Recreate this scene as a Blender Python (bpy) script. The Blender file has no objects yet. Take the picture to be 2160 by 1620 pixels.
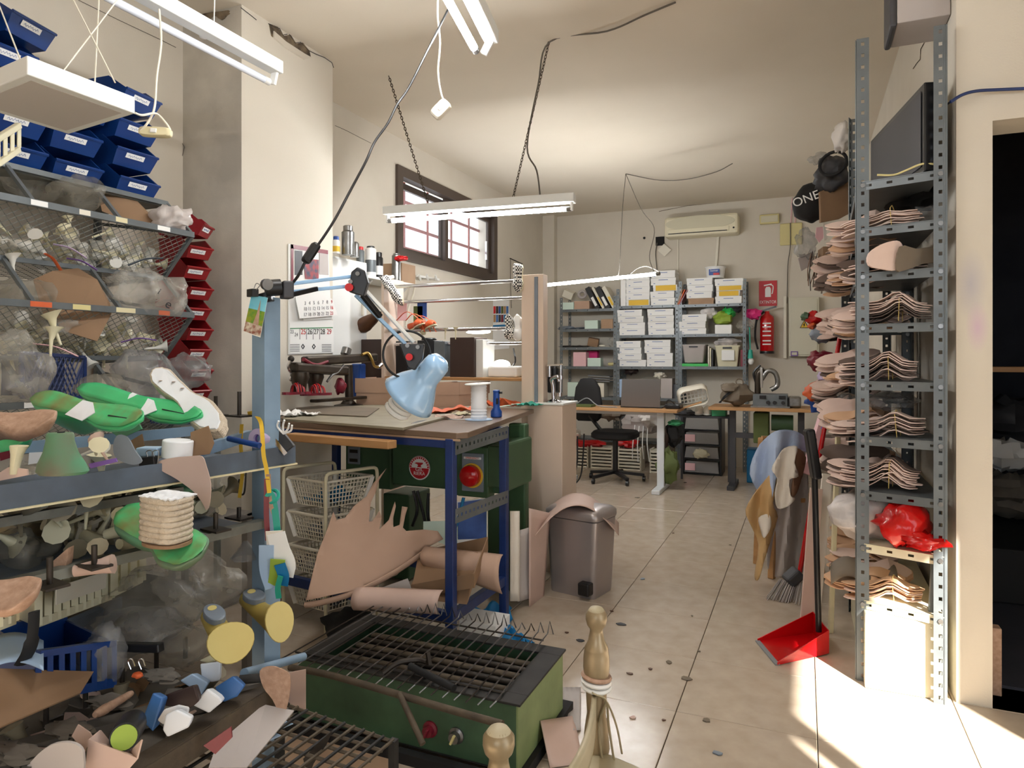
import bpy, math, random
from mathutils import Vector, Matrix, Euler, noise

# ------------------------------------------------------------------ camera, world, sun, daylight, exposure
SC = bpy.context.scene
COL = SC.collection
YAW = math.atan(615 / 1440.0)
CAMH = 1.30
F = 1440.0
cam_d = bpy.data.cameras.new('camera'); cam_d.sensor_width = 36; cam_d.lens = 24.0
cam_d.shift_y = -55 / 2160.0; cam_d.clip_start = 0.02
cam_o = bpy.data.objects.new('camera', cam_d); COL.objects.link(cam_o)
cam_o.location = (0, 0, CAMH); cam_o.rotation_euler = (math.pi / 2, 0, YAW)
SC.camera = cam_o

SKY_STRENGTH = 2.0
SUN_STRENGTH = 22.0
TUBE_STRENGTH = 90.0
SC.view_settings.view_transform = 'Standard'
SC.view_settings.look = 'None'
SC.view_settings.gamma = 1.0
SC.view_settings.use_curve_mapping = False
SC.view_settings.exposure = 0.6
SC.cycles.max_bounces = 5; SC.cycles.diffuse_bounces = 4; SC.cycles.glossy_bounces = 2; SC.cycles.transparent_max_bounces = 6; SC.cycles.transmission_bounces = 2
SC.cycles.use_adaptive_sampling = True; SC.cycles.adaptive_threshold = 0.05
SC.cycles.caustics_reflective = False; SC.cycles.caustics_refractive = False

w = bpy.data.worlds.new('sky'); SC.world = w; w.use_nodes = True
w.node_tree.nodes['Background'].inputs[0].default_value = (0.86, 0.93, 1.0, 1)
w.node_tree.nodes['Background'].inputs[1].default_value = SKY_STRENGTH
sun_d = bpy.data.lights.new('sun', 'SUN'); sun_d.energy = SUN_STRENGTH; sun_d.angle = 0.012
sun_d.color = (1.0, 0.95, 0.86)
sun_o = bpy.data.objects.new('sun', sun_d); COL.objects.link(sun_o)
SUN_DIR = Vector((-0.61 * math.cos(math.radians(35)), 0.79 * math.cos(math.radians(35)), -math.sin(math.radians(35))))
sun_o.rotation_euler = SUN_DIR.to_track_quat('-Z', 'Y').to_euler(); sun_o.location = (6, -6, 6)

def portal(loc, rot, sx, sy):
    l = bpy.data.lights.new('daylight_portal', 'AREA'); l.shape = 'RECTANGLE'; l.size = sx; l.size_y = sy
    l.cycles.is_portal = True
    o = bpy.data.objects.new('daylight_portal', l); COL.objects.link(o); o.location = loc; o.rotation_euler = rot
portal((0.4, -2.45, 1.9), (math.pi / 2, 0, math.pi), 2.4, 1.7)          # shop front behind the camera
portal((1.95, 0.455, 1.43), (math.pi / 2, 0, math.pi / 2), 1.6, 2.86)      # side door, right of the camera
portal((-3.2, 5.9, 2.53), (math.pi / 2, 0, -math.pi / 2), 1.9, 0.7)       # the high window

# ------------------------------------------------------------------ helpers
SN, CN = math.sin(YAW), math.cos(YAW)
def ray(u, v):
    a = (u - 1080) / F
    return Vector((-SN + CN * a, CN + SN * a, (755 - v) / F))
EYE = Vector((0, 0, CAMH))
def W(u, v, D): return EYE + ray(u, v) * D
def Wz(u, v, z): r = ray(u, v); return EYE + r * ((z - CAMH) / r.z)
def Wx(u, v, X): r = ray(u, v); return EYE + r * (X / r.x)
def Wy(u, v, Y): r = ray(u, v); return EYE + r * (Y / r.y)
def px(n, D): return n * D / F
V = Vector
def RZ(deg): return Matrix.Rotation(math.radians(deg), 3, 'Z')
def RE(x, y, z): return Euler((math.radians(x), math.radians(y), math.radians(z))).to_matrix()
def XF(loc, R=None): return Matrix.Translation(loc) @ (R or Matrix.Identity(3)).to_4x4()
def frame_from(xax, zhint=V((0, 0, 1))):
    x = V(xax).normalized(); y = V(zhint).cross(x)
    if y.length < 1e-5: y = V((0, 1, 0))
    y.normalize(); z = x.cross(y)
    return Matrix((x, y, z)).transposed()

def lin(c):
    c = c / 255.0
    return c / 12.92 if c <= 0.04045 else ((c + 0.055) / 1.055) ** 2.4
def L3(rgb): return (lin(rgb[0]), lin(rgb[1]), lin(rgb[2]), 1)
MATS = {}
def mat(name, rgb, rough=0.5, metal=0.0, rgb2=None, nscale=8.0, ncon=0.5, bump=0.0, bscale=60.0, spec=None, coat=0.0,
        alpha=1.0, emit=0.0, trans=0.0, stretch=None, kind='noise'):
    if name in MATS: return MATS[name]
    m = bpy.data.materials.new(name); m.use_nodes = True; MATS[name] = m
    nt = m.node_tree; N = nt.nodes; b = N['Principled BSDF']
    b.inputs['Base Color'].default_value = L3(rgb); b.inputs['Roughness'].default_value = rough
    b.inputs['Metallic'].default_value = metal
    if spec is not None: b.inputs['Specular IOR Level'].default_value = spec
    if coat: b.inputs['Coat Weight'].default_value = coat; b.inputs['Coat Roughness'].default_value = 0.08
    if alpha < 1: b.inputs['Alpha'].default_value = alpha
    if trans: b.inputs['Transmission Weight'].default_value = trans
    if emit: b.inputs['Emission Color'].default_value = L3(rgb); b.inputs['Emission Strength'].default_value = emit
    tc = None
    if rgb2 or bump:
        tc = N.new('ShaderNodeTexCoord'); src = tc.outputs['Object']
        if stretch:
            mp = N.new('ShaderNodeMapping'); mp.inputs['Scale'].default_value = stretch
            nt.links.new(src, mp.inputs['Vector']); src = mp.outputs['Vector']
    if rgb2:
        if kind == 'wave':
            n = N.new('ShaderNodeTexWave'); n.inputs['Scale'].default_value = nscale; n.inputs['Distortion'].default_value = 3
        elif kind == 'voronoi':
            n = N.new('ShaderNodeTexVoronoi'); n.inputs['Scale'].default_value = nscale
        elif kind == 'checker':
            n = N.new('ShaderNodeTexChecker'); n.inputs['Scale'].default_value = nscale
        else:
            n = N.new('ShaderNodeTexNoise'); n.inputs['Scale'].default_value = nscale; n.inputs['Detail'].default_value = 6
        nt.links.new(src, n.inputs['Vector'])
        r = N.new('ShaderNodeValToRGB'); r.color_ramp.elements[0].color = L3(rgb); r.color_ramp.elements[1].color = L3(rgb2)
        r.color_ramp.elements[0].position = 0.5 - ncon / 2; r.color_ramp.elements[1].position = 0.5 + ncon / 2
        nt.links.new(n.outputs['Fac' if kind not in ('voronoi',) else 'Distance'], r.inputs['Fac'])
        nt.links.new(r.outputs['Color'], b.inputs['Base Color'])
    if bump:
        n2 = N.new('ShaderNodeTexNoise'); n2.inputs['Scale'].default_value = bscale; n2.inputs['Detail'].default_value = 4
        nt.links.new(src, n2.inputs['Vector'])
        bp = N.new('ShaderNodeBump'); bp.inputs['Strength'].default_value = bump; bp.inputs['Distance'].default_value = 0.01
        nt.links.new(n2.outputs['Fac'], bp.inputs['Height']); nt.links.new(bp.outputs['Normal'], b.inputs['Normal'])
    return m

class MB:
    def __init__(s): s.v = []; s.f = []
    def add(s, vs, fs):
        o = len(s.v); s.v += [V(p) for p in vs]; s.f += [tuple(i + o for i in f) for f in fs]; return s
    def box(s, c, d, R=None):
        R = R or Matrix.Identity(3); c = V(c); x, y, z = d[0] / 2, d[1] / 2, d[2] / 2
        vs = [c + R @ V((i * x, j * y, k * z)) for i in (-1, 1) for j in (-1, 1) for k in (-1, 1)]
        return s.add(vs, [(0, 1, 3, 2), (4, 6, 7, 5), (0, 4, 5, 1), (2, 3, 7, 6), (0, 2, 6, 4), (1, 5, 7, 3)])
    def boxa(s, a, b):
        a, b = V(a), V(b); return s.box((a + b) / 2, [abs(t) for t in (b - a)])
    def bar(s, p0, p1, w_, h, up=V((0, 0, 1))):
        p0, p1 = V(p0), V(p1); R = frame_from(p1 - p0, up); return s.box((p0 + p1) / 2, ((p1 - p0).length, w_, h), R)
    def loft(s, rings, cap=True, closed=True):
        n = len(rings[0]); o = len(s.v)
        for r in rings: s.v += [V(p) for p in r]
        m = n if closed else n - 1
        for i in range(len(rings) - 1):
            for j in range(m):
                k = (j + 1) % n
                s.f.append((o + i * n + j, o + i * n + k, o + (i + 1) * n + k, o + (i + 1) * n + j))
        if cap:
            s.f.append(tuple(o + j for j in reversed(range(n)))); e = o + (len(rings) - 1) * n
            s.f.append(tuple(e + j for j in range(n)))
        return s
    def cyl(s, p0, p1, r0, r1=None, n=12, cap=True):
        p0, p1 = V(p0), V(p1); r1 = r0 if r1 is None else r1; R = frame_from(p1 - p0)
        def ring(p, r): return [p + R @ V((0, r * math.cos(6.28318 * i / n), r * math.sin(6.28318 * i / n))) for i in range(n)]
        return s.loft([ring(p0, r0), ring(p1, r1)], cap)
    def tube(s, pts, r, n=6, cap=True, flat=None):
        pts = [V(p) for p in pts]; rings = []; prev = None
        for i, p in enumerate(pts):
            t = (pts[min(i + 1, len(pts) - 1)] - pts[max(i - 1, 0)])
            if t.length < 1e-7: t = V((0, 0, 1))
            t.normalize()
            if prev is None:
                a = V((0, 0, 1)) if abs(t.z) < 0.9 else V((1, 0, 0)); x = t.cross(a).normalized()
            else:
                x = (prev - t * prev.dot(t)).normalized()
            prev = x; y = t.cross(x); rr = r[i] if isinstance(r, (list, tuple)) else r; ry = rr * (flat or 1)
            rings.append([p + x * rr * math.cos(6.28318 * k / n) + y * ry * math.sin(6.28318 * k / n) for k in range(n)])
        return s.loft(rings, cap)
    def lathe(s, prof, n=20, c=(0, 0, 0), R=None, cap=True):
        R = R or Matrix.Identity(3); c = V(c)
        return s.loft([[c + R @ V((r * math.cos(6.28318 * i / n), r * math.sin(6.28318 * i / n), z)) for i in range(n)] for r, z in prof], cap)
    def prism(s, pts, h, M=None, z0=0.0):
        M = M or Matrix.Identity(4); n = len(pts); o = len(s.v)
        s.v += [M @ V((p[0], p[1], z0)) for p in pts] + [M @ V((p[0], p[1], z0 + h)) for p in pts]
        s.f.append(tuple(o + i for i in reversed(range(n)))); s.f.append(tuple(o + n + i for i in range(n)))
        for i in range(n):
            k = (i + 1) % n; s.f.append((o + i, o + k, o + n + k, o + n + i))
        return s
    def grid(s, fn, nu, nv):
        o = len(s.v)
        for i in range(nu + 1):
            for j in range(nv + 1): s.v.append(V(fn(i / nu, j / nv)))
        for i in range(nu):
            for j in range(nv):
                a = o + i * (nv + 1) + j; s.f.append((a, a + nv + 1, a + nv + 2, a + 1))
        return s
    def blob(s, c, r, seed=0, amp=0.25, fq=2.0, nu=18, nv=12, R=None, crease=0.0, flatten=None):
        c = V(c); R = R or Matrix.Identity(3); rings = []
        for j in range(1, nv):
            th = math.pi * j / nv; ring = []
            for i in range(nu):
                ph = 6.28318 * i / nu; d = V((math.sin(th) * math.cos(ph), math.sin(th) * math.sin(ph), -math.cos(th)))
                q = d * fq + V((seed * 3.7, seed * 1.3, seed * 7.1))
                k = 1 + amp * noise.noise(q) * 1.6
                if crease: k += crease * (abs(noise.noise(q * 2.6)) - 0.25) * 1.6
                p = V((d.x * r[0] * k, d.y * r[1] * k, d.z * r[2] * k))
                if flatten is not None and p.z < flatten: p.z = flatten
                ring.append(c + R @ p)
            rings.append(ring)
        return s.loft(rings, True)
    def torus(s, c, R_, r, n=24, m=8, Rm=None):
        c = V(c); Rm = Rm or Matrix.Identity(3); o = len(s.v)
        for i in range(n):
            a = 6.28318 * i / n
            for j in range(m):
                b = 6.28318 * j / m
                s.v.append(c + Rm @ V(((R_ + r * math.cos(b)) * math.cos(a), (R_ + r * math.cos(b)) * math.sin(a), r * math.sin(b))))
        for i in range(n):
            for j in range(m):
                s.f.append((o + i * m + j, o + ((i + 1) % n) * m + j, o + ((i + 1) % n) * m + (j + 1) % m, o + i * m + (j + 1) % m))
        return s
    def build(s, name, m, parent=None, smooth=False, solid=None, bevel=None, sub=0, label=None, ang=40):
        off = V((0, 0, 0))
        if parent is not None:
            t = parent
            while t.parent is not None: t = t.parent
            off = V(t.location)
        else:
            lo = [min(p[i] for p in s.v) for i in range(3)]; hi = [max(p[i] for p in s.v) for i in range(3)]
            off = V(((lo[0] + hi[0]) / 2, (lo[1] + hi[1]) / 2, lo[2]))
        me = bpy.data.meshes.new(name); me.from_pydata([tuple(p - off) for p in s.v], [], s.f); me.update()
        if smooth:
            me.polygons.foreach_set('use_smooth', [True] * len(me.polygons)); me.set_sharp_from_angle(angle=math.radians(ang))
        o = bpy.data.objects.new(name, me); COL.objects.link(o); me.materials.append(MATS[m] if isinstance(m, str) else m)
        if parent is not None: o.parent = parent
        else: o.location = off
        if solid:
            d = o.modifiers.new('thickness', 'SOLIDIFY'); d.thickness = solid; d.offset = 0
        if bevel:
            d = o.modifiers.new('edge', 'BEVEL'); d.width = bevel; d.segments = 2; d.limit_method = 'ANGLE'; d.angle_limit = 0.7
        if sub:
            d = o.modifiers.new('smooth', 'SUBSURF'); d.levels = sub; d.render_levels = sub
        if label: o['label'] = label
        return o
def tag(o, label, cat, group=None, kind=None):
    o['label'] = label; o['category'] = cat
    if group: o['group'] = group
    if kind: o['kind'] = kind
    return o
def thing(name, label, cat, loc=(0, 0, 0), group=None):
    o = bpy.data.objects.new(name, None); o.empty_display_size = 0.05; COL.objects.link(o); o.location = loc
    return tag(o, label, cat, group)
def struct(mb, name, m, parent=None, **k):
    o = mb.build(name, m, parent, **k); o['kind'] = 'structure'; return o
def copy_tree(o, parent=None, loc=None, rot=None, scale=None, label=None, mat_=None):
    c = o.copy(); COL.objects.link(c); c.parent = parent
    if loc is not None: c.location = loc
    if rot is not None: c.rotation_euler = rot
    if scale is not None: c.scale = scale if isinstance(scale, (tuple, list)) else (scale,) * 3
    if label: c['label'] = label
    for ch in list(o.children): copy_tree(ch, c)
    return c
def recolor(o, m):
    if o.type == 'MESH':
        o.data = o.data.copy(); o.data.materials.clear(); o.data.materials.append(MATS[m])
def text(s, size, loc, R, m, parent, name='lettering', depth=0.0004, align='CENTER', sx=1.0):
    cu = bpy.data.curves.new('t', 'FONT'); cu.body = s; cu.size = size; cu.extrude = depth; cu.align_x = align; cu.align_y = 'CENTER'
    t = bpy.data.objects.new('t', cu); me = bpy.data.meshes.new_from_object(t)
    mb = MB(); mb.v = [V(loc) + R @ V((p.co.x * sx, p.co.y, p.co.z)) for p in me.vertices]; mb.f = [tuple(p.vertices) for p in me.polygons]
    bpy.data.objects.remove(t); bpy.data.curves.remove(cu); bpy.data.meshes.remove(me)
    if not mb.v: return None
    return mb.build(name, m, parent)
def bez(p0, p1, p2, p3, n=12):
    p0, p1, p2, p3 = V(p0), V(p1), V(p2), V(p3)
    return [p0 * (1 - t) ** 3 + p1 * 3 * t * (1 - t) ** 2 + p2 * 3 * t * t * (1 - t) + p3 * t ** 3 for t in [i / n for i in range(n + 1)]]
def spline(pts, k=6):
    pts = [V(p) for p in pts]; P = [pts[0] * 2 - pts[1]] + pts + [pts[-1] * 2 - pts[-2]]; out = []
    for i in range(1, len(P) - 2):
        a, b, c, d = P[i - 1], P[i], P[i + 1], P[i + 2]
        for j in range(k):
            t = j / k
            out.append(0.5 * (2 * b + (c - a) * t + (2 * a - 5 * b + 4 * c - d) * t * t + (3 * b - a - 3 * c + d) * t ** 3))
    out.append(pts[-1]); return out
RND = random.Random(7)
def rr(a, b): return RND.uniform(a, b)

def cc(uvs, k=4):
    P = [V((u, v, 0)) for u, v in uvs]; n = len(P); out = []
    for i in range(n):
        a, b, c, d = P[i - 1], P[i], P[(i + 1) % n], P[(i + 2) % n]
        for j in range(k):
            t = j / k; q = 0.5 * (2 * b + (c - a) * t + (2 * a - 5 * b + 4 * c - d) * t * t + (3 * b - a - 3 * c + d) * t ** 3); out.append((q.x, q.y))
    return out
# ------------------------------------------------------------------ materials
mat('plaster', (216, 209, 195), 0.85, rgb2=(202, 193, 178), nscale=2.2, ncon=0.7, bump=0.08, bscale=120)
mat('ceiling_paint', (220, 210, 193), 0.9, rgb2=(211, 200, 182), nscale=1.2, ncon=0.6, bump=0.05, bscale=90)
mat('tile', (194, 180, 163), 0.2, rgb2=(170, 153, 135), nscale=5.0, ncon=0.7, bump=0.02, bscale=25)
mat('grout', (92, 78, 64), 0.9)
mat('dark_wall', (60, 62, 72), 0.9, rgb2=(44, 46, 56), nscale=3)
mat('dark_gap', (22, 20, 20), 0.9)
mat('black_plastic', (22, 22, 24), 0.35)
mat('black_matte', (20, 20, 22), 0.75)
mat('dark_grey', (58, 58, 62), 0.5)
mat('grey', (128, 130, 132), 0.5)
mat('diffuser_grey', (196, 190, 186), 0.5)
mat('grey_metal', (112, 118, 121), 0.4, 0.3, rgb2=(94, 100, 103), nscale=9)
mat('grey_metal_worn', (120, 124, 118), 0.5, 0.2, rgb2=(88, 86, 78), nscale=14)
mat('cream_metal', (222, 216, 190), 0.45, rgb2=(206, 198, 168), nscale=7)
mat('chrome', (214, 214, 218), 0.12, 1.0)
mat('steel', (150, 150, 150), 0.3, 0.9, rgb2=(120, 118, 115), nscale=20)
mat('brass', (190, 160, 90), 0.3, 0.9)
mat('white_plastic', (235, 235, 232), 0.35)
mat('white_paint', (228, 230, 228), 0.45)
mat('off_white', (222, 216, 200), 0.5)
mat('paper', (238, 238, 236), 0.7)
mat('aged_plastic', (216, 206, 168), 0.45)
mat('cream_plastic', (218, 212, 182), 0.4)
mat('blue_bin', (18, 62, 130), 0.35, rgb2=(14, 50, 112), nscale=6)
mat('red_bin', (150, 26, 34), 0.35, rgb2=(130, 20, 28), nscale=6)
mat('blue_frame', (28, 52, 108), 0.4, rgb2=(22, 40, 84), nscale=12)
mat('pale_blue_paint', (138, 164, 188), 0.5, rgb2=(118, 142, 164), nscale=10, ncon=0.6, bump=0.05)
mat('slate_paint', (92, 106, 124), 0.55, rgb2=(70, 78, 88), nscale=9, ncon=0.5)
mat('lamp_blue', (158, 196, 232), 0.22, coat=0.6)
mat('green_machine', (66, 98, 66), 0.45, rgb2=(54, 82, 56), nscale=5)
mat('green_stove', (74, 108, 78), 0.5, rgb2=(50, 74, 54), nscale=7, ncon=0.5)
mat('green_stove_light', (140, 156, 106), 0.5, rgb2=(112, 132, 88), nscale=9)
mat('soot', (46, 44, 42), 0.75, rgb2=(28, 26, 25), nscale=15)
mat('rust', (98, 86, 70), 0.75, 0.2, rgb2=(66, 56, 46), nscale=18, bump=0.2)
mat('dark_steel', (66, 60, 54), 0.45, 0.6, rgb2=(44, 38, 34), nscale=16)
mat('bronze_cast', (74, 66, 56), 0.35, 0.7, rgb2=(50, 42, 36), nscale=14)
mat('maroon', (118, 22, 42), 0.35)
mat('red', (196, 20, 24), 0.4)
mat('red_gloss', (190, 12, 18), 0.2, coat=0.5)
mat('orange', (204, 92, 46), 0.6)
mat('orange_leather', (206, 82, 30), 0.45)
mat('yellow', (226, 184, 52), 0.6)
mat('black_ink', (24, 24, 26), 0.7)
mat('blue_ink', (84, 110, 170), 0.7)
mat('red_ink', (190, 50, 56), 0.7)
mat('green_ink', (60, 130, 86), 0.7)
mat('grey_ink', (120, 120, 124), 0.7)
mat('cardboard', (176, 146, 118), 0.8, rgb2=(162, 132, 106), nscale=6)
mat('cardboard_dark', (146, 116, 88), 0.8, rgb2=(130, 102, 76), nscale=5)
mat('kraft_box', (192, 160, 138), 0.7, rgb2=(180, 148, 126), nscale=4)
mat('kraft_inside', (226, 216, 204), 0.7)
mat('brown_paper', (184, 154, 134), 0.75, rgb2=(170, 139, 119), nscale=3)
mat('leather_pink', (206, 180, 168), 0.65, rgb2=(190, 163, 150), nscale=5)
mat('leather_grey', (186, 178, 174), 0.65, rgb2=(172, 164, 160), nscale=4)
mat('insole_pink', (228, 204, 192), 0.7, rgb2=(214, 186, 172), nscale=9)
mat('insole_tan', (216, 176, 142), 0.7, rgb2=(202, 160, 124), nscale=9)
mat('insole_dark', (112, 94, 84), 0.75, rgb2=(96, 80, 72), nscale=9)
mat('rubber_band', (206, 178, 104), 0.6)
mat('wood', (186, 142, 94), 0.5, rgb2=(164, 120, 76), nscale=3, stretch=(1, 8, 8))
mat('wood_dark', (96, 62, 40), 0.5, rgb2=(76, 48, 30), nscale=4, stretch=(1, 8, 8))
mat('brown_laminate', (120, 98, 80), 0.35, rgb2=(104, 84, 68), nscale=4)
mat('dark_brown', (60, 42, 36), 0.5, rgb2=(50, 34, 28), nscale=5)
mat('cutting_board', (150, 142, 122), 0.6, rgb2=(128, 120, 100), nscale=10)
mat('melamine', (222, 202, 184), 0.5, rgb2=(212, 192, 174), nscale=3)
mat('last_green', (72, 194, 126), 0.28, rgb2=(60, 174, 110), nscale=10, coat=0.2)
mat('last_green_dirty', (78, 142, 106), 0.55, rgb2=(112, 104, 86), nscale=7, ncon=0.3)
mat('last_sole_dirt', (74, 186, 118), 0.45, rgb2=(118, 128, 74), nscale=16, ncon=0.3)
mat('last_yellow', (186, 164, 84), 0.4, rgb2=(168, 146, 74), nscale=8)
mat('last_yellow_face', (206, 190, 120), 0.5, rgb2=(192, 172, 102), nscale=7)
mat('heel_grey', (128, 138, 150), 0.55, rgb2=(112, 120, 130), nscale=9)
mat('cork', (188, 156, 134), 0.75, rgb2=(164, 130, 108), nscale=70, ncon=0.4, bump=0.15, bscale=160)
mat('jute', (212, 200, 182), 0.85, rgb2=(182, 166, 144), nscale=40, ncon=0.6, bump=0.5, bscale=140)
mat('foam_white', (238, 240, 244), 0.8, rgb2=(222, 226, 232), nscale=8)
mat('heel_cream', (226, 220, 190), 0.35, rgb2=(210, 202, 168), nscale=8)
mat('heel_white', (228, 226, 218), 0.35)
mat('heel_dirty', (150, 140, 116), 0.5, rgb2=(120, 110, 90), nscale=12)
mat('lilac', (186, 172, 206), 0.5)
mat('purple', (116, 84, 158), 0.5)
mat('block_blue', (70, 122, 190), 0.4, rgb2=(60, 108, 172), nscale=8)
mat('block_lightblue', (170, 196, 226), 0.45)
mat('block_white', (228, 234, 242), 0.4)
mat('tyre', (28, 27, 28), 0.7)
mat('towel_blue', (178, 196, 226), 0.95, bump=0.3, bscale=300)
mat('tan_hide', (206, 172, 122), 0.6, rgb2=(186, 150, 100), nscale=4)
mat('white_hide', (238, 232, 222), 0.6, rgb2=(226, 216, 202), nscale=5)
mat('brown_suede', (128, 96, 74), 0.85)
mat('bin_silver', (168, 160, 158), 0.32, 0.55, rgb2=(158, 150, 148), nscale=3)
mat('gold_paint', (172, 154, 124), 0.35, 0.3, rgb2=(140, 122, 92), nscale=9, ncon=0.5)
mat('cream_wood', (190, 178, 150), 0.5, rgb2=(162, 150, 120), nscale=7)
mat('teal', (40, 160, 140), 0.5)
mat('lime', (150, 176, 66), 0.5)
mat('pink', (214, 40, 120), 0.5)
mat('pale_pink', (230, 186, 190), 0.6)
mat('olive', (86, 98, 48), 0.7, rgb2=(74, 86, 40), nscale=5)
mat('mint', (206, 226, 214), 0.6)
mat('green_box', (70, 170, 118), 0.6)
mat('bright_green', (60, 190, 90), 0.5)
mat('taupe', (120, 108, 92), 0.75, rgb2=(106, 94, 80), nscale=6)
mat('laptop', (116, 112, 110), 0.38, 0.4)
mat('desk_white', (206, 210, 214), 0.35)
mat('ac_cream', (226, 218, 190), 0.45)
mat('ac_panel', (204, 198, 172), 0.5)
mat('sign_red', (192, 26, 38), 0.45)
mat('cream_cover', (212, 200, 142), 0.5)
mat('cabinet_cream', (206, 202, 182), 0.5)
mat('frame_brown', (74, 62, 54), 0.45)
mat('bar_red', (150, 52, 44), 0.5)
mat('tube_lit', (248, 249, 250), 0.4, emit=TUBE_STRENGTH)
mat('tube_off', (226, 232, 244), 0.25, coat=0.4)
mat('bag_white', (232, 228, 224), 0.5, rgb2=(216, 210, 206), nscale=4)
mat('teal_blue', (0, 112, 168), 0.5)
mat('royal', (20, 70, 150), 0.4)
mat('multi_paper', (70, 130, 170), 0.5, rgb2=(120, 140, 50), nscale=14, ncon=0.15)
mat('brick', (150, 92, 66), 0.9, rgb2=(110, 70, 52), nscale=12)
mat('dirty_hole', (128, 112, 90), 0.95, rgb2=(70, 60, 50), nscale=22, ncon=0.3)
mat('dust', (110, 104, 96), 0.8, rgb2=(86, 80, 72), nscale=12)

def clear_plastic(name, tint, dens, gloss):
    m = bpy.data.materials.new(name); m.use_nodes = True; MATS[name] = m
    nt = m.node_tree; N = nt.nodes; b = N['Principled BSDF']
    b.inputs['Base Color'].default_value = L3(tint); b.inputs['Roughness'].default_value = gloss
    tc = N.new('ShaderNodeTexCoord'); n = N.new('ShaderNodeTexNoise'); n.inputs['Scale'].default_value = 9; n.inputs['Detail'].default_value = 4
    n.inputs['Distortion'].default_value = 0.7
    nt.links.new(tc.outputs['Object'], n.inputs['Vector'])
    r = N.new('ShaderNodeValToRGB'); r.color_ramp.elements[0].position = 0.35; r.color_ramp.elements[1].position = 0.7
    lo, hi = max(0, dens - 0.2), min(1, dens + 0.25)
    r.color_ramp.elements[0].color = (lo, lo, lo, 1); r.color_ramp.elements[1].color = (hi, hi, hi, 1)
    nt.links.new(n.outputs['Fac'], r.inputs['Fac']); nt.links.new(r.outputs['Color'], b.inputs['Alpha'])
    bp = N.new('ShaderNodeBump'); bp.inputs['Strength'].default_value = 0.45; bp.inputs['Distance'].default_value = 0.02
    nt.links.new(n.outputs['Fac'], bp.inputs['Height']); nt.links.new(bp.outputs['Normal'], b.inputs['Normal'])
clear_plastic('clear_bag', (196, 192, 182), 0.3, 0.2)
clear_plastic('dusty_bag', (160, 155, 142), 0.34, 0.3)
clear_plastic('grey_bag', (160, 160, 160), 0.4, 0.22)
mat('clear_tub', (166, 164, 164), 0.15, alpha=0.6)
clear_plastic('bag_milky', (220, 212, 208), 0.85, 0.3)
clear_plastic('bag_red', (206, 22, 20), 0.9, 0.15)

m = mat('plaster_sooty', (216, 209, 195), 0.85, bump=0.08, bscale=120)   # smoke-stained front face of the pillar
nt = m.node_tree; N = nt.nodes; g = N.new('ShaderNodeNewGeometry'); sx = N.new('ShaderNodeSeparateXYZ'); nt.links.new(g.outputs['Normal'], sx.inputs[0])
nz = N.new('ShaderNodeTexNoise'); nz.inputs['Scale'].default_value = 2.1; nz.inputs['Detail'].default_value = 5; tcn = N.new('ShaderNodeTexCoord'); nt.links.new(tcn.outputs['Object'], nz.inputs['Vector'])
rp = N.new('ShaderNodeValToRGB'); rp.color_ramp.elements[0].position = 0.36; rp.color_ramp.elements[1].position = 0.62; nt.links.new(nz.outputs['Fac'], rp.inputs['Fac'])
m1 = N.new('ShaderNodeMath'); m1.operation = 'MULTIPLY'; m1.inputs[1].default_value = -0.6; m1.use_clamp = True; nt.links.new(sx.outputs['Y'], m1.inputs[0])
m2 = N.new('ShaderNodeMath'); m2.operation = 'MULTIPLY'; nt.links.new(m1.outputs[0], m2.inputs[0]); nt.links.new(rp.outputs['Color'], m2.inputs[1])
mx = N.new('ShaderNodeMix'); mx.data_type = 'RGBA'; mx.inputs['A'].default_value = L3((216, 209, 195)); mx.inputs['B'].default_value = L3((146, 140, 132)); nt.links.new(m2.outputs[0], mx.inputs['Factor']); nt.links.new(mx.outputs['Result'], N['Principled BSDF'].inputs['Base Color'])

# ------------------------------------------------------------------ the room
XL, XR, YB, ZC = -3.16, 0.53, 8.55, 3.17
YD = 3.03            # wall with the doorway, faces the camera
YR, XS = -2.4, 1.9   # rear shop front, side wall (both behind the camera)

fl = struct(MB().boxa((XL - 0.2, YR - 0.2, -0.12), (2.75, YB + 0.2, -0.009)), 'floor', 'grout')
TS = 0.475
tile_me = None
for i in range(-6, 6):
    for j in range(-11, 13):
        x0 = -0.43 + TS * i; y0 = 2.55 + TS * j; x1, y1 = x0 + TS - 0.003, y0 + TS - 0.003
        x0, x1, y0, y1 = max(x0, XL), min(x1, 1.9), max(y0, YR), min(y1, YB)
        if x1 - x0 < 0.02 or y1 - y0 < 0.02: continue
        if x0 > XR + 0.02 and y0 > 3.03: continue
        if tile_me is None:
            b = MB(); k = 0.0015
            b.v = [V(p) for p in ((-.5, -.5, -.008), (.5, -.5, -.008), (.5, .5, -.008), (-.5, .5, -.008), (-.5, -.5, -.0015), (.5, -.5, -.0015), (.5, .5, -.0015), (-.5, .5, -.0015),
                                  (-.496, -.496, 0), (.496, -.496, 0), (.496, .496, 0), (-.496, .496, 0))]
            b.f = [(3, 2, 1, 0), (8, 9, 10, 11)] + [(q, (q + 1) % 4, 4 + (q + 1) % 4, 4 + q) for q in range(4)] + [(4 + q, 4 + (q + 1) % 4, 8 + (q + 1) % 4, 8 + q) for q in range(4)]
            o = b.build('tile', 'tile', fl); o.location = (0, 0, 0); tile_me = o.data
            for p in tile_me.vertices: p.co += V(fl.location)      # undo the root offset, the tile is centred on itself
        else:
            o = bpy.data.objects.new('tile', tile_me); COL.objects.link(o); o.parent = fl
        o.location = V(((x0 + x1) / 2, (y0 + y1) / 2, 0)) - fl.location; o.scale = (x1 - x0, y1 - y0, 1)

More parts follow.
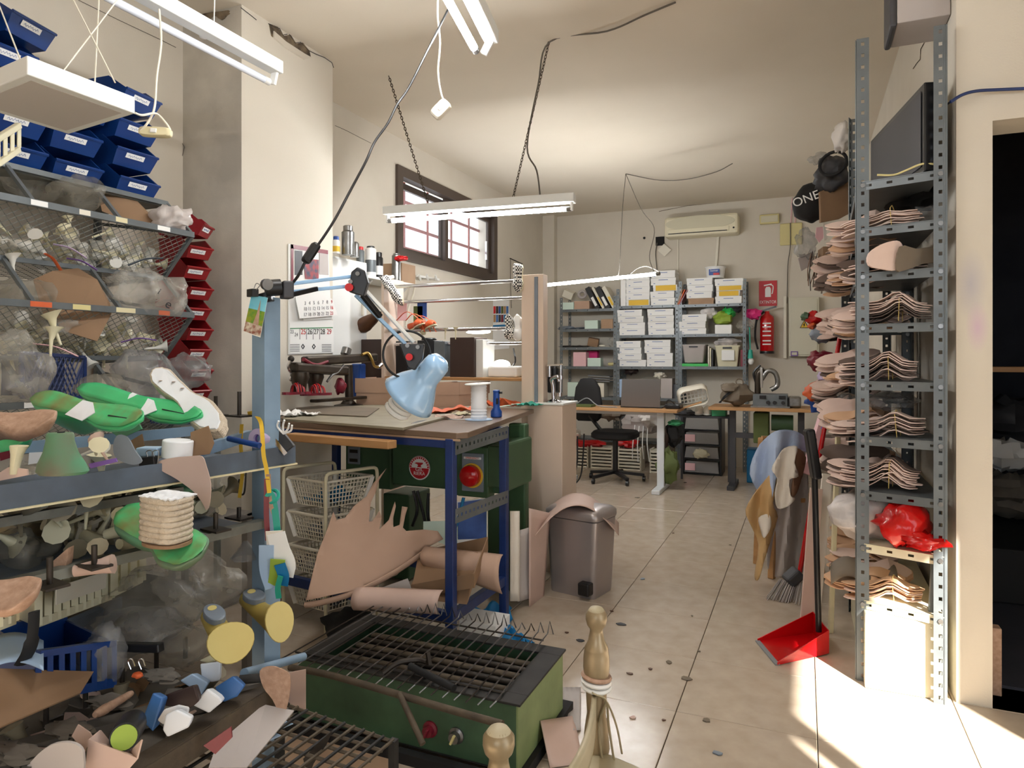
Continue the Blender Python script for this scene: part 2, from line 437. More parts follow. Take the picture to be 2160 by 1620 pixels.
struct(MB().boxa((XL - 0.2, YR - 0.2, ZC), (2.75, YB + 0.2, ZC + 0.15)), 'ceiling', 'ceiling_paint')

def wall_hole(name, m, axis, a0, a1, t0, t1, z0, z1, h):
    """one wall with one opening; axis 'x': runs along x (t = y range); h = (a, a, z, z)"""
    mb = MB()
    def P(a, z, t): return V((a, t, z)) if axis == 'x' else V((t, a, z))
    for t in (t0, t1):
        mb.v += [P(a0, z0, t), P(a1, z0, t), P(a1, z1, t), P(a0, z1, t), P(h[0], h[2], t), P(h[1], h[2], t), P(h[1], h[3], t), P(h[0], h[3], t)]
    for s in (0, 8):
        for q in range(4):
            f = (s + q, s + (q + 1) % 4, s + 4 + (q + 1) % 4, s + 4 + q); mb.f.append(f if s else f[::-1])
    for q in range(4):
        mb.f.append((q, (q + 1) % 4, 8 + (q + 1) % 4, 8 + q)); mb.f.append((4 + q, 12 + q, 12 + (q + 1) % 4, 4 + (q + 1) % 4))
    return struct(mb, name, m)
WY0, WY1, WZ0, WZ1 = 4.93, 6.90, 2.165, 2.90
wl = wall_hole('wall_left', 'plaster', 'y', YR - 0.2, YB + 0.2, XL - 0.2, XL, 0.0, ZC, (WY0, WY1, WZ0, WZ1))
wb = struct(MB().boxa((XL, YB, 0), (XR + 0.2, YB + 0.2, ZC)), 'wall_back', 'plaster')
wr = struct(MB().boxa((XR, YD + 0.2, 0), (XR + 0.09, YB, ZC)), 'wall_right', 'plaster')
wd = wall_hole('wall_doorway', 'plaster', 'x', XR, XS + 0.85, YD, YD + 0.2, 0.0, ZC, (0.645, 1.62, 0.0, 2.18))
wall_hole('wall_rear', 'plaster', 'x', XL, XS + 0.2, YR - 0.2, YR, 0.0, ZC, (-0.8, 1.6, 1.05, 2.75))
wall_hole('wall_side', 'plaster', 'y', YR, YD, XS, XS + 0.2, 0.0, ZC, (-0.34, 1.25, 0.0, 2.86))
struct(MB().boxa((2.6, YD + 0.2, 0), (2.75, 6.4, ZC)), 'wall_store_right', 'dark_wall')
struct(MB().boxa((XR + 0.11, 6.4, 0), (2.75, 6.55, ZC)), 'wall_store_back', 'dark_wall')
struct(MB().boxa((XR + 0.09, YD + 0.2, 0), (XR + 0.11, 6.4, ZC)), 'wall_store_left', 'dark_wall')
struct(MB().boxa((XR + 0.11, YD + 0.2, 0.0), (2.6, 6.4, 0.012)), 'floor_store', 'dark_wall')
# glazing bars of the shop front and the side door (they rake the sun patch)
struct(MB().boxa((XS + 0.06, -0.2, 0), (XS + 0.1, -0.12, 2.86)), 'trim_1', 'frame_brown')
struct(MB().boxa((XS + 0.06, -0.03, 0), (XS + 0.1, 0.07, 2.86)), 'trim_2', 'frame_brown')
m = MATS['plaster'].copy(); m.name = 'plaster_smeared'; MATS['plaster_smeared'] = m; nt = m.node_tree; N = nt.nodes; bs = N['Principled BSDF']   # paint smears beside the doorway
tcn = N.new('ShaderNodeTexCoord'); cur = bs.inputs['Base Color'].links[0].from_socket
for (u, v, rad, col) in ((2048, 600, 0.10, (176, 172, 182)), (2062, 690, 0.07, (204, 172, 196))):
    p = Wy(u, v, YD) - wd.location; ds = N.new('ShaderNodeVectorMath'); ds.operation = 'MULTIPLY'; ds.inputs[1].default_value = (1.8, 1, 0.7)
    sb_ = N.new('ShaderNodeVectorMath'); sb_.operation = 'SUBTRACT'; sb_.inputs[1].default_value = p; nt.links.new(tcn.outputs['Object'], sb_.inputs[0]); nt.links.new(sb_.outputs[0], ds.inputs[0])
    ln = N.new('ShaderNodeVectorMath'); ln.operation = 'LENGTH'; nt.links.new(ds.outputs[0], ln.inputs[0]); mr = N.new('ShaderNodeMapRange'); mr.inputs[1].default_value = 0; mr.inputs[2].default_value = rad; mr.inputs[3].default_value = 0.75; mr.inputs[4].default_value = 0; nt.links.new(ln.outputs['Value'], mr.inputs[0])
    mx = N.new('ShaderNodeMix'); mx.data_type = 'RGBA'; mx.inputs['B'].default_value = L3(col); nt.links.new(mr.outputs[0], mx.inputs['Factor']); nt.links.new(cur, mx.inputs['A']); cur = mx.outputs['Result']
nt.links.new(cur, bs.inputs['Base Color']); wd.data.materials[0] = m
# pillar
PX, PY0, PY1 = -2.735, 2.76, 3.52
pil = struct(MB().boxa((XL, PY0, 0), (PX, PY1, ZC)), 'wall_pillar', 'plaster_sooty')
# broken plaster at the head of the pillar
def patch_on_x(name, pts_uv, X, m, parent, thick=0.012):
    p = [Wx(u, v, X) for u, v in pts_uv]; n = len(p); mb = MB()
    mb.v = [q + V((thick, 0, 0)) for q in p] + [q - V((0.01, 0, 0)) for q in p]
    mb.f = [tuple(range(n)), tuple(reversed(range(n, 2 * n)))] + [(i, i + n, (i + 1) % n + n, (i + 1) % n) for i in range(n)]
    return mb.build(name, m, parent)
patch_on_x('broken_plaster', [(567, 50), (585, 57), (598, 76), (612, 73), (624, 92), (638, 90), (652, 108), (655, 122), (640, 124), (600, 100), (572, 76)], PX, 'dirty_hole', pil, 0.004)
patch_on_x('broken_edge', [(575, 66), (600, 88), (640, 114), (655, 122), (640, 126), (600, 101), (575, 79)], PX, 'plaster', pil, 0.012)
for pl in ([(566, 50), (580, 58), (590, 60), (597, 74), (606, 72)], [(610, 72), (622, 91), (634, 89), (650, 106), (668, 115), (684, 121), (700, 132), (704, 143)], [(508, 16), (530, 33), (541, 42)]):
    MB().tube([Wx(u, v, PX + 0.003) for u, v in pl], 0.002, 5).build('crack', 'dark_gap', pil)
MB().tube([Wy(u, v, PY0 - 0.003) for u, v in ((372, 95), (369, 130), (372, 175), (370, 240), (382, 262), (377, 290), (389, 310), (382, 340), (379, 400))], 0.0016, 5).build('crack', 'dust', pil)
mb = MB(); mb.grid(lambda a, b: Wy(425 + 58 * a + 4 * math.sin(9 * b), 30 - 8 * a + (12 + 6 * math.sin(11 * a)) * b, PY0 - 0.004), 10, 3)
mb.build('broken_plaster', 'dirty_hole', pil, solid=0.008)
MB().tube([Wx(u, v, XL + 0.003) for u, v in ((165, 0), (250, 42), (335, 82), (371, 100))], 0.0016, 5).build('crack', 'dust', wl)
MB().tube([Wx(u, v, XL + 0.003) for u, v in ((707, 265), (730, 275), (757, 289), (783, 302))], 0.0016, 5).build('crack', 'dust', wl)
MB().tube([Wx(u, v, XR - 0.003) for u, v in ((1957, 66), (1955, 80), (1942, 104), (1941, 125), (1934, 133), (1926, 145))], 0.002, 5).build('crack', 'dirty_hole', wr)
# painted-over column in the back left corner, right wall patch of old cable
struct(MB().boxa((XL, YB - 0.12, 0), (-3.0, YB, ZC)), 'trim_3', 'plaster')
# lumpy crack along the top of the back wall
MB().tube([Wy(u, v, YB - 0.004) for u, v in ((1390, 446), (1450, 434), (1510, 428), (1560, 420), (1600, 419))], 0.003, 5).build('crack', 'dirty_hole', wb)

# window: dark aluminium frame, two sashes, red bars outside
wf = MB(); xw = XL - 0.02
def frame(mb, y0, y1, z0, z1, w_, x0, x1):
    mb.v += [V((x, y, z)) for x in (x0, x1) for (y, z) in ((y0, z0), (y1, z0), (y1, z1), (y0, z1), (y0 + w_, z0 + w_), (y1 - w_, z0 + w_), (y1 - w_, z1 - w_), (y0 + w_, z1 - w_))]
    o = len(mb.v) - 16
    for s in (0, 8):
        for q in range(4):
            f = tuple(o + t for t in (s + q, s + (q + 1) % 4, s + 4 + (q + 1) % 4, s + 4 + q)); mb.f.append(f if s else f[::-1])
    for q in range(4):
        mb.f.append(tuple(o + t for t in (q, 8 + q, 8 + (q + 1) % 4, (q + 1) % 4))[::-1]); mb.f.append(tuple(o + t for t in (4 + q, 4 + (q + 1) % 4, 12 + (q + 1) % 4, 12 + q))[::-1])
frame(wf, WY0 - 0.03, WY1 + 0.03, WZ0 - 0.03, WZ1 + 0.03, 0.085, XL - 0.06, XL + 0.025)
win = struct(wf, 'window_1', 'frame_brown')
ym = 5.86
for (a, b_, xo, nm) in ((WY0 + 0.05, ym + 0.04, XL - 0.12, 'sash'), (ym - 0.04, WY1 - 0.05, XL - 0.055, 'sash')):
    m2 = MB(); frame(m2, a, b_, WZ0 + 0.055, WZ1 - 0.055, 0.055, xo, xo + 0.03); s_ = m2.build(nm, 'frame_brown', win)
    MATS.get('glass') or mat('glass', (245, 250, 255), 0.02, alpha=0.12)
    MB().boxa((xo + 0.012, a + 0.05, WZ0 + 0.11), (xo + 0.016, b_ - 0.05, WZ1 - 0.11)).build('pane', 'glass', s_)
MB().boxa((XL - 0.02, WY1 - 0.2, WZ0 + 0.2), (XL + 0.0, WY1 - 0.18, WZ0 + 0.4)).build('handle', 'chrome', win)
for z in (2.3, 2.5, 2.72):
    MB().boxa((XL - 0.19, WY0 + 0.01, z - 0.014), (XL - 0.175, WY1 - 0.01, z + 0.014)).build('window_bar', 'bar_red', win)
for y in (5.3, 5.72, 6.2, 6.6):
    MB().boxa((XL - 0.172, y - 0.012, WZ0 + 0.01), (XL - 0.16, y + 0.012, WZ1 - 0.01)).build('window_bar', 'bar_red', win)
# wooden stop at the foot of the doorway
tag(MB().box((0.675, YD + 0.14, 0.13), (0.05, 0.05, 0.26)).build('wood_block', 'cork', bevel=0.004), 'short wooden batten standing at the foot of the doorway jamb', 'batten')
# dark room contents
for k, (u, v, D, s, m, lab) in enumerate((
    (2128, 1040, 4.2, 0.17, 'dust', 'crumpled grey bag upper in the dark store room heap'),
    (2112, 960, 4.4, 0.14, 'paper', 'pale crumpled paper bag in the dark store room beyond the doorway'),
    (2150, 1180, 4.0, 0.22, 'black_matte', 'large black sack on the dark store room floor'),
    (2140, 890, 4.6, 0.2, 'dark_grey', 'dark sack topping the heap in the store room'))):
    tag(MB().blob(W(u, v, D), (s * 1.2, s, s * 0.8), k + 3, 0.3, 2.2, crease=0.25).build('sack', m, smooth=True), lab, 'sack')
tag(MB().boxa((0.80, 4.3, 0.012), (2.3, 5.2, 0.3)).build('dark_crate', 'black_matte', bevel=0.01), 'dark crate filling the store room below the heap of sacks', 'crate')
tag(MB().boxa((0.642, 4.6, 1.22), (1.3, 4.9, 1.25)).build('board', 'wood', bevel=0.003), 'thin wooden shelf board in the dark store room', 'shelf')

# ------------------------------------------------------------------ lamps under the ceiling
def fluo(label, p0, p1, lit, hous=0.055, up=0.062, side=(0, 0, 0), caps=True, bare=False):
    p0, p1 = V(p0), V(p1); d = (p1 - p0).normalized(); t = thing('fluorescent_lamp', label, 'lamp', (p0 + p1) / 2)
    sd = V(side)
    if not bare:
        MB().bar(p0 - d * 0.02 + V((0, 0, up)) + sd, p1 + d * 0.02 + V((0, 0, up)) + sd, hous, 0.055).build('housing', 'white_paint', t, bevel=0.004)
    MB().cyl(p0 + d * 0.03, p1 - d * 0.03, 0.0145, n=14).build('tube', 'tube_lit' if lit else 'tube_off', t, smooth=True)
    for e, s in ((p0, 1), (p1, -1)):
        MB().cyl(e + d * s * 0.004, e + d * s * 0.034, 0.0155, n=14).build('end_cap', 'steel' if lit else 'white_plastic', t, smooth=True)
        if not bare:
            MB().bar(e + sd * 0.5 - V((0, 0, 0.012)), e + sd + V((0, 0, up - 0.02)), 0.03, 0.014, d).build('tube_holder', 'white_plastic', t, bevel=0.002)
    return t
def chain(p0, p1, parent, size=0.026, m='rust'):
    p0, p1 = V(p0), V(p1); n = int((p1 - p0).length / (size * 0.72)); d = (p1 - p0) / n; R = frame_from(d); mb = MB()
    for i in range(n):
        c = p0 + d * (i + 0.5); R2 = R @ Matrix.Rotation(math.pi / 2 * (i % 2), 3, 'X')
        mb.tube([c + R2 @ V((size * 0.5 * math.cos(a), size * 0.26 * math.sin(a), 0)) for a in [6.28318 * q / 8 for q in range(9)]], 0.0026, 4, cap=False)
    o = mb.build('chain', m, parent); o['kind'] = 'stuff'; return o

l1 = fluo('unlit white fluorescent batten hanging over the blue bins', (-2.10, 1.02, 2.485), (-2.11, 2.29, 2.485), False, side=(0.03, 0, 0))
for y in (1.3, 1.95): MB().tube([(-2.07, y, 2.575), (-2.07, y + 0.02, ZC)], 0.0025, 5).build('hanging_wire', 'white_plastic', l1)
MB().lathe([(0.016, 0), (0.02, 0.012), (0.012, 0.022)], 12, (-2.1, 1.93, 2.52)).build('starter', 'white_plastic', l1, smooth=True)
pa, pb = Wz(1004, 108, 2.5), Wz(945, 0, 2.5); db = (pb - pa).normalized()
l2 = fluo('glaring fluorescent batten at the top edge over the desk lamp cord', pa, pa + db * 1.22, True, side=(0.055, 0.02, 0))
for k in (0.2, 1.0): MB().tube([pa + db * k + V((0.055, 0.02, 0.09)), V((pa.x + db.x * k + 0.05, pa.y + db.y * k + 0.02, ZC))], 0.0025, 5).build('hanging_wire', 'white_plastic', l2)
pa, pb = Wz(818, 466, 2.225), Wz(1206, 440, 2.225)
l3 = fluo('lit fluorescent batten hanging on two chains before the barred window', pa, pb, True, hous=0.075, up=0.065)
for (cu, cv, k) in ((820, 160, 0.235), (1158, 88, 0.70)):
    top = Wz(cu, cv, ZC); bot = pa.lerp(pb, k) + V((0, 0, 0.095)); chain(top, bot, l3)
    MB().tube([bot + V((0, 0, 0.003)), bot + V((0.03, 0, -0.005))], 0.004, 5).build('chain_hook', 'dark_steel', l3)
MB().tube(spline([Wz(1425, 5, ZC - 0.007), Wz(1360, 32, ZC - 0.014), Wz(1280, 66, ZC - 0.016), Wz(1160, 88, ZC - 0.01), W(1135, 180, 4.05), W(1112, 310, 4.2), W(1132, 360, 4.25), W(1140, 418, 4.28)]), 0.005, 6).build('power_cord', 'dust', l3)
pa, pb = Wz(1146, 602, 2.0), Wz(1392, 577, 2.0)
l4 = fluo('lit bare fluorescent tube hanging on wires above the computer desk', pa, pb, True, bare=True)
MB().tube(spline([Wz(1320, 367, ZC - 0.01), W(1314, 430, 6.4), W(1310, 500, 6.2), W(1306, 572, 6.0), pa.lerp(pb, 0.66) + V((0, 0, 0.016))]), 0.0035, 5).build('hanging_wire', 'dust', l4)
MB().tube(spline([Wz(1320, 367, ZC - 0.01), W(1352, 440, 6.2), W(1380, 482, 6.0), W(1370, 540, 5.8), pb + V((-0.05, 0, 0.016))]), 0.003, 5).build('hanging_wire', 'dust', l4)
MB().tube(spline([Wz(1320, 367, ZC - 0.008), Wz(1390, 380, ZC - 0.02), Wz(1450, 378, ZC - 0.02), Wz(1510, 363, ZC - 0.01), Wz(1545, 345, ZC - 0.004)]), 0.004, 5).build('power_cord', 'dust', l4)
MB().tube(spline([pb + V((-0.25, 0, 0.01)), W(1345, 566, 5.85), W(1365, 562, 5.8), W(1388, 572, 5.7), pb]), 0.004, 5).build('power_cord', 'dust', l4)
# LED panel hung on strings
zb = 2.0; c4 = [Wz(57, 157, zb), Wz(285, 240, zb), Wz(145, 283, zb)]; c4.append(c4[0] + c4[2] - c4[1])
ctr = sum(c4, V((0, 0, 0))) / 4
lp = thing('led_panel_lamp', 'square white LED panel lamp hung on strings before the blue bins', 'lamp', ctr)
q = [(p - ctr) for p in c4]
q = sorted([(p.x, p.y) for p in q], key=lambda p: math.atan2(p[1], p[0]))
MB().prism(q, 0.048, Matrix.Translation(ctr)).build('case', 'white_paint', lp, bevel=0.003)
MB().prism([(x * 0.84, y * 0.84) for x, y in q], 0.002, Matrix.Translation(ctr + V((0, 0, -0.001)))).build('diffuser', 'diffuser_grey', lp)
for a, b in ((W(122, 152, 1.82), W(240, 10, 2.05)), (W(243, 182, 1.85), W(155, 0, 2.0)), (W(45, 116, 1.72), W(-6, 0, 1.9)), (W(200, 165, 1.85), W(205, 72, 1.97))):
    a.z = zb + 0.046; e = a + (b - a) * 1.0; MB().tube([a, e, e + (b - a).normalized() * 0.5], 0.002, 5).build('string', 'off_white', lp)
def cord_switch(label, c, R, m, cord, sz=(0.075, 0.036, 0.026)):
    t = thing('cord_switch', label, 'switch', c)
    MB().blob(c, (sz[0] / 2, sz[1] / 2, sz[2] / 2), 1, 0.0, nu=20, nv=10, R=R)
    mb = MB()
    def se(a): s = math.sin(a); return math.copysign(abs(s) ** 0.45, s)
    def ce(a): s = math.cos(a); return math.copysign(abs(s) ** 0.45, s)
    mb.loft([[V(c) + R @ V((sz[0] / 2 * k * ce(6.28318 * i / 24), sz[1] / 2 * k * se(6.28318 * i / 24), z * sz[2])) for i in range(24)] for k, z in ((0.8, -0.5), (1, -0.35), (1, 0.3), (0.85, 0.5))])
    mb.build('switch_body', m, t, smooth=True)
    MB().box(V(c) + R @ V((0, 0, sz[2] * 0.5)), (0.02, 0.014, 0.008), R).build('rocker', 'white_plastic', t, bevel=0.002)
    MB().tube(spline(cord), 0.0035, 6).build('cord', 'off_white', t, smooth=True)
    return t
cord_switch('white pull-cord switch dangling below the top lamp', W(930, 231, 2.62), frame_from(W(946, 214, 2.62) - W(914, 247, 2.62), V((0.4, -0.9, 0.1))), 'off_white',
            [W(925, -30, 2.5), W(923, 30, 2.55), W(928, 90, 2.58), W(924, 150, 2.6), W(930, 195, 2.61), W(938, 216, 2.61)], (0.078, 0.05, 0.03))
cord_switch('cream inline switch hanging on a cord beside the LED panel', W(328, 279, 2.15), frame_from(W(360, 281, 2.15) - W(295, 277, 2.15), V((0.45, -0.9, 0.1))), 'aged_plastic',
            [W(296, 276, 2.14), W(312, 258, 2.14), W(326, 226, 2.16), W(331, 160, 2.25), W(340, 90, 2.3), W(336, 20, 2.35)], (0.1, 0.03, 0.025))
MB().tube(spline([W(360, 276, 2.15), W(352, 262, 2.15), W(330, 240, 2.15), W(300, 243, 2.0), W(284, 238, 1.96)]), 0.0035, 6).build('cord', 'off_white', lp, smooth=True)

# ------------------------------------------------------------------ bins
def make_bin(m, w_=0.205, d=0.31, h=0.125):
    """hopper bin: local +x is its open front, origin at the floor centre"""
    root = thing('storage_bin', 'x', 'bin')
    mb = MB(); t = 0.004; hw = w_ / 2
    def shell(o):
        hwi = hw - o; x0 = -d / 2 + o; zb_ = o
        return [V((x0, -hwi * 0.86, zb_)), V((x0, hwi * 0.86, zb_)), V((d * 0.36, hwi * 0.86, zb_)), V((d * 0.36, -hwi * 0.86, zb_)),
                V((x0 - 0.004, -hwi, h)), V((x0 - 0.004, hwi, h)), V((d * 0.22, hwi, h)), V((d * 0.22, -hwi, h)), V((d * 0.5 - o, hwi * 0.95, h * 0.5)), V((d * 0.5 - o, -hwi * 0.95, h * 0.5))]
    mb.v = shell(0) + shell(t)
    def skin(o, rev):
        fs = [(0, 1, 2, 3), (0, 4, 5, 1), (1, 5, 6, 8, 2), (0, 3, 9, 7, 4), (3, 2, 8, 9)]
        for f in fs:
            f = tuple(i + o for i in f); mb.f.append(f[::-1] if rev else f)
    skin(0, True); skin(10, False)
    rim = [4, 5, 6, 8, 9, 7]
    for i in range(6):
        a, b = rim[i], rim[(i + 1) % 6]; mb.f.append((a, b, b + 10, a + 10))
    mb.build('body', m, root)
    MB().tube([mb.v[i] for i in (9, 8)], 0.006, 5).build('front_lip', m, root)
    c = (mb.v[8] + mb.v[9] + mb.v[2] + mb.v[3]) / 4; lipn = V((0.62, 0, 0.5))
    R = frame_from(V((0, 1, 0)), V((-0.75, 0, 0.6)))
    top = (mb.v[8] + mb.v[9]) / 2; bot = (mb.v[2] + mb.v[3]) / 2; dn = (bot - top).normalized(); nrm = V((-dn.z, 0, dn.x)).normalized(); nrm = nrm if nrm.x > 0 else -nrm
    R = Matrix((V((0, 1, 0)), -dn, nrm)).transposed()
    lb = top + dn * 0.022 + nrm * 0.002; off = rr(-0.02, 0.02)
    card = MB().box(lb + V((0, off, 0)), (0.085, 0.022, 0.0012), R).build('card', 'paper', root)
    MB().tube([lb + R @ V((-0.032 + off + 0.0052 * k, (0.004 if k % 2 else -0.004) * (0.6 + 0.4 * (k % 3)), 0.001)) for k in range(13)], 0.0009, 4).build('handwriting', 'blue_ink', card)
    return root
ORD = ['bottom', 'second from the bottom', 'third from the bottom', 'fourth from the bottom', 'fifth from the bottom', 'sixth from the bottom', 'seventh from the bottom', 'eighth from the bottom', 'top']
BLUE = make_bin('blue_bin'); RED = make_bin('red_bin', 0.15, 0.22, 0.105)
used = {}
def put_bin(proto, loc, rz, label, group, tilt=0.0, sc=1.0):
    k = proto.name
    if k not in used: used[k] = 1; o = proto
    else: o = copy_tree(proto)
    o.location = loc; o.rotation_euler = (0, math.radians(tilt), math.radians(rz)); o['label'] = label; o['group'] = group; o.scale = (sc,) * 3
    return o
XBIN = -2.80
for ci, (yc, n) in enumerate(((1.60, 3), (1.83, 2), (2.075, 3))):
    nm = ('left', 'middle', 'right')[ci]
    for k in range(n):
        put_bin(BLUE, (XBIN - 0.004 * k + 0.02 * (ci == 2), yc + rr(-0.006, 0.006), 2.008 + 0.122 * k - (0.006 * ci)), rr(-1.5, 1.5), f'blue storage bin, {ORD[k]} in the {nm} stack on the basket rack', 'blue bins on the basket rack')
put_bin(BLUE, (-2.80, 1.86, 2.262), 5, 'tilted blue storage bin topping the middle stack beside the LED panel', 'blue bins on the basket rack', -5)
put_bin(BLUE, (-2.79, 2.085, 2.372), 8, 'blue storage bin skewed on top of the right stack, near the pillar', 'blue bins on the basket rack', -2)
put_bin(BLUE, (-2.83, 1.36, 2.008), 0, 'blue storage bin at the left edge of the picture, lowest of its stack', 'blue bins on the basket rack')
put_bin(BLUE, (-2.83, 1.36, 2.13), 0, 'blue storage bin at the left edge of the picture, second of its stack', 'blue bins on the basket rack')
put_bin(BLUE, (-2.83, 1.58, 2.374), 2, 'blue storage bin fourth in the left stack, behind the LED panel strings', 'blue bins on the basket rack')
put_bin(BLUE, (-2.82, 1.63, 2.496), 14, 'blue storage bin with white and red card on top of the left stack', 'blue bins on the basket rack', -3)
put_bin(BLUE, (-2.82, 1.36, 2.374), -4, 'pale lit blue storage bin at the upper left corner', 'blue bins on the basket rack')
put_bin(BLUE, (-2.83, 1.36, 2.252), 0, 'blue storage bin at the left edge, third of its stack', 'blue bins on the basket rack')
put_bin(BLUE, (-2.80, 1.40, 2.496), 22, 'blue storage bin turned aside on the pile in the upper left corner', 'blue bins on the basket rack')
# red bins between the rack and the pillar, on a small steel stand
st = thing('bin_stand', 'low grey steel stand under the stack of red bins', 'stand', (-2.93, 2.52, 0))
for x in (-3.1, -2.78):
    for y in (2.44, 2.64): MB().boxa((x - 0.012, y - 0.012, 0), (x + 0.012, y + 0.012, 0.95)).build('leg', 'grey_metal_worn', st)
MB().boxa((-3.12, 2.40, 0.95), (-2.76, 2.68, 0.97)).build('shelf', 'grey_metal_worn', st)
put_bin(BLUE, (-2.92, 2.545, 0.97), 3, 'blue storage bin at the foot of the red bin column', 'bins by the pillar', 0, 0.85)
for k in range(8):
    put_bin(RED, (-2.90, 2.545 + (0.01 if k % 2 else -0.006), 1.08 + 0.103 * k), rr(-3, 3), f'red storage bin, {ORD[k]} in the column beside the pillar', 'bins by the pillar')
put_bin(RED, (-2.86, 2.52, 1.91), 28, 'red storage bin turned sideways on top of the red column', 'bins by the pillar')

# ------------------------------------------------------------------ rack of wire baskets on the left wall
Y0, Y1 = 1.05, 2.235
rk = thing('basket_rack', 'grey steel rack of slanted wire mesh baskets on the left wall', 'rack', (-2.85, 1.64, 0))
def railbar(p0, p1, s=0.02, m='grey_metal', nm='rail'): return MB().bar(p0, p1, s, s).build(nm, m, rk)
def meshpanel(a, b, c, d, step=0.034, m='grey_metal_worn'):
    """diamond wire mesh over the quad a-b (along), a-d (across)"""
    a, b, c, d = V(a), V(b), V(c), V(d); U = (b - a).length; Vl = (d - a).length; mb = MB(); n = int((U + Vl) / step)
    def P(u, v): return a + (b - a) * (u / U) + (d - a) * (v / Vl)
    for k in range(n):
        s = k * step
        for sg in (0, 1):
            u0, v0 = (s, 0.0) if s < U else (U, s - U); u1, v1 = (s - Vl, Vl) if s - Vl > 0 else (0.0, s)
            if v1 > Vl: continue
            p, q_ = P(u0, v0), P(u1, v1)
            if sg: p, q_ = P(U - u0, v0), P(U - u1, v1)
            mb.tube([p, q_], 0.0013, 3, cap=False)
    o = mb.build('wire_mesh', m, rk); o['kind'] = 'stuff'
YD3 = (2.235, 1.89, 1.555, 1.22)
railbar((-2.66, Y0, 2.0), (-2.66, Y1, 2.0)); railbar((-3.13, Y0, 2.0), (-3.13, Y1, 2.0)); railbar((-2.66, Y1, 2.0), (-3.13, Y1, 2.0))
MB().boxa((-3.14, Y0, 1.985), (-2.67, Y1, 1.992)).build('top_shelf', 'grey_metal_worn', rk)
for ti, (zt, zb2, xt, xb) in enumerate(((1.847, 1.664, -2.5, -2.68), (1.49, 1.30, -2.5, -2.68), (1.135, 0.95, -2.5, -2.68))):
    railbar((xt, Y0, zt), (xt, Y1, zt), 0.024); railbar((xb, Y0, zb2), (xb, Y1, zb2), 0.018)
    railbar((xt, Y1, zt), (xb, Y1, zb2), 0.016, nm='end_bar'); railbar((xb, Y1, zb2), (-3.13, Y1, zb2 - 0.02), 0.016, nm='end_bar'); railbar((xt, Y1, zt), (-3.13, Y1, zt + 0.1), 0.014, nm='end_bar')
    zup = (2.0, 1.664, 1.30)[ti]; xup = (-2.66, -2.68, -2.68)[ti]
    for y in YD3: railbar((xup, y, zup), (xt, y, zt), 0.014, nm='diagonal_bar')
    meshpanel((xt, Y0, zt), (xt, Y1, zt), (xb, Y1, zb2), (xb, Y0, zb2)); meshpanel((xb, Y0, zb2), (xb, Y1, zb2), (-3.13, Y1, zb2 - 0.02), (-3.13, Y0, zb2 - 0.02), 0.04)
    for k in range(6):
        y = 1.22 + 0.17 * k + rr(-0.02, 0.02)
        MB().box((xt + 0.0125, y, zt), (0.001, rr(0.04, 0.09), 0.019)).build('shelf_ticket', ('off_white', 'aged_plastic', 'paper')[k % 3] if ti != 1 else ('cream_cover', 'aged_plastic', 'orange')[k % 3], rk)
for y in (Y0 + 0.01, Y1): railbar((-3.12, y, 0), (-3.12, y, 2.0), 0.025, nm='upright')

# heels: one of each kind, then copies
def heel_mesh(h=0.085, kind=0):
    mb = MB(); rings = []
    prof = ((0.0, 0.004, 0.004, -0.012), (0.15, 0.0045, 0.0048, -0.012), (0.55, 0.006, 0.007, -0.010), (0.8, 0.012, 0.013, -0.004), (0.93, 0.022, 0.024, 0.0), (1.0, 0.026, 0.032, 0.004)) if kind == 0 else \
           ((0.0, 0.016, 0.014, -0.01), (0.3, 0.018, 0.016, -0.008), (0.7, 0.021, 0.021, -0.004), (0.95, 0.026, 0.03, 0.0), (1.0, 0.027, 0.032, 0.002))
    for s, wy, wx, cx in prof:
        rings.append([V((cx + wx * math.cos(6.28318 * i / 10) * (1 if math.cos(6.28318 * i / 10) < 0 else 0.75), wy * math.sin(6.28318 * i / 10), h * s)) for i in range(10)])
    return mb.loft(rings)
def scatter(proto_mb, name, mname, label, cat, group, n, fn, extra_mats=()):
    first = None
    for k in range(n):
        loc, rot, sc = fn(k)
        if first is None:
            first = proto_mb.build(name, mname, smooth=True); o = first
            first.data.transform(Matrix.Translation(first.location))
        else:
            o = first.copy(); COL.objects.link(o)
        o.location = loc; o.rotation_euler = rot; o.scale = (sc,) * 3; tag(o, label, cat, group)
    return first
def in_basket(zb_, ylo, yhi, hang=True):
    def fn(k):
        y = rr(ylo, yhi); t = rr(0.05, 0.8); x = -2.72 + 0.17 * t + rr(-0.16, 0.0); z = zb_ + 0.02 + 0.15 * t * rr(0.1, 0.9)
        return (x, y, z), (rr(-2.6, 2.6), rr(-1.2, 1.2), rr(0, 6.28)), rr(0.85, 1.15)
    return fn
scatter(heel_mesh(), 'shoe_heel', 'heel_cream', 'slim cream plastic shoe heel lying in the uppermost wire basket', 'shoe heel', 'heels in the upper basket', 46, in_basket(1.68, 1.25, 2.2))
scatter(heel_mesh(0.06, 1), 'block_heel', 'heel_white', 'chunky off-white shoe heel lying in the uppermost wire basket', 'shoe heel', 'block heels in the upper basket', 46, in_basket(1.68, 1.25, 2.2))
scatter(heel_mesh(0.09), 'shoe_heel', 'heel_white', 'slim white plastic shoe heel lying in the second wire basket', 'shoe heel', 'heels in the second basket', 40, in_basket(1.31, 1.25, 2.2))
scatter(heel_mesh(0.055, 1), 'block_heel', 'heel_cream', 'chunky cream shoe heel lying in the second wire basket', 'shoe heel', 'block heels in the second basket', 40, in_basket(1.31, 1.25, 2.2))
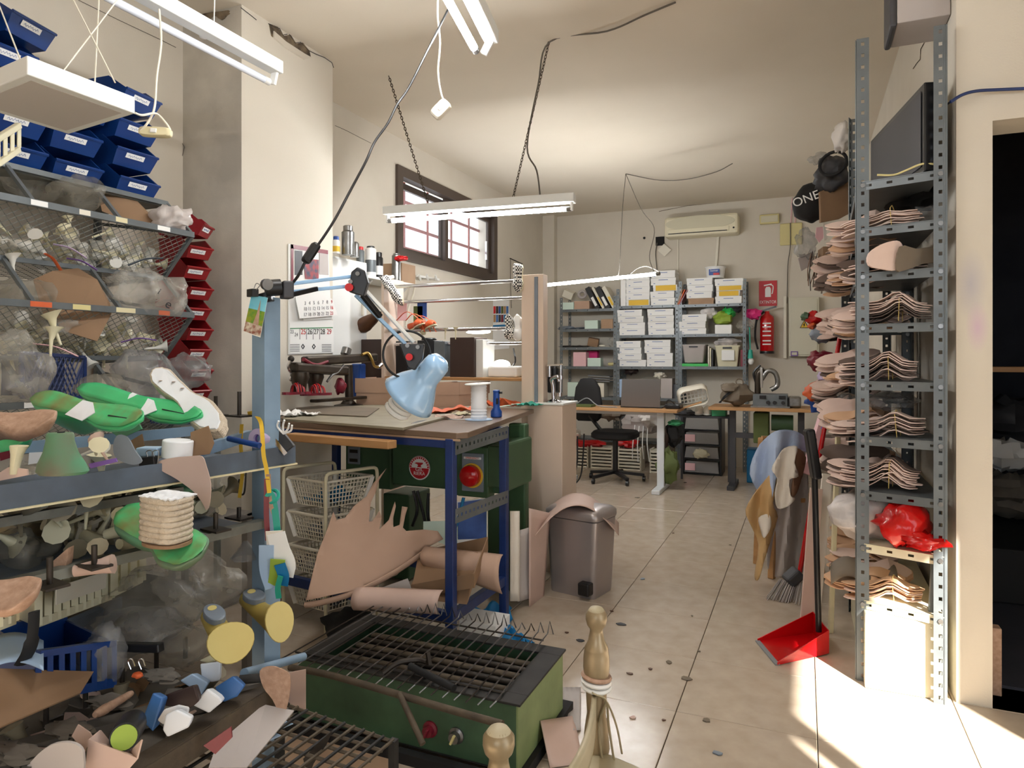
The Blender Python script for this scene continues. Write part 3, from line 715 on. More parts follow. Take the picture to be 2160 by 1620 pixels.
def poke(zb_):
    def fn(k): return (-2.70 + rr(-0.03, 0.04), 1.3 + 0.11 * k + rr(-0.03, 0.03), zb_ - 0.055), (rr(-0.35, 0.35), rr(-0.3, 0.5), rr(0, 6)), rr(0.95, 1.25)
    return fn
scatter(heel_mesh(0.095), 'shoe_heel', 'heel_cream', 'cream stiletto heel poking down through the second basket mesh', 'shoe heel', 'heels poking through the mesh', 8, poke(1.31))
def heel_at(u, v, D, rot, sc, m, lab, kind=0, h=0.095):
    o = heel_mesh(h, kind).build('shoe_heel', m, smooth=True); o.data.transform(Matrix.Translation(V((0, 0, o.location.z)))); o.location = W(u, v, D); o.rotation_euler = [math.radians(a) for a in rot]; o.scale = (sc,) * 3
    return tag(o, lab, 'shoe heel')
heel_at(137, 725, 2.45, (10, -18, 20), 1.25, 'heel_cream', 'long cream stiletto heel dangling before the second basket mesh')
heel_at(115, 752, 2.42, (-6, 4, 90), 1.1, 'heel_cream', 'cream stiletto heel hanging lower left of the long dangling one')
heel_at(38, 590, 2.5, (6, -8, 10), 1.0, 'heel_white', 'white stiletto heel hanging under the upper basket rail at left')
# strips and scraps on the baskets
for k, (u0, v0, u1, v1, D, m, lab) in enumerate((
    (112, 515, 183, 545, 2.55, 'lilac', 'pale lilac strip lying across the upper basket'),
    (95, 535, 128, 570, 2.5, 'orange', 'small red-orange strap hooked on the upper basket rail'),
    (140, 545, 205, 570, 2.6, 'purple', 'purple strap lying along the upper basket rail'),
    (0, 507, 35, 519, 2.4, 'heel_white', 'white rod at the left edge of the upper basket'),
    (255, 722, 330, 718, 2.7, 'purple', 'violet strip in the second basket by the end bar'),
    (70, 725, 165, 752, 2.5, 'pale_pink', 'pale pink sole strip in the second basket'),
    (270, 560, 345, 545, 2.75, 'slate_paint', 'dark blue strap draped at the end of the upper basket'))):
    a, b = W(u0, v0, D), W(u1, v1, D + 0.06); mid = (a + b) / 2 + V((0, 0, 0.012))
    tag(MB().tube(spline([a, mid, b]), 0.009, 6, flat=0.35).build('strap', m, smooth=True), lab, 'strap')
# cardboard pieces
def sheet(name, pts, m, lab, cat, thick=0.003, bend=0.0, group=None, parent=None):
    n = len(pts); c = sum((V(p) for p in pts), V((0, 0, 0))) / n; nrm = (V(pts[1]) - V(pts[0])).cross(V(pts[2]) - V(pts[0])).normalized() * thick / 2
    mb = MB(); mb.v = [V(p) + nrm for p in pts] + [V(p) - nrm for p in pts]
    mb.f = [tuple(range(n)), tuple(reversed(range(n, 2 * n)))] + [(i, i + n, (i + 1) % n + n, (i + 1) % n) for i in range(n)]
    o = mb.build(name, m, parent)
    return tag(o, lab, cat, group) if parent is None else o
sheet('cardboard_sheet', [W(205, 398, 2.86), W(255, 410, 2.92), W(290, 425, 2.98), W(330, 466, 3.0), W(322, 470, 2.98), W(262, 462, 2.88), W(215, 445, 2.82)], 'cardboard_dark', 'brown cardboard divider standing in the upper basket under the blue bins', 'cardboard')
sheet('cardboard_sheet', [W(70, 590, 2.55), W(110, 572, 2.6), W(165, 566, 2.66), W(205, 590, 2.7), (W(232, 640, 2.72)), W(235, 662, 2.7), W(205, 720, 2.64), W(140, 700, 2.56), W(90, 660, 2.54)], 'cardboard_dark', 'large round-edged brown cardboard sheet in the second basket', 'cardboard')
# plastic bags
def bag(u, v, D, rx, ry, rz_, seed, m, lab, amp=0.26, crease=0.14, rot=0, nm='plastic_bag', fq=1.6, cat='bag'):
    o = MB().blob(W(u, v, D), (rx, ry, rz_), seed, amp, fq, 26, 18, RZ(rot), crease).build(nm, m, smooth=True, ang=80); return tag(o, lab, cat)
bag(145, 410, 2.75, 0.15, 0.10, 0.085, 2, 'dusty_bag', 'dusty clear plastic bag bulging at the back of the upper basket', nm='plastic_bag')
bag(70, 385, 2.7, 0.08, 0.1, 0.07, 5, 'clear_bag', 'pale plastic bag tucked under the left blue bins')
bag(362, 462, 2.98, 0.085, 0.07, 0.06, 8, 'bag_milky', 'whitish crumpled bag on the corner of the upper basket', 0.3, 0.25)
eb = bag(310, 618, 2.86, 0.17, 0.1, 0.1, 11, 'clear_bag', 'large clear bag printed with letters in the second basket', 0.2, 0.15, 70)
RF = frame_from(W(400, 640, 2.8) - W(300, 620, 2.8), V((0.2, -0.6, 0.7)))
for ch, u, v, sz in (('e', 356, 642, 0.05), ('i', 336, 615, 0.035)):
    text(ch, sz, W(u, v, 2.70), Matrix((V((0.30, 0.80, -0.5)).normalized(), V((0.2, 0.47, 0.86)).normalized(), V((0.9, -0.4, 0.1)).normalized())).transposed(), 'black_ink', eb)
bag(35, 640, 2.5, 0.12, 0.1, 0.1, 13, 'dusty_bag', 'dusty clear bag in the second basket at the left edge', rot=40)
bag(25, 775, 2.35, 0.13, 0.1, 0.12, 17, 'clear_bag', 'clear plastic bag sagging below the second basket at far left')
bag(300, 790, 2.75, 0.13, 0.1, 0.1, 19, 'grey_bag', 'grey translucent bag bunched under the second basket, beside the espadrille sole')
bag(400, 783, 2.95, 0.1, 0.08, 0.065, 23, 'grey_bag', 'grey translucent bag on the corner below the red bins')
bag(215, 815, 2.55, 0.08, 0.08, 0.05, 29, 'dusty_bag', 'small dusty bag behind the rear green last')
bag(110, 690, 2.6, 0.1, 0.08, 0.05, 31, 'clear_bag', 'crumpled clear bag under the rail of the second basket')
# dark blue mesh crate in the third tier
cr = thing('mesh_crate', 'dark blue diamond-mesh plastic crate in the third wire basket', 'crate', W(110, 800, 2.55))
o0 = W(45, 838, 2.45); o1 = W(178, 838, 2.72); hh = V((0, 0, 0.16)); mb = MB()
for k in range(15):
    for sg in (0, 1):
        a, b = o0.lerp(o1, k / 14), o0.lerp(o1, min(1, max(0, (k + (4 if sg else -4)) / 14))); mb.tube([a, b + hh], 0.0035, 4)
mesh_ = mb.build('crate_mesh', 'blue_frame', cr); mesh_['kind'] = 'stuff'
for a, b in ((o0, o1), (o0 + hh, o1 + hh), (o0, o0 + hh), (o1, o1 + hh)): MB().bar(a, b, 0.012, 0.012).build('crate_edge', 'blue_frame', cr)
back = V((-0.2, 0.05, 0)); MB().bar(o0 + hh, o0 + hh + back, 0.01, 0.012).build('crate_edge', 'blue_frame', cr); MB().bar(o1 + hh, o1 + hh + back, 0.01, 0.012).build('crate_edge', 'blue_frame', cr)
sheet('crate_back', [o0 + back, o1 + back, o1 + back + hh, o0 + back + hh], 'blue_frame', '', '', parent=cr)
# slatted cream holder at the far left on top of the rack
ho = thing('slatted_basket', 'cream plastic slatted basket at the left edge below the LED panel', 'basket', W(12, 310, 2.3))
a = W(-20, 340, 2.25); b = W(40, 300, 2.42)
for k in range(5): MB().bar(a.lerp(b, k / 4) + V((0, 0, -0.02)), a.lerp(b, k / 4) + V((0, 0, 0.06)), 0.014, 0.006).build('slat', 'cream_plastic', ho, bevel=0.002)
MB().bar(a + V((0, 0, 0.06)), b + V((0, 0, 0.06)), 0.02, 0.02).build('rim', 'cream_plastic', ho, bevel=0.004); MB().bar(a + V((0, 0, -0.025)), b + V((0, 0, -0.025)), 0.016, 0.02).build('foot_rail', 'cream_plastic', ho, bevel=0.004)

# ------------------------------------------------------------------ blue trolley of lasts (left foreground)
E = V((0.157, 0.988, 0)).normalized(); NL = V((-E.y, E.x, 0))      # along the trolley, and to its back (left)
T0 = V((-1.515, 0.876, 0))                                         # front rail at the left picture edge
def TP(s, n, z): return T0 + E * s + NL * n + V((0, 0, z))        # s along, n back, z up
tr = thing('last_trolley', 'pale blue angle-iron trolley carrying shoe lasts, left foreground', 'trolley', TP(0.3, 0.2, 0))
SPOST = 0.645
def angle(p0, p1, w_, dirs, m, nm, t=0.004):
    """L section bar from p0 to p1, legs along dirs[0] and dirs[1]"""
    p0, p1 = V(p0), V(p1); a, b = V(dirs[0]) * w_, V(dirs[1]) * w_; ta, tb = V(dirs[0]) * t, V(dirs[1]) * t
    ring = lambda p: [p, p + a, p + a + tb, p + ta + tb, p + b + ta, p + b]
    return MB().loft([ring(p0), ring(p1)]).build(nm, m, tr)
angle(TP(SPOST, 0, 0.06), TP(SPOST, 0, 1.475), 0.055, (NL, E), 'pale_blue_paint', 'post')
angle(TP(-0.75, 0, 0.06), TP(-0.75, 0, 1.475), 0.055, (NL, E), 'pale_blue_paint', 'post')
MB().bar(TP(SPOST + 0.03, 0.03, 0.0), TP(SPOST + 0.03, 0.03, 0.06), 0.04, 0.04, E).build('castor', 'black_matte', tr)
MB().bar(TP(-0.72, 0.03, 0.0), TP(-0.72, 0.03, 0.06), 0.04, 0.04, E).build('castor', 'black_matte', tr)
# top shelf
MB().bar(TP(-0.8, -0.004, 1.014), TP(0.75, -0.004, 1.014), 0.006, 0.052).build('front_rail', 'slate_paint', tr)
MB().bar(TP(-0.8, -0.009, 0.986), TP(0.75, -0.009, 0.986), 0.014, 0.004).build('rail_lip', 'aged_plastic', tr)
MB().bar(TP(-0.8, 0.20, 0.99), TP(0.72, 0.20, 0.99), 0.38, 0.006).build('shelf_plate', 'slate_paint', tr)
MB().bar(TP(-0.8, 0.36, 1.07), TP(0.66, 0.36, 1.07), 0.006, 0.03).build('back_rail', 'pale_blue_paint', tr)
MB().bar(TP(-0.8, 0.09, 0.945), TP(0.45, 0.09, 0.945), 0.02, 0.02).build('cross_rail', 'grey_metal_worn', tr)
MB().bar(TP(0.08, 0.09, 0.955), TP(0.08, 0.0, 0.985), 0.014, 0.014).build('bracket', 'grey_metal_worn', tr)
MB().bar(TP(0.42, 0.02, 1.048), TP(0.70, 0.14, 1.066), 0.02, 0.03).build('side_rail', 'pale_blue_paint', tr)
# middle and low peg bars
MB().bar(TP(-0.8, 0.0, 0.83), TP(0.64, 0.0, 0.83), 0.035, 0.022).build('peg_bar', 'grey_metal_worn', tr)
MB().bar(TP(-0.8, 0.27, 0.815), TP(0.64, 0.27, 0.815), 0.5, 0.006).build('shelf_plate', 'slate_paint', tr)
def peg(p, h=0.06, plate=True, nm='peg'):
    MB().cyl(p, p + V((0, 0, h)), 0.006, n=10).build(nm, 'dark_steel', tr, smooth=True)
    if plate: MB().box(p + V((0, 0, 0.004)), (0.07, 0.045, 0.005), RZ(-9)).build('peg_plate', 'dark_steel', tr)
for u, v0, v1 in ((105, 1238, 1175), (199, 1196, 1150)):
    d = Wz(u, v0, 0.842); dd = (d - EYE).dot(V((-SN, CN, 0))); peg(d, px(v0 - v1, dd))
for u, v0, v1 in ((455, 1120, 1082), (504, 1095, 1070)):
    d = Wz(u, v0, 0.842); dd = (d - EYE).dot(V((-SN, CN, 0))); peg(d, px(v0 - v1, dd))
for u, v0, D, h in ((455, 878, 2.2, 0.065), (505, 880, 2.0, 0.075)): peg(W(u, v0, D), h)
# low tray
ZT = 0.45
MB().bar(Wz(-240, 1663, ZT), Wz(560, 1443, ZT), 0.045, 0.035).build('peg_bar', 'dust', tr)
R2a, R2b = V((-1.272, 0.55, ZT + 0.005)), V((-1.278, 1.40, ZT + 0.005))
MB().bar(R2a, R2b, 0.05, 0.006).build('tray_edge', 'rust', tr); MB().bar(R2a + V((0.025, 0, -0.025)), R2b + V((0.025, 0, -0.025)), 0.006, 0.05).build('tray_edge', 'rust', tr)
MB().boxa((-1.75, 0.55, ZT - 0.035), (-1.27, 1.36, ZT - 0.03)).build('tray_plate', 'dust', tr)
for u, v0, v1 in ((97, 1532, 1473), (180, 1492, 1437), (258, 1450, 1410), (330, 1410, 1372), (391, 1388, 1344)):
    d = Wz(u, v0, ZT + 0.02); dd = (d - EYE).dot(V((-SN, CN, 0))); peg(d, px(v0 - v1, dd), False)
MB().cyl(W(515, 1420, 1.75), W(640, 1385, 2.1), 0.012, n=12).build('tube_arm', 'pale_blue_paint', tr, smooth=True)
MB().cyl(W(505, 1434, 1.72), W(596, 1426, 1.74), 0.011, n=12).build('tube_arm', 'soot', tr, smooth=True)

# ------------------------------------------------------------------ lasts and soles
def ip(tab, s):
    for (a, x), (b, y) in zip(tab, tab[1:]):
        if s <= b:
            t = (s - a) / (b - a) if b > a else 0; t = t * t * (3 - 2 * t); return x + (y - x) * t
    return tab[-1][1]
HW = ((0, 0.006), (0.05, 0.020), (0.13, 0.029), (0.3, 0.027), (0.48, 0.023), (0.7, 0.037), (0.85, 0.033), (0.95, 0.020), (1, 0.004))
def ysh(s, side=1): return side * 0.008 * math.sin(max(0, s - 0.3) * 3.2)
def last_mesh(M, Ln=0.25, heel=0.06, cone=0.11):
    DP = ((0, 0.055), (0.1, cone * 0.85), (0.22, cone), (0.42, cone * 0.72), (0.6, 0.05), (0.8, 0.035), (1, 0.012))
    ZS = ((0, heel), (0.2, heel * 0.93), (0.45, heel * 0.42), (0.68, 0.0), (0.85, 0.002), (1, 0.012))
    mb = MB(); rings = []; N_ = 20
    for k in range(N_ + 1):
        s = k / N_; w_ = ip(HW, s); z = ip(ZS, s); d = ip(DP, s); y = ysh(s); x = s * Ln; cw = 0.5 if s < 0.5 else 0.6
        sec = [(-w_, 0), (-w_ * 1.08, -0.16 * d), (-w_ * 1.0, -0.42 * d), (-w_ * cw, -0.86 * d), (-w_ * 0.25, -d), (w_ * 0.25, -d), (w_ * cw, -0.86 * d), (w_ * 1.0, -0.42 * d), (w_ * 1.08, -0.16 * d), (w_, 0)]
        rings.append([M @ V((x, y + a, z + b)) for a, b in sec])
    mb.loft(rings); sole = MB()
    def top(a, b):
        s = 0.02 + 0.96 * a; return M @ V((s * Ln, ysh(s) + (2 * b - 1) * ip(HW, s) * 0.93, ip(ZS, s) + 0.0015))
    sole.grid(top, 22, 4)
    return mb, sole
def axes(pa_, pb_, upv, Ln=None):
    R = frame_from(V(pb_) - V(pa_), upv); return XF(V(pa_), R), (V(pb_) - V(pa_)).length
def last(label, ph, pt, upv, m, sole_m=None, heel=0.06, cone=0.11, sx=1.0, name='shoe_last', crack=False):
    M, Ln = axes(ph, pt, upv); M = M @ Matrix.Diagonal((1, sx, sx, 1))
    t = thing(name, label, 'shoe last', V(ph).lerp(V(pt), 0.4) - V((0, 0, 0.1)))
    a, b = last_mesh(M, Ln, heel, cone); a.build('last_body', m, t, smooth=True, sub=1, ang=70)
    if sole_m: b.build('sole_face', sole_m, t, smooth=True, solid=0.0015)
    if crack:
        MB().tube([M @ V((Ln * s, ysh(s) - 0.004, 0.003 + 0.012 * max(0, s - 0.85))) for s in (0.68, 0.8, 0.9, 0.985)], 0.0018, 4).build('groove', 'black_ink', t)
    return t, M, Ln
UPC = V((0.15, -0.35, 0.9))
g1, M1, Ln1 = last('glossy green shoe last lying sole up on the trolley, front one', W(86, 856, 1.72), W(301, 893, 1.56), V((0.1, -0.75, 0.85)), 'last_green', 'last_sole_dirt', 0.035, 0.12, 1.0, crack=True)
sheet('tape_patch', [M1 @ V((Ln1 * s, y, z)) for s, y, z in ((0.40, -0.027, 0.02), (0.55, -0.030, 0.011), (0.58, 0.0, 0.010), (0.5, 0.024, 0.015), (0.42, 0.022, 0.021))], 'foam_white', '', '', 0.002, parent=g1)
g2, M2, Ln2 = last('glossy green shoe last with white taped waist, rear one on the trolley', W(176, 830, 1.98), W(427, 886, 1.80), V((0.1, -0.75, 0.85)), 'last_green', 'last_green', 0.03, 0.08, 1.0, crack=True)
sheet('tape_patch', [M2 @ V((Ln2 * s, y, z)) for s, y, z in ((0.36, -0.031, 0.016), (0.60, -0.036, 0.006), (0.66, -0.005, 0.006), (0.58, 0.022, 0.008), (0.40, 0.028, 0.016))], 'foam_white', '', '', 0.002, parent=g2)
last('tan cork-coloured shoe last lying at the left edge of the trolley shelf', W(-100, 885, 1.55), W(114, 892, 1.5), V((0.1, -0.55, 0.85)), 'cork', None, 0.01, 0.07, 1.15)
last('tan cork-coloured shoe last at the left edge, below the trolley shelf', W(-120, 1240, 1.25), W(74, 1262, 1.22), V((0.1, -0.5, 0.9)), 'cork', None, 0.01, 0.06, 1.1)
last('green plastic last half hidden behind the tan one at the left edge', W(-60, 925, 1.68), W(60, 935, 1.66), V((0.1, -0.5, 0.85)), 'last_green', None, 0.02, 0.05)
# cut cone of a last standing on the rail
mb = MB(); c0 = W(132, 1000, 1.42)
mb.loft([[c0 + RZ(25) @ V((rx * math.cos(6.28318 * i / 20) + ox, ry * math.sin(6.28318 * i / 20), z)) for i in range(20)] for z, rx, ry, ox in ((0, 0.046, 0.030, 0), (0.006, 0.052, 0.033, 0), (0.022, 0.047, 0.030, -0.002), (0.045, 0.034, 0.025, -0.004), (0.07, 0.027, 0.022, -0.005), (0.082, 0.027, 0.021, -0.005), (0.086, 0.024, 0.018, -0.005))])
cn = thing('last_cone', 'green bell-shaped half of a last standing on the blue rail', 'shoe last', c0)
mb.build('cone_body', 'last_green_dirty', cn, smooth=True); MB().cyl(c0 + V((-0.005, 0, 0.084)), c0 + V((-0.005, 0, 0.088)), 0.007, n=12).build('peg_hole', 'black_ink', cn)

def outline(Ln, k=1.0, n=30):
    L_, R_ = [], []
    for i in range(n + 1):
        s = 0.5 - 0.5 * math.cos(math.pi * i / n); w_ = ip(HW, s) * k; L_.append((s, ysh(s) + w_)); R_.append((s, ysh(s) - w_))
    return [(s * Ln, y) for s, y in R_] + [(s * Ln, y) for s, y in reversed(L_)][1:-1]
def espadrille(label, ph, pt, upv, hh_, ht, ropes, top_m, k=1.15, patch=True):
    M, Ln = axes(ph, pt, upv); ol = outline(Ln, k); t = thing('espadrille_sole', label, 'sole', V(ph).lerp(V(pt), 0.5) - V((0, 0, 0.05)))
    def H(x): s = x / Ln; return hh_ + (ht - hh_) * (s * s * (3 - 2 * s))
    cx = Ln / 2
    def ring(z01, g): return [M @ V((cx + (x - cx) * g, y * (g + (g - 1) * 2), H(x) * z01)) for x, y in ol]
    for r in range(ropes):
        z0, z1 = r / ropes, (r + 1) / ropes
        MB().loft([ring(z0 + 0.003, 0.985), ring(z0 + 0.2 / ropes, 1.0), ring((z0 + z1) / 2, 1.007), ring(z1 - 0.2 / ropes, 1.0), ring(z1 - 0.003, 0.985)]).build('jute_rope', 'jute', t, smooth=True)
    MB().loft([ring(1.0, 0.95), [M @ V((cx + (x - cx) * 0.94, y * 0.84, H(x) + 0.003)) for x, y in ol]]).build('top_face', top_m, t)
    return t, M, Ln
e1, ME, LE = espadrille('tall jute espadrille sole with white top leaning on the trolley', W(340, 800, 2.02), W(470, 926, 1.78), V((0.55, -0.72, 0.42)), 0.045, 0.03, 5, 'foam_white', 1.05)
for s, y in ((0.30, 0.012), (0.42, 0.016), (0.2, -0.01)): MB().blob(ME @ V((LE * s, y, 0.049 - 0.01 * s)), (0.006, 0.004, 0.001), 3, 0.4, nu=8, nv=6).build('glue_stain', 'cork', e1)
sheet('tape_patch', [W(402, 912, 1.74), W(440, 898, 1.74), W(452, 935, 1.735), W(442, 958, 1.73), W(405, 962, 1.735)], 'cardboard_dark', '', '', 0.002, parent=e1)
dl, MD, LD = last('worn green last with a jute wedge on its heel, trolley middle level', W(262, 1090, 1.62), W(418, 1188, 1.52), V((0.3, -0.55, 0.85)), 'last_green_dirty', 'last_sole_dirt', 0.02, 0.07, 1.45)
# upright jute wedge seen from the heel
wj = thing('jute_wedge', 'thick jute wedge heel with torn white top on the worn green last', 'sole', W(335, 1150, 1.55))
cb = W(348, 1140, 1.54); wd_ = frame_from(W(405, 1140, 1.54) - W(290, 1120, 1.6))
for r in range(8):
    z = 0.0125 * r; mbj = MB(); rings = []
    for dz, g in ((0.0, 0.93), (0.002, 0.985), (0.0062, 1.012), (0.0104, 0.985), (0.0124, 0.93)):
        rings.append([cb + wd_ @ V(((0.048 * math.copysign(abs(math.cos(a)) ** 0.7, math.cos(a)) + (0.012 if math.cos(a) < 0 else 0) * -1) * g, (0.034 if math.sin(a) < 0 else 0.055) * math.copysign(abs(math.sin(a)) ** 0.7, math.sin(a)) * g, z + dz)) for a in [6.28318 * i / 28 for i in range(28)]])
    mbj.loft(rings).build('jute_rope', 'jute', wj, smooth=True)
MB().grid(lambda a, b: cb + wd_ @ V((-0.05 + 0.095 * a, -0.03 + 0.075 * b, 0.101 + 0.006 * noise.noise(V((a * 9, b * 9, 2))))), 14, 10).build('torn_top', 'foam_white', wj, solid=0.003)
MB().loft([[cb + wd_ @ V((0.054 * math.cos(a), (0.04 if math.sin(a) < 0 else 0.06) * math.sin(a), z)) for a in [6.28318 * i / 28 for i in range(28)]] for z in (-0.008, -0.001)]).build('welt', 'cardboard_dark', wj)
# yellow lasts with grey heel seats
def yellow_last(label, ca, ra, cb_, rb, nrm):
    ca, cb_ = V(ca), V(cb_); t = thing('shoe_last', label, 'shoe last', cb_ - V((0, 0, 0.1)))
    Rb = frame_from(nrm, V((0, 0, 1))); ax = (cb_ - ca).normalized(); Ra = frame_from(ax, V((0, 0, 1))); rings = []
    for k in range(9):
        s = k / 8; c = ca.lerp(cb_, s) + V((0, 0, -0.012)) * math.sin(math.pi * s); pinch = 1 - 0.28 * math.sin(math.pi * s)
        ring = []
        for i in range(24):
            a = 6.28318 * i / 24; pa_ = Ra @ V((0, ra[0] * math.cos(a), ra[1] * math.sin(a))); pb_ = Rb @ V((0, rb[0] * math.cos(a) * (1 + 0.12 * math.sin(a)), rb[1] * math.sin(a)))
            ring.append(c + pa_.lerp(pb_, s) * pinch)
        rings.append(ring)
    rings.insert(0, [ca - ax * 0.014 + Ra @ V((0, ra[0] * 0.6 * math.cos(6.28318 * i / 24), ra[1] * 0.6 * math.sin(6.28318 * i / 24))) for i in range(24)])
    MB().loft(rings).build('last_body', 'last_yellow', t, smooth=True, ang=50)
    MB().loft([[p + Rb @ V((0.0, 0, 0)) for p in [cb_ + Rb @ V((d, rb[0] * g * math.cos(a) * (1 + 0.12 * math.sin(a)), rb[1] * g * math.sin(a))) for a in [6.28318 * i / 24 for i in range(24)]]] for d, g in ((0.0, 0.985), (0.003, 0.97))]).build('cut_face', 'last_yellow_face', t)
    sn = (EYE - ca).normalized() * 0.3 + V((0, 0, 1)); sn.normalize(); Rs = frame_from(sn, ax); q_ = ca.lerp(cb_, 0.18) + sn * ra[1] * 0.9
    Rs = Matrix((ax, sn.cross(ax).normalized(), sn)).transposed()
    MB().loft([[q_ + Rs @ V((0.05 * g * math.cos(a), ra[0] * 0.95 * g * math.sin(a), z)) for a in [6.28318 * i / 22 for i in range(22)]] for z, g in ((-0.012, 1.0), (0.002, 0.97), (0.004, 0.9))]).build('heel_seat', 'heel_grey', t, smooth=True)
    MB().cyl(q_ + sn * 0.002 - ax * 0.018, q_ + sn * 0.006 - ax * 0.018, 0.011, n=16).build('yellow_dot', 'last_yellow_face', t)
    return t
yellow_last('yellow shoe last with cut face toward the camera, grey heel seat, front one', W(445, 1298, 1.78), (0.026, 0.024), W(487, 1356, 1.66), (0.054, 0.048), EYE - W(487, 1356, 1.62) + V((0.15, 0, 0.25)))
yellow_last('yellow shoe last with chipped cut face beside the basket trolley, rear one', W(525, 1262, 1.95), (0.028, 0.026), W(590, 1312, 1.80), (0.038, 0.052), EYE - W(590, 1312, 1.8) + V((1.1, 0.1, 0.1)))

# ------------------------------------------------------------------ things on the trolley's top shelf
def boxthing(name, lab, cat, c, d, R, m, bevel=0.003, group=None): return tag(MB().box(c, d, R).build(name, m, bevel=bevel), lab, cat, group)
tag(MB().cyl(W(373, 966, 1.72), W(376, 928, 1.72), 0.036, n=28).build('tape_roll', 'foam_white', smooth=True, bevel=0.003), 'thick white tape roll standing on the blue rail', 'tape roll')
boxthing('foam_block', 'pale block beside the white tape roll on the rail', 'block', W(318, 952, 1.72), (0.055, 0.04, 0.022), RZ(20), 'block_lightblue')
heel_at(36, 1000, 1.42, (0, 4, 30), 0.62, 'heel_cream', 'cream block heel standing upright at the left end of the rail', 1)
heel_at(212, 962, 1.58, (60, 20, 40), 0.75, 'heel_cream', 'cream heel lying among pieces behind the green cone')
heel_at(178, 955, 1.6, (70, -30, 100), 0.7, 'heel_white', 'white heel lying left of the cream one behind the green cone')
heel_at(232, 965, 1.55, (-10, -50, 10), 0.7, 'leather_pink', 'pinkish heel leaning beside the grey sole piece')
def plate(name, lab, cat, uv, D, m, th=0.003, tilt=0.0, ds=None):
    if len(uv) > 6 and not ds and name != 'metal_blade': uv = cc(uv, 3)
    pts = [W(u, v, D + (tilt * (v - uv[0][1]) / 100.0) + (ds[i] if ds else 0)) for i, (u, v) in enumerate(uv)]; return sheet(name, pts, m, lab, cat, th)
plate('sole_piece', 'grey rubber sole piece leaning on the rail', 'sole', [(240, 935), (250, 917), (270, 923), (285, 950), (300, 972), (285, 980), (262, 975), (243, 962)], 1.60, 'heel_grey', 0.004)
plate('sole_piece', 'purple sole strip lying along the rail behind the cone', 'sole', [(188, 978), (245, 966), (248, 974), (192, 988)], 1.5, 'purple', 0.004)
plate('sole_piece', 'pink insole lying at the left end of the blue rail', 'sole', [(-10, 1003), (20, 985), (58, 990), (60, 1002), (-10, 1016)], 1.42, 'leather_pink', 0.005)
plate('sole_piece', 'brown leather offcut standing behind the espadrille sole', 'sole', [(275, 930), (300, 915), (306, 945), (280, 960)], 1.85, 'cardboard_dark', 0.003)
plate('paper_scrap', 'folded white paper behind the green cone at left', 'paper', [(62, 955), (95, 953), (90, 975), (60, 980)], 1.6, 'paper', 0.002)
plate('sole_piece', 'dull green piece under the two lasts', 'sole', [(232, 908), (290, 885), (300, 905), (255, 925)], 1.75, 'last_green_dirty', 0.006)
plate('red_scrap', 'small red scrap at the left end of the trolley shelf', 'scrap', [(0, 955), (30, 948), (34, 962), (2, 972)], 1.62, 'maroon', 0.004)
boxthing('batten', 'light brown wooden batten lying under the front rail', 'batten', W(135, 1044, 1.545), (0.125, 0.012, 0.016), frame_from(W(190, 1031, 1.52) - W(80, 1050, 1.44)), 'cork', 0.001)
# binder clips with a hanging leather template
bc = thing('binder_clip', 'black binder clip gripping the trolley rail by the pink template', 'clip', W(313, 990, 1.69))
MB().prism([(-0.018, 0), (0.018, 0), (0.004, 0.03), (-0.004, 0.03)], 0.03, XF(W(300, 990, 1.685), frame_from(V((0, 0, 1)).cross(E) * 1, E))).build('clip_body', 'black_plastic', bc)
MB().bar(W(297, 978, 1.68), W(330, 974, 1.68), 0.02, 0.03).build('clip_jaw', 'black_plastic', bc, bevel=0.002)
for du in (0, 14):
    MB().tube(spline([W(306 + du, 988, 1.675), W(311 + du, 965, 1.675), W(309 + du, 953, 1.675), W(317 + du, 950, 1.675), W(321 + du, 957, 1.675), W(317 + du, 986, 1.675)]), 0.0013, 5).build('clip_wire', 'steel', bc)
plate('leather_template', 'pale pink leather template hanging from the trolley rail', 'template', [(328, 978), (355, 967), (405, 962), (427, 963), (436, 985), (445, 1020), (443, 1060), (436, 1076), (428, 1062), (410, 1038), (372, 1010), (340, 992)], 1.685, 'leather_pink', 0.003)
bg = thing('binder_clip', 'big black binder clip with white handles at the end of the rail', 'clip', W(595, 945, 2.0))
R_ = frame_from(W(612, 945, 2.0) - W(582, 908, 2.0), V((0.2, -0.9, 0.3)))
MB().box(W(596, 926, 2.0), (0.075, 0.03, 0.022), R_).build('clip_body', 'black_plastic', bg, bevel=0.003)
MB().box(W(588, 938, 1.985), (0.07, 0.012, 0.012), R_).build('clip_edge', 'chrome', bg)
for (u, v) in ((588, 888), (600, 886), (610, 893), (616, 897)): MB().tube(spline([W(598, 915, 1.99), W(u - 3, v + 12, 1.98), W(u, v, 1.97)]), 0.003, 6).build('clip_handle', 'white_plastic', bg)
tp = thing('tape_roll', 'small purple-cored roll of clear tape on the end of the rail', 'tape roll', W(547, 945, 1.98))
MB().lathe([(0.028, -0.012), (0.028, 0.012), (0.012, 0.012), (0.012, -0.012), (0.028, -0.012)], 24, W(547, 925, 1.96), frame_from(V((0.3, 0.1, 0.5)), V((0, -1, 0))), False).build('roll', 'lilac', tp, smooth=True)
MB().torus(W(547, 925, 1.96), 0.012, 0.003, 20, 6, frame_from(V((0.3, 0.1, 0.5)), V((0, -1, 0)))).build('core', 'purple', tp, smooth=True)
tag(MB().cyl(W(482, 925, 1.9), W(548, 940, 1.86), 0.008, n=12).build('marker_pen', 'blue_bin', smooth=True), 'blue marker pen lying beside the tape roll', 'pen')
tm = thing('tape_measure', 'yellow tape measure draped over the trolley rail by the post', 'tape measure', W(545, 1000, 1.9))
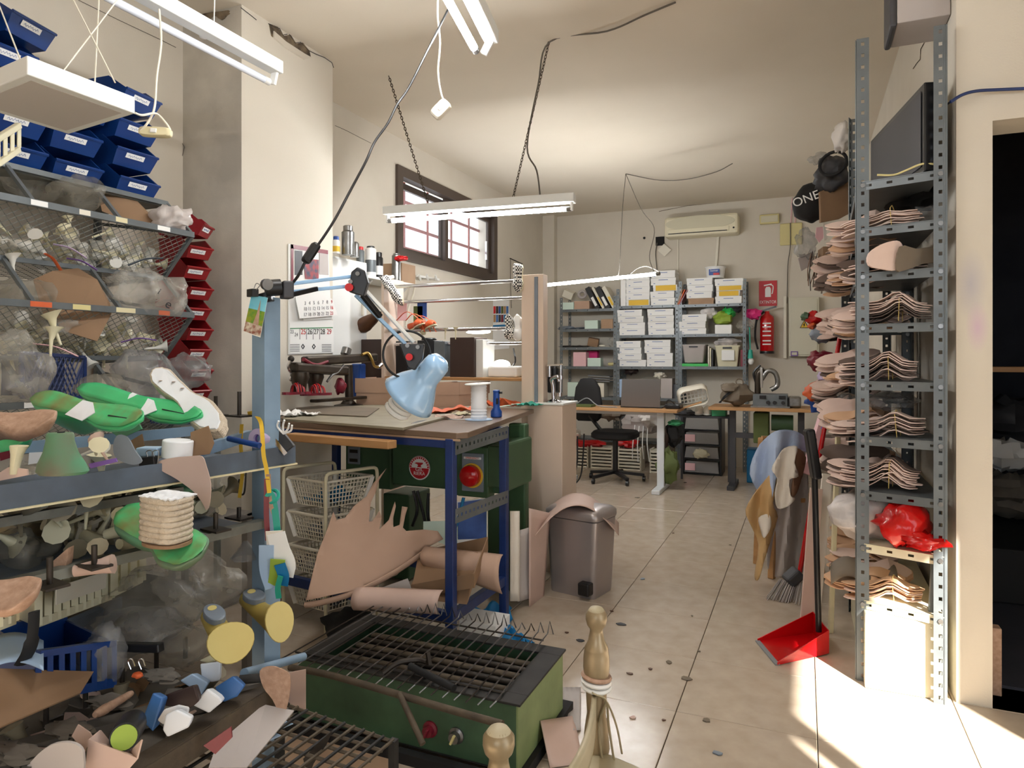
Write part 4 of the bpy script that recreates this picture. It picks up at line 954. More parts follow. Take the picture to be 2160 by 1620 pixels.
def ribbon(pts, w_, m, parent, name='ribbon', upv=V((0.5, -0.85, 0)), th=0.001):
    pts = spline(pts); mb = MB(); rings = []
    for i, p in enumerate(pts):
        t_ = (pts[min(i + 1, len(pts) - 1)] - pts[max(i - 1, 0)]).normalized(); x = t_.cross(V(upv)).normalized() * w_ / 2; n_ = x.cross(t_).normalized() * th
        rings.append([p - x - n_, p + x - n_, p + x + n_, p - x + n_])
    return mb.loft(rings).build(name, m, parent)
ribbon([W(523, 872, 2.02), W(536, 872, 1.98), W(549, 888, 1.95), W(553, 912, 1.92), W(556, 960, 1.9), W(562, 990, 1.9), W(568, 1040, 1.9)], 0.011, 'yellow', tm, 'tape')
ribbon([W(510, 895, 2.02), W(508, 940, 2.0), W(512, 990, 2.0), W(505, 1050, 2.0)], 0.01, 'yellow', tm, 'tape')
# postcard and clip at the head of the post, cord bundle hanging at the post
pc = thing('postcard', 'holiday postcard with green trees clipped to the head of the blue post', 'postcard', W(540, 712, 1.93))
cq = [W(531, 622, 1.94), W(565, 628, 1.93), W(549, 712, 1.92), W(514, 700, 1.93)]
def cardp(a, b): return cq[0].lerp(cq[1], a).lerp(cq[3].lerp(cq[2], a), b)
sheet('card', cq, 'paper', '', '', 0.001, parent=pc)
nrm = (cq[1] - cq[0]).cross(cq[3] - cq[0]).normalized(); nrm = nrm if nrm.y < 0 else -nrm
mat('sky_print', (96, 186, 214), 0.4, rgb2=(140, 210, 226), nscale=30); mat('tree_print', (70, 140, 52), 0.4, rgb2=(140, 150, 40), nscale=60, ncon=0.3); mat('crowd_print', (130, 60, 40), 0.4, rgb2=(210, 200, 180), nscale=90, ncon=0.3)
for (a0, a1, b0, b1, m) in ((0, 1, 0, 0.36, 'sky_print'), (0, 1, 0.36, 0.72, 'tree_print'), (0, 1, 0.72, 0.98, 'crowd_print')):
    sheet('picture_print', [cardp(a0, b0) + nrm * 0.0012, cardp(a1, b0) + nrm * 0.0012, cardp(a1, b1) + nrm * 0.0012, cardp(a0, b1) + nrm * 0.0012], m, '', '', 0.0004, parent=pc)
sheet('picture_print', [cardp(0.62, 0.08) + nrm * 0.002, cardp(0.72, 0.45) + nrm * 0.002, cardp(0.78, 0.72) + nrm * 0.002, cardp(0.45, 0.72) + nrm * 0.002, cardp(0.55, 0.45) + nrm * 0.002], 'cork', '', '', 0.0004, parent=pc)
MB().box(W(533, 618, 1.93), (0.035, 0.02, 0.022), RZ(-20)).build('clip', 'black_plastic', pc, bevel=0.002)
MB().tube(spline([W(540, 612, 1.92), W(548, 602, 1.92), W(541, 598, 1.92), W(536, 608, 1.92)]), 0.0014, 5).build('clip_wire', 'steel', pc)
rg = thing('rag_bundle', 'bundle of coloured ribbons and white rags tied to the blue post', 'rags', W(580, 1250, 1.95))
for pts, wd2, m in (([(566, 1000), (570, 1060), (585, 1110), (578, 1180)], 0.012, 'cork'), ([(563, 1010), (562, 1080), (565, 1140)], 0.014, 'maroon'), ([(562, 1040), (575, 1050), (585, 1120), (582, 1150)], 0.018, 'teal'), ([(578, 1120), (580, 1160), (573, 1200), (578, 1235)], 0.045, 'white_hide'),
                    ([(582, 1125), (592, 1160), (604, 1190), (600, 1215)], 0.05, 'paper'), ([(562, 1150), (563, 1200), (575, 1240)], 0.04, 'block_lightblue'), ([(586, 1180), (584, 1210), (580, 1235)], 0.04, 'lime'), ([(590, 1190), (598, 1215), (596, 1235)], 0.03, 'teal_blue'), ([(592, 1215), (586, 1240), (588, 1262)], 0.015, 'teal')):
    ribbon([W(u, v, 1.9 + 0.01 * k) for k, (u, v) in enumerate(pts)], wd2, m, rg, 'rag', th=0.0015)
MB().torus(W(575, 1047, 1.92), 0.018, 0.005, 16, 6, RE(60, 20, 0)).build('knot', 'teal', rg, smooth=True)
tag(MB().lathe([(0.04, 0), (0.042, 0.004), (0.012, 0.042), (0.006, 0.05), (0.004, 0.05), (0.01, 0.04), (0.038, 0.004), (0.036, 0)], 24, W(518, 1178, 1.98), None, False).build('funnel', 'grey_bag', smooth=True), 'translucent funnel hanging by the blue post', 'funnel')
tag(MB().tube(spline([W(505, 1010, 2.1), W(502, 1035, 2.1), W(515, 1040, 2.08), W(520, 985, 2.08)]), 0.003, 6).build('wire_loop', 'black_plastic', smooth=True), 'black wire loop under the rail near the post', 'wire')

# ------------------------------------------------------------------ middle level clutter
def crate(name, lab, o, ex, ey, ez, m, slots=8, cat='basket', th=0.006):
    """open crate: floor corner o, edge vectors; front wall (o..o+ex) slotted"""
    o, ex, ey, ez = V(o), V(ex), V(ey), V(ez); t = thing(name, lab, cat, o + ex / 2 + ey / 2)
    sheet('floor_panel', [o, o + ex, o + ex + ey, o + ey], m, '', '', th, parent=t)
    sheet('back_panel', [o + ey, o + ey + ex, o + ey + ex + ez, o + ey + ez], m, '', '', th, parent=t)
    for q in (V((0, 0, 0)), ex): sheet('side_panel', [o + q, o + q + ey, o + q + ey + ez, o + q + ez], m, '', '', th, parent=t)
    MB().bar(o + ez, o + ex + ez, 0.016, 0.014).build('rim', m, t); MB().bar(o + ey + ez, o + ex + ey + ez, 0.016, 0.014).build('rim', m, t)
    MB().bar(o + ez * 0.06, o + ex + ez * 0.06, th, 0.02).build('front_rail', m, t)
    for k in range(slots + 1): MB().bar(o + ex * (k / slots), o + ex * (k / slots) + ez, ex.length / slots * 0.42, th, ey).build('slat', m, t)
    return t
crate('slatted_crate', 'cream slatted plastic crate with white front on the low shelf', W(80, 1320, 1.62), W(235, 1262, 1.98) - W(80, 1320, 1.62), V((-0.28, 0.04, 0)), V((0, 0, 0.11)), 'cream_plastic', 9)
sheet('crate_card', [W(118, 1238, 1.60), W(225, 1204, 1.90), W(222, 1240, 1.90), W(118, 1276, 1.60)], 'off_white', 'white front card hung on the low cream crate', 'card', 0.003)
crate('slatted_crate', 'grey-white slatted plastic tray tipped up behind the worn green last', W(160, 1150, 1.72), W(262, 1100, 1.98) - W(160, 1150, 1.72), V((-0.12, 0.02, 0.10)), V((0.02, 0, 0.05)), 'off_white', 7)
crate('slatted_crate', 'cream slatted crate end right of the low crate', W(240, 1255, 1.95), W(300, 1225, 2.1) - W(240, 1255, 1.95), V((-0.2, 0.03, 0)), V((0, 0, 0.09)), 'cream_plastic', 3)
crate('slatted_crate', 'cream slatted crate below the lower tan last at the left edge', W(-60, 1345, 1.3), W(32, 1310, 1.45) - W(-60, 1345, 1.3), V((-0.2, 0.03, 0)), V((0, 0, 0.06)), 'cream_plastic', 5)
sheet('slate_sheet', [W(85, 1330, 1.75), W(255, 1258, 2.1), W(256, 1295, 2.1), W(165, 1385, 1.9), W(85, 1400, 1.7)], 'slate_paint', 'flat slate-blue board leaning under the low cream crate', 'board', 0.006)
bag(45, 1165, 1.62, 0.075, 0.06, 0.055, 43, 'dusty_bag', 'dusty grey plastic bag on the middle level at far left')
bag(330, 1270, 1.95, 0.16, 0.12, 0.09, 47, 'dusty_bag', 'big dusty clear bag below the worn green last')
bag(420, 1230, 2.15, 0.13, 0.1, 0.08, 53, 'clear_bag', 'wrinkled clear bag left of the yellow lasts')
bag(300, 1330, 1.85, 0.13, 0.1, 0.06, 59, 'grey_bag', 'grey clear bag sagging toward the black bar')
bag(390, 1360, 1.85, 0.07, 0.06, 0.05, 61, 'dusty_bag', 'dusty bag behind the far pegs of the low bar')
bag(215, 1385, 1.62, 0.05, 0.05, 0.07, 67, 'grey_bag', 'limp clear bag hanging in the blue crate')
bag(420, 1070, 2.1, 0.06, 0.05, 0.045, 71, 'dusty_bag', 'small dusty bag between trolley shelf and pegs')
bag(350, 1030, 1.9, 0.09, 0.07, 0.03, 73, 'last_green_dirty', 'green rag stuffed under the trolley shelf')
def lowpile(zc, s0, s1, n0, n1):
    def fn(k): return TP(rr(s0, s1), rr(n0, n1), zc + rr(0, 0.09)), (rr(-2.6, 2.6), rr(-1.2, 1.2), rr(0, 6.28)), rr(0.8, 1.15)
    return fn
scatter(heel_mesh(0.085), 'shoe_heel', 'heel_dirty', 'dusty brown shoe heel in the dark heap under the trolley shelf', 'shoe heel', 'dusty heels under the trolley shelf', 60, lowpile(0.835, -0.05, 0.6, 0.12, 0.55))
scatter(heel_mesh(0.055, 1), 'block_heel', 'heel_cream', 'yellowed chunky heel in the dark heap under the trolley shelf', 'shoe heel', 'yellowed heels under the trolley shelf', 26, lowpile(0.835, 0.0, 0.6, 0.08, 0.5))
scatter(heel_mesh(0.085), 'shoe_heel', 'heel_cream', 'pale stiletto heel in the dark heap under the trolley shelf', 'shoe heel', 'pale heels under the trolley shelf', 16, lowpile(0.86, 0.0, 0.55, 0.08, 0.3))
plate('cork_wedge', 'triangular cork wedge standing by the first middle peg', 'wedge', [(113, 1185), (150, 1153), (148, 1180), (143, 1200), (115, 1202)], 1.52, 'cork', 0.02)
for k, (u, v, D, m, r) in enumerate(((230, 1128, 1.66, 'heel_cream', 30), (245, 1150, 1.64, 'heel_cream', 70), (215, 1180, 1.6, 'heel_dirty', 10), (160, 1205, 1.5, 'leather_pink', 40), (250, 1110, 1.7, 'aged_plastic', 15))):
    heel_at(u, v, D, (40 + r, 20, r * 3), 0.8, m, ('yellowed heel piece hanging before the tipped tray', 'cracked cream heel below the tipped tray', 'dusty heel beside the second middle peg', 'pinkish heel scrap lying by the cork wedge', 'aged cream heel at the corner of the tipped tray')[k], 1)
# back wall rack below the baskets
ls = thing('low_shelf', 'dim steel shelf below the wire baskets on the left wall', 'shelf', (-2.6, 1.6, 0))
for z in (0.32, 0.66): MB().boxa((-3.1, 0.9, z - 0.01), (-2.1, 2.2, z)).build('shelf_plate', 'dust', ls)
for y in (0.95, 2.15): MB().boxa((-2.13, y, 0), (-2.1, y + 0.03, 0.66)).build('leg', 'dust', ls)
for k in range(7):
    bag(60 + 65 * k, 1010 + 12 * (k % 3), 2.45 + 0.05 * k, 0.12, 0.1, 0.06, 80 + k, 'dusty_bag', ('first', 'second', 'third', 'fourth', 'fifth', 'sixth', 'seventh')[k] + ' dim plastic bag from the left in the gap under the trolley shelf')
scatter(heel_mesh(0.085), 'shoe_heel', 'heel_dirty', 'dim dusty heel on the low steel shelf behind the trolley', 'shoe heel', 'heels on the low steel shelf', 40, lambda k: ((rr(-2.5, -2.12), rr(1.1, 2.15), rr(0.67, 0.76)), (rr(-2, 2), rr(-1, 1), rr(0, 6)), 1.0))

# ------------------------------------------------------------------ low tray clutter
crate('blue_crate', 'dark blue plastic crate under the low cream crate', W(80, 1478, 1.45), W(240, 1445, 1.62) - W(80, 1478, 1.45), V((-0.25, 0.05, 0.0)), V((0, 0, 0.10)), 'blue_bin', 7)
tag(MB().bar(W(165, 1362, 1.72), W(340, 1366, 1.62), 0.02, 0.02).build('black_bar', 'black_plastic', bevel=0.003), 'black square bar lying across behind the pegs', 'bar')
sheet('cardboard_sheet', [W(-60, 1410, 1.36), W(197, 1418, 1.55), W(170, 1462, 1.46), W(-60, 1560, 1.2)], 'cardboard_dark', 'flat brown cardboard sheet at the left edge behind the pegs', 'cardboard', 0.004)
pcap = MB().grid(lambda a, b: W(-30 + 122 * a, 1352 + 62 * b - 18 * math.sin(math.pi * a), 1.5 - 0.12 * b + 0.03 * math.sin(3 * a)), 12, 6).build('paper_visor', 'block_lightblue', smooth=True, solid=0.002); tag(pcap, 'curved pale blue-white paper visor on the cardboard at far left', 'paper')
tag(MB().tube(spline([W(72, 1290, 1.42), W(70, 1330, 1.42), W(62, 1370, 1.42), W(45, 1400, 1.42)]), [0.012] * 9 + [0.016] * 10, 8, flat=0.4).build('leather_strip', 'black_matte', smooth=True), 'black leather strip curling down at far left', 'strip')
cl = thing('binder_clip', 'small silver binder clip with a red dot among the pegs', 'clip', W(285, 1425, 1.5))
for dx in (0, 22): MB().tube(spline([W(276 + dx, 1412, 1.5), W(270 + dx, 1395, 1.5), W(278 + dx, 1390, 1.5), W(284 + dx, 1405, 1.5)]), 0.0014, 5).build('clip_wire', 'chrome', cl)
MB().blob(W(290, 1424, 1.5), (0.012, 0.01, 0.006), 1, 0.2).build('red_dot', 'orange', cl, smooth=True)
def block(name, lab, uv, D, m, dep=0.045, cat='heel block', taper=0.85, bev=0.004):
    p = [W(u, v, D) for u, v in uv]; c = sum(p, V((0, 0, 0))) / len(p); d = (W(1080, 755, 1) - EYE).normalized(); d = V((d.x - 0.2, d.y, -0.35)).normalized() * dep
    mb = MB().loft([p, [c + (q_ - c) * taper + d for q_ in p]]); return tag(mb.build(name, m, bevel=bev), lab, cat)
block('heel_block', 'blue trapezoid heel block standing in the low tray', [(322, 1460), (345, 1472), (322, 1545), (298, 1520)], 1.47, 'block_blue')
block('heel_block', 'dark brown wide heel block in the low tray', [(346, 1466), (410, 1444), (421, 1478), (402, 1495), (346, 1490)], 1.52, 'dark_brown')
block('heel_block', 'white curved heel block in front of the dark brown one', [(342, 1540), (348, 1508), (372, 1496), (406, 1514), (398, 1535), (352, 1556)], 1.42, 'block_white', 0.035)
block('heel_block', 'white ribbed heel seat behind the white curved block', [(330, 1520), (345, 1496), (375, 1487), (400, 1492), (398, 1506), (372, 1500), (350, 1512), (344, 1530)], 1.47, 'foam_white', 0.02)
block('heel_block', 'white flared heel block right of the dark brown one', [(405, 1488), (437, 1452), (462, 1470), (470, 1480), (440, 1505)], 1.55, 'block_white')
block('heel_block', 'pale blue heel block behind the dark brown one', [(378, 1436), (405, 1420), (440, 1440), (418, 1476), (400, 1450)], 1.66, 'block_lightblue')
block('heel_block', 'white square heel block tucked beneath the front yellow last', [(421, 1400), (466, 1394), (464, 1436), (445, 1440), (424, 1428)], 1.7, 'block_white', 0.03)
block('heel_block', 'blue glittering heel block at the right end of the low tray', [(452, 1450), (492, 1425), (516, 1448), (500, 1470), (470, 1482)], 1.64, 'block_blue')
block('heel_block', 'cream flat heel seat just under the front yellow last', [(418, 1394), (445, 1380), (466, 1390), (440, 1400)], 1.72, 'heel_cream', 0.015)
bl = thing('shoe_last', 'black last end with lime green face lying in the low tray', 'shoe last', W(268, 1580, 1.35))
ba, bb_ = W(262, 1555, 1.32), W(282, 1522, 1.42); Rn = frame_from(ba - bb_)
MB().loft([[bb_ + (ba - bb_) * s + Rn @ V((0, 0.026 * g * math.cos(a), 0.026 * g * math.sin(a))) for a in [6.28318 * i / 20 for i in range(20)]] for s, g in ((0, 0.9), (0.2, 1.05), (0.7, 1.05), (1, 1))]).build('last_body', 'black_plastic', bl, smooth=True)
MB().cyl(ba, ba + (ba - bb_).normalized() * 0.003, 0.023, n=22).build('green_face', 'lime', bl)
plate('leather_offcut', 'curled tan leather offcut below the black last end', 'offcut', [(180, 1640), (188, 1560), (212, 1540), (240, 1575), (275, 1585), (300, 1560), (290, 1600), (255, 1640)], 1.3, 'leather_pink', 0.003, ds=[0, 0, 0.04, 0.06, 0.03, 0, 0, 0])
plate('leather_offcut', 'small pinkish leather scrap on the tray left of the black last end', 'offcut', [(152, 1552), (165, 1528), (190, 1545), (205, 1572), (180, 1585)], 1.38, 'leather_pink', 0.003)
plate('sole_piece', 'large grey insole at the bottom left corner', 'sole', [(50, 1640), (72, 1600), (105, 1572), (140, 1564), (168, 1572), (178, 1595), (165, 1640)], 1.27, 'leather_grey', 0.006)
tag(MB().tube(spline([W(200, 1508, 1.45), W(235, 1488, 1.5), W(278, 1462, 1.56)]), [0.006, 0.009, 0.01, 0.011, 0.011, 0.01, 0.01, 0.009, 0.009, 0.009, 0.008, 0.008, 0.006], 10).build('wooden_stick', 'cork', smooth=True), 'tan wooden handle lying along the low peg bar', 'handle')
for k, (u, v, D, m, sx) in enumerate(((150, 1540, 1.42, 'dust', 0.06), (230, 1480, 1.55, 'dust', 0.05), (340, 1425, 1.68, 'dust', 0.05), (30, 1590, 1.3, 'dust', 0.06))):
    tag(MB().blob(W(u, v, D), (sx, 0.03, 0.008), 90 + k, 0.4, 3).build('dust_lump', m, smooth=True), ('grey fluff lump by the leftmost scraps of the low bar', 'grey fluff lump between two low pegs', 'grey fluff lump near the far low pegs', 'grey fluff lump in the bottom left corner')[k], 'fluff')
plate('leather_template', 'tan leather template hanging from the black tube arm', 'template', [(548, 1415), (570, 1405), (592, 1410), (612, 1425), (610, 1470), (600, 1508), (592, 1510), (575, 1475), (556, 1450)], 1.72, 'cork', 0.003)
plate('leather_template', 'pale tan leather piece behind the hanging template', 'template', [(600, 1420), (645, 1412), (645, 1500), (605, 1480)], 1.95, 'leather_pink', 0.003)
plate('grey_board', 'grey cardboard under the rusty tray edge', 'board', [(470, 1535), (560, 1488), (620, 1500), (520, 1620), (440, 1620)], 1.62, 'leather_grey', 0.004, ds=[0, 0.1, 0.1, -0.05, -0.1])
plate('red_cloth', 'dark red cloth scrap below the tray edge', 'cloth', [(430, 1572), (488, 1532), (490, 1555), (455, 1590)], 1.5, 'maroon', 0.004)
def traypt(k):
    return (rr(-1.68, -1.33), rr(0.72, 1.34), ZT - 0.022 + rr(0, 0.02)), (rr(-0.5, 0.5), rr(-0.5, 0.5), rr(0, 6.28)), rr(0.7, 1.5)
ofc = MB().prism([(-0.03, -0.01), (0.0, -0.022), (0.028, -0.008), (0.034, 0.012), (0.008, 0.02), (-0.02, 0.016)], 0.003)
scatter(ofc, 'leather_offcut', 'leather_pink', 'small pinkish leather offcut strewn in the low tray', 'offcut', 'pink offcuts in the low tray', 14, traypt)
scatter(ofc, 'leather_offcut', 'dust', 'small grey leather offcut strewn in the low tray', 'offcut', 'grey offcuts in the low tray', 18, traypt)
scatter(ofc, 'leather_offcut', 'cardboard_dark', 'small brown leather offcut strewn in the low tray', 'offcut', 'brown offcuts in the low tray', 12, traypt)
scatter(heel_mesh(0.06, 1), 'block_heel', 'heel_dirty', 'grimy chunky heel strewn in the low tray', 'shoe heel', 'grimy heels in the low tray', 10, traypt)

# ------------------------------------------------------------------ work table, centre
ZW = 0.99
TFR = V((-1.28, 2.50, 0)); TF = V((-0.993, 0.12, 0)).normalized(); TG = V((-0.163, 0.987, 0)).normalized()
def Tb(a, b, z): return TFR + TF * a + TG * b + V((0, 0, z))
tb = thing('work_table', 'large brown-topped work table on a blue steel frame', 'table', Tb(0.6, 0.5, 0))
MB().prism([tuple(Tb(a, b, 0))[:2] for a, b in ((0.04, 0), (0, 0.05), (0, 1.38), (1.24, 1.22), (1.28, 0))][::-1], 0.026, Matrix.Translation((0, 0, ZW - 0.026))).build('table_top', 'brown_laminate', tb, bevel=0.003)
MB().bar(Tb(0.02, -0.002, ZW - 0.03), Tb(1.28, -0.002, ZW - 0.03), 0.004, 0.008).build('edge_strip', 'cardboard', tb)
LEG = [V((-1.353, 2.52, 0)), V((-1.345, 3.05, 0)), V((-2.46, 2.66, 0)), V((-2.46, 3.2, 0))]
for p in LEG: MB().boxa(p - V((0.019, 0.019, 0)), p + V((0.019, 0.019, ZW - 0.027))).build('leg', 'blue_frame', tb, bevel=0.003)
for a, b, z, h in ((0, 2, ZW - 0.047, 0.04), (1, 3, ZW - 0.047, 0.04), (0, 1, 0.217, 0.045), (0, 2, 0.217, 0.045), (1, 3, 0.217, 0.045), (2, 3, 0.217, 0.045)):
    MB().bar(LEG[a] + V((0, 0, z)), LEG[b] + V((0, 0, z)), 0.03, h).build('frame_bar', 'blue_frame', tb, bevel=0.002)
def perf(p0, p1, w_, nrm_, m, parent, name, pitch=0.05, hl=0.022, hw=0.012, t=0.003):
    """strip with a row of real slots"""
    p0, p1 = V(p0), V(p1); L_ = (p1 - p0).length; R = frame_from(p1 - p0, nrm_); mb = MB(); n = max(1, int(L_ / pitch)); y1 = hw / 2; y2 = w_ / 2
    def P(x, y, z): return p0 + R @ V((x, y, z))
    for s in (-1, 1): mb.box(P(L_ / 2, s * (y1 + y2) / 2, 0), (L_, y2 - y1, t), R)
    x = 0.0; gaps = [(L_ / n) * (k + 0.5) for k in range(n)]
    for g in gaps + [L_ + hl / 2]:
        e = g - hl / 2
        if e > x: mb.box(P((x + e) / 2, 0, 0), (e - x, hw, t), R)
        x = g + hl / 2
    return mb.build(name, m, parent)
for z0, z1 in ((0.925, 0.94), (0.64, 0.625)): perf(LEG[0] + V((0.02, 0, z0)), LEG[1] + V((0.02, 0, z1)), 0.06, V((1, 0, 0)), 'grey_metal', tb, 'perforated_angle', 0.036, 0.014, 0.014)
MB().bar(Wz(612, 921, 0.93), Wz(828, 938, 0.93), 0.06, 0.035).build('under_batten', 'wood', tb, bevel=0.004)
# things on the table -------------------------------------------------
def on(u, v): return Wz(u, v, ZW)
def slab(name, lab, cat, uv, z, th, m, bev=0.002):
    pts = [Wz(u, v, z) for u, v in uv]; n = len(pts); mb = MB(); mb.v = [p for p in pts] + [p + V((0, 0, th)) for p in pts]
    mb.f = [tuple(range(n)), tuple(range(n, 2 * n))] + [(i, (i + 1) % n, (i + 1) % n + n, i + n) for i in range(n)]
    o = mb.build(name, m, bevel=bev)
    import bmesh
    bm = bmesh.new(); bm.from_mesh(o.data); bmesh.ops.recalc_face_normals(bm, faces=bm.faces); bm.to_mesh(o.data); bm.free()
    return tag(o, lab, cat)
slab('cutting_board', 'large worn grey-green cutting board covering the left of the table', 'board', [(596, 888), (850, 908), (965, 878), (880, 852), (700, 862), (610, 872)], ZW, 0.012, 'cutting_board')
slab('dark_board', 'dark thin board under the sandal stretching machine', 'board', [(600, 872), (775, 880), (800, 862), (640, 856)], ZW + 0.013, 0.006, 'taupe')
def rag(name, lab, cat, uv_c, z, sx, sy, hgt, seed, m, rot=0):
    c = Wz(uv_c[0], uv_c[1], z); R = RZ(rot); mb = MB()
    mb.grid(lambda a, b: c + R @ V(((a - 0.5) * sx * (1 + 0.3 * noise.noise(V((b * 3, seed, 0)))), (b - 0.5) * sy * (1 + 0.3 * noise.noise(V((a * 3, 0, seed)))), 0.003 + hgt * abs(noise.noise(V((a * 3.1, b * 3.1, seed * 1.7)))) * 1.6)), 16, 12)
    return tag(mb.build(name, m, smooth=True, solid=0.002), lab, cat)
rag('paper_heap', 'crumpled white paper on the left end of the table', 'paper', (600, 878), ZW + 0.013, 0.16, 0.12, 0.03, 3, 'paper', 20)
rag('paper_heap', 'torn white tissue at the edge of the cutting board', 'paper', (648, 876), ZW + 0.013, 0.12, 0.08, 0.025, 5, 'paper', -10)
rag('orange_cloth', 'orange cloth strip lying beside the kraft boxes', 'cloth', (958, 868), ZW + 0.013, 0.36, 0.14, 0.03, 8, 'orange', 65)
rag('orange_cloth', 'second orange cloth bunched behind the blue torch', 'cloth', (1062, 858), ZW, 0.2, 0.12, 0.05, 12, 'orange', 20)
rag('leather_scrap', 'pale tan leather scraps before the white spool', 'scrap', (948, 884), ZW, 0.14, 0.07, 0.02, 15, 'leather_pink', 10)
rag('leather_scrap', 'cream paper scrap at the foot of the white spool', 'scrap', (972, 876), ZW, 0.1, 0.05, 0.02, 17, 'heel_cream', 50)
rag('paper_heap', 'teal and white papers at the far right corner of the table', 'paper', (1098, 858), ZW, 0.26, 0.18, 0.02, 19, 'mint', 15)
rag('paper_heap', 'yellowed paper at the rear right edge of the table', 'paper', (1118, 856), ZW + 0.02, 0.12, 0.12, 0.02, 22, 'teal', -15)
tag(MB().tube([on(868, 899) + V((0, 0, 0.008)), on(880, 896) + V((0, 0, 0.01)), on(899, 891) + V((0, 0, 0.008))], [0.007, 0.011, 0.008], 10, flat=0.7).build('knife_handle', 'black_plastic', smooth=True), 'short black knife lying on the table front', 'knife')
sp = thing('spool', 'white spool of cord standing on the table beside a blue torch', 'spool', on(1010, 886))
c = on(1010, 886); MB().lathe([(0.068, 0.0), (0.07, 0.003), (0.068, 0.006), (0.03, 0.007)], 28, c).build('base_flange', 'block_lightblue', sp, smooth=True)
MB().lathe([(0.038, 0.007)] + [(0.038 + (0.0022 if k % 2 else 0) + 0.002 * noise.noise(V((k * 0.7, 0, 0))), 0.01 + 0.165 * k / 22) for k in range(23)] + [(0.03, 0.178)], 26, c).build('cord_winding', 'foam_white', sp, smooth=True)
MB().lathe([(0.064, 0.178), (0.066, 0.181), (0.064, 0.184), (0.02, 0.185)], 28, c + V((0.004, 0, 0)), RE(3, -2, 0)).build('top_flange', 'white_plastic', sp, smooth=True)
MB().cyl(c + V((0.008, -0.004, 0.184)), c + V((0.008, -0.004, 0.186)), 0.012, n=16).build('hub_hole', 'grey', sp)
MB().tube(spline([c + V((-0.02, -0.04, 0.012)), c + V((-0.09, -0.06, 0.004)), c + V((-0.18, -0.03, 0.003)), c + V((-0.25, -0.07, 0.003))]), 0.0018, 5).build('loose_cord', 'foam_white', sp)
tc_ = thing('torch', 'royal blue plastic torch standing on its head on the table', 'torch', on(1047, 880))
c = on(1047, 880); MB().lathe([(0.026, 0), (0.03, 0.004), (0.03, 0.03), (0.018, 0.05), (0.017, 0.13), (0.019, 0.132), (0.018, 0.14), (0.012, 0.143)], 22, c).build('torch_body', 'royal', tc_, smooth=True)
MB().box(c + V((0.012, -0.016, 0.085)), (0.01, 0.012, 0.03)).build('button', 'black_plastic', tc_, bevel=0.002)
MB().cyl(c + V((0.024, 0, 0.135)), c + V((0.024, 0, 0.123)), 0.01, n=12).build('tail_loop', 'black_plastic', tc_)
# kraft boxes
def kbox(name, lab, p0, ex, ey, h, m='kraft_box', lid=False, inside='kraft_inside', cat='box'):
    p0, ex, ey = V(p0), V(ex), V(ey); t = thing(name, lab, cat, p0 + (ex + ey) / 2); ez = V((0, 0, h)); w_ = 0.004
    sheet('bottom', [p0 + V((0, 0, .003)), p0 + ex + V((0, 0, .003)), p0 + ex + ey + V((0, 0, .003)), p0 + ey + V((0, 0, .003))], inside, '', '', w_, parent=t)
    for a, b, nm in ((p0, p0 + ex, 'front_panel'), (p0 + ey, p0 + ex + ey, 'back_panel'), (p0, p0 + ey, 'side_panel'), (p0 + ex, p0 + ex + ey, 'side_panel')):
        sheet(nm, [a, b, b + ez, a + ez], m, '', '', w_, parent=t)
    if lid:
        g = 0.006; dx, dy = ex.normalized() * g, ey.normalized() * g
        for a, b in ((p0 - dx - dy, p0 + ex + dx - dy), (p0 - dx - dy, p0 + ey - dx + dy), (p0 + ex + dx - dy, p0 + ex + ey + dx + dy)):
            sheet('lid_skirt', [a + ez * 0.5, b + ez * 0.5, b + ez * 1.03, a + ez * 1.03], m, '', '', w_, parent=t)
    return t
k0 = on(752, 857); kbox('kraft_shoebox', 'open kraft shoebox with white inside behind the lamp shade, left', k0, on(884, 859) - k0, TG * 0.30, 0.175, lid=True)
k0 = on(900, 859); kbox('kraft_shoebox', 'open kraft shoebox right of the lamp shade', k0, on(968, 858) - k0, TG * 0.28 + V((0.12, 0, 0)), 0.15, lid=True)
# sandal stretching machine
sm = thing('shoe_stretcher', 'dark cast shoe stretching machine with cranks on the table', 'machine', on(735, 858))
DS = (on(735, 858) - EYE).dot(V((-SN, CN, 0)))
def S(u, v, d=0.0): return W(u, v, 4.22 - (735 - u) * 0.0038 + d)
MB().lathe([(0.09, 0), (0.09, 0.012), (0.05, 0.02), (0.034, 0.04)], 20, on(735, 858)).build('foot', 'bronze_cast', sm, smooth=True)
MB().cyl(S(737, 846), S(735, 770), 0.026, n=14).build('column', 'bronze_cast', sm, smooth=True)
MB().bar(S(640, 762), S(792, 754), 0.05, 0.055).build('arm', 'bronze_cast', sm, bevel=0.012); MB().bar(S(615, 775), S(728, 782), 0.07, 0.06).build('slide', 'bronze_cast', sm, bevel=0.015)
MB().cyl(S(728, 748), S(732, 735), 0.03, n=12).build('cap', 'steel', sm, smooth=True)
for du, d in ((0, -0.05), (32, 0.05)):
    MB().loft([[S(632 + du, 785, d) + RZ(20) @ V((rx * math.cos(a), rx * 0.8 * math.sin(a), z)) for a in [6.28318 * i / 14 for i in range(14)]] for rx, z in ((0.05, 0), (0.055, -0.03), (0.04, -0.07), (0.035, -0.11))]).build('foot_form', 'bronze_cast', sm, smooth=True)
MB().tube(spline([S(612, 762), S(608, 775), S(616, 790), S(612, 800), S(620, 802)]), 0.009, 8).build('crank', 'chrome', sm, smooth=True); MB().blob(S(614, 757), (0.018,) * 3, 1, 0).build('crank_knob', 'dark_steel', sm, smooth=True)
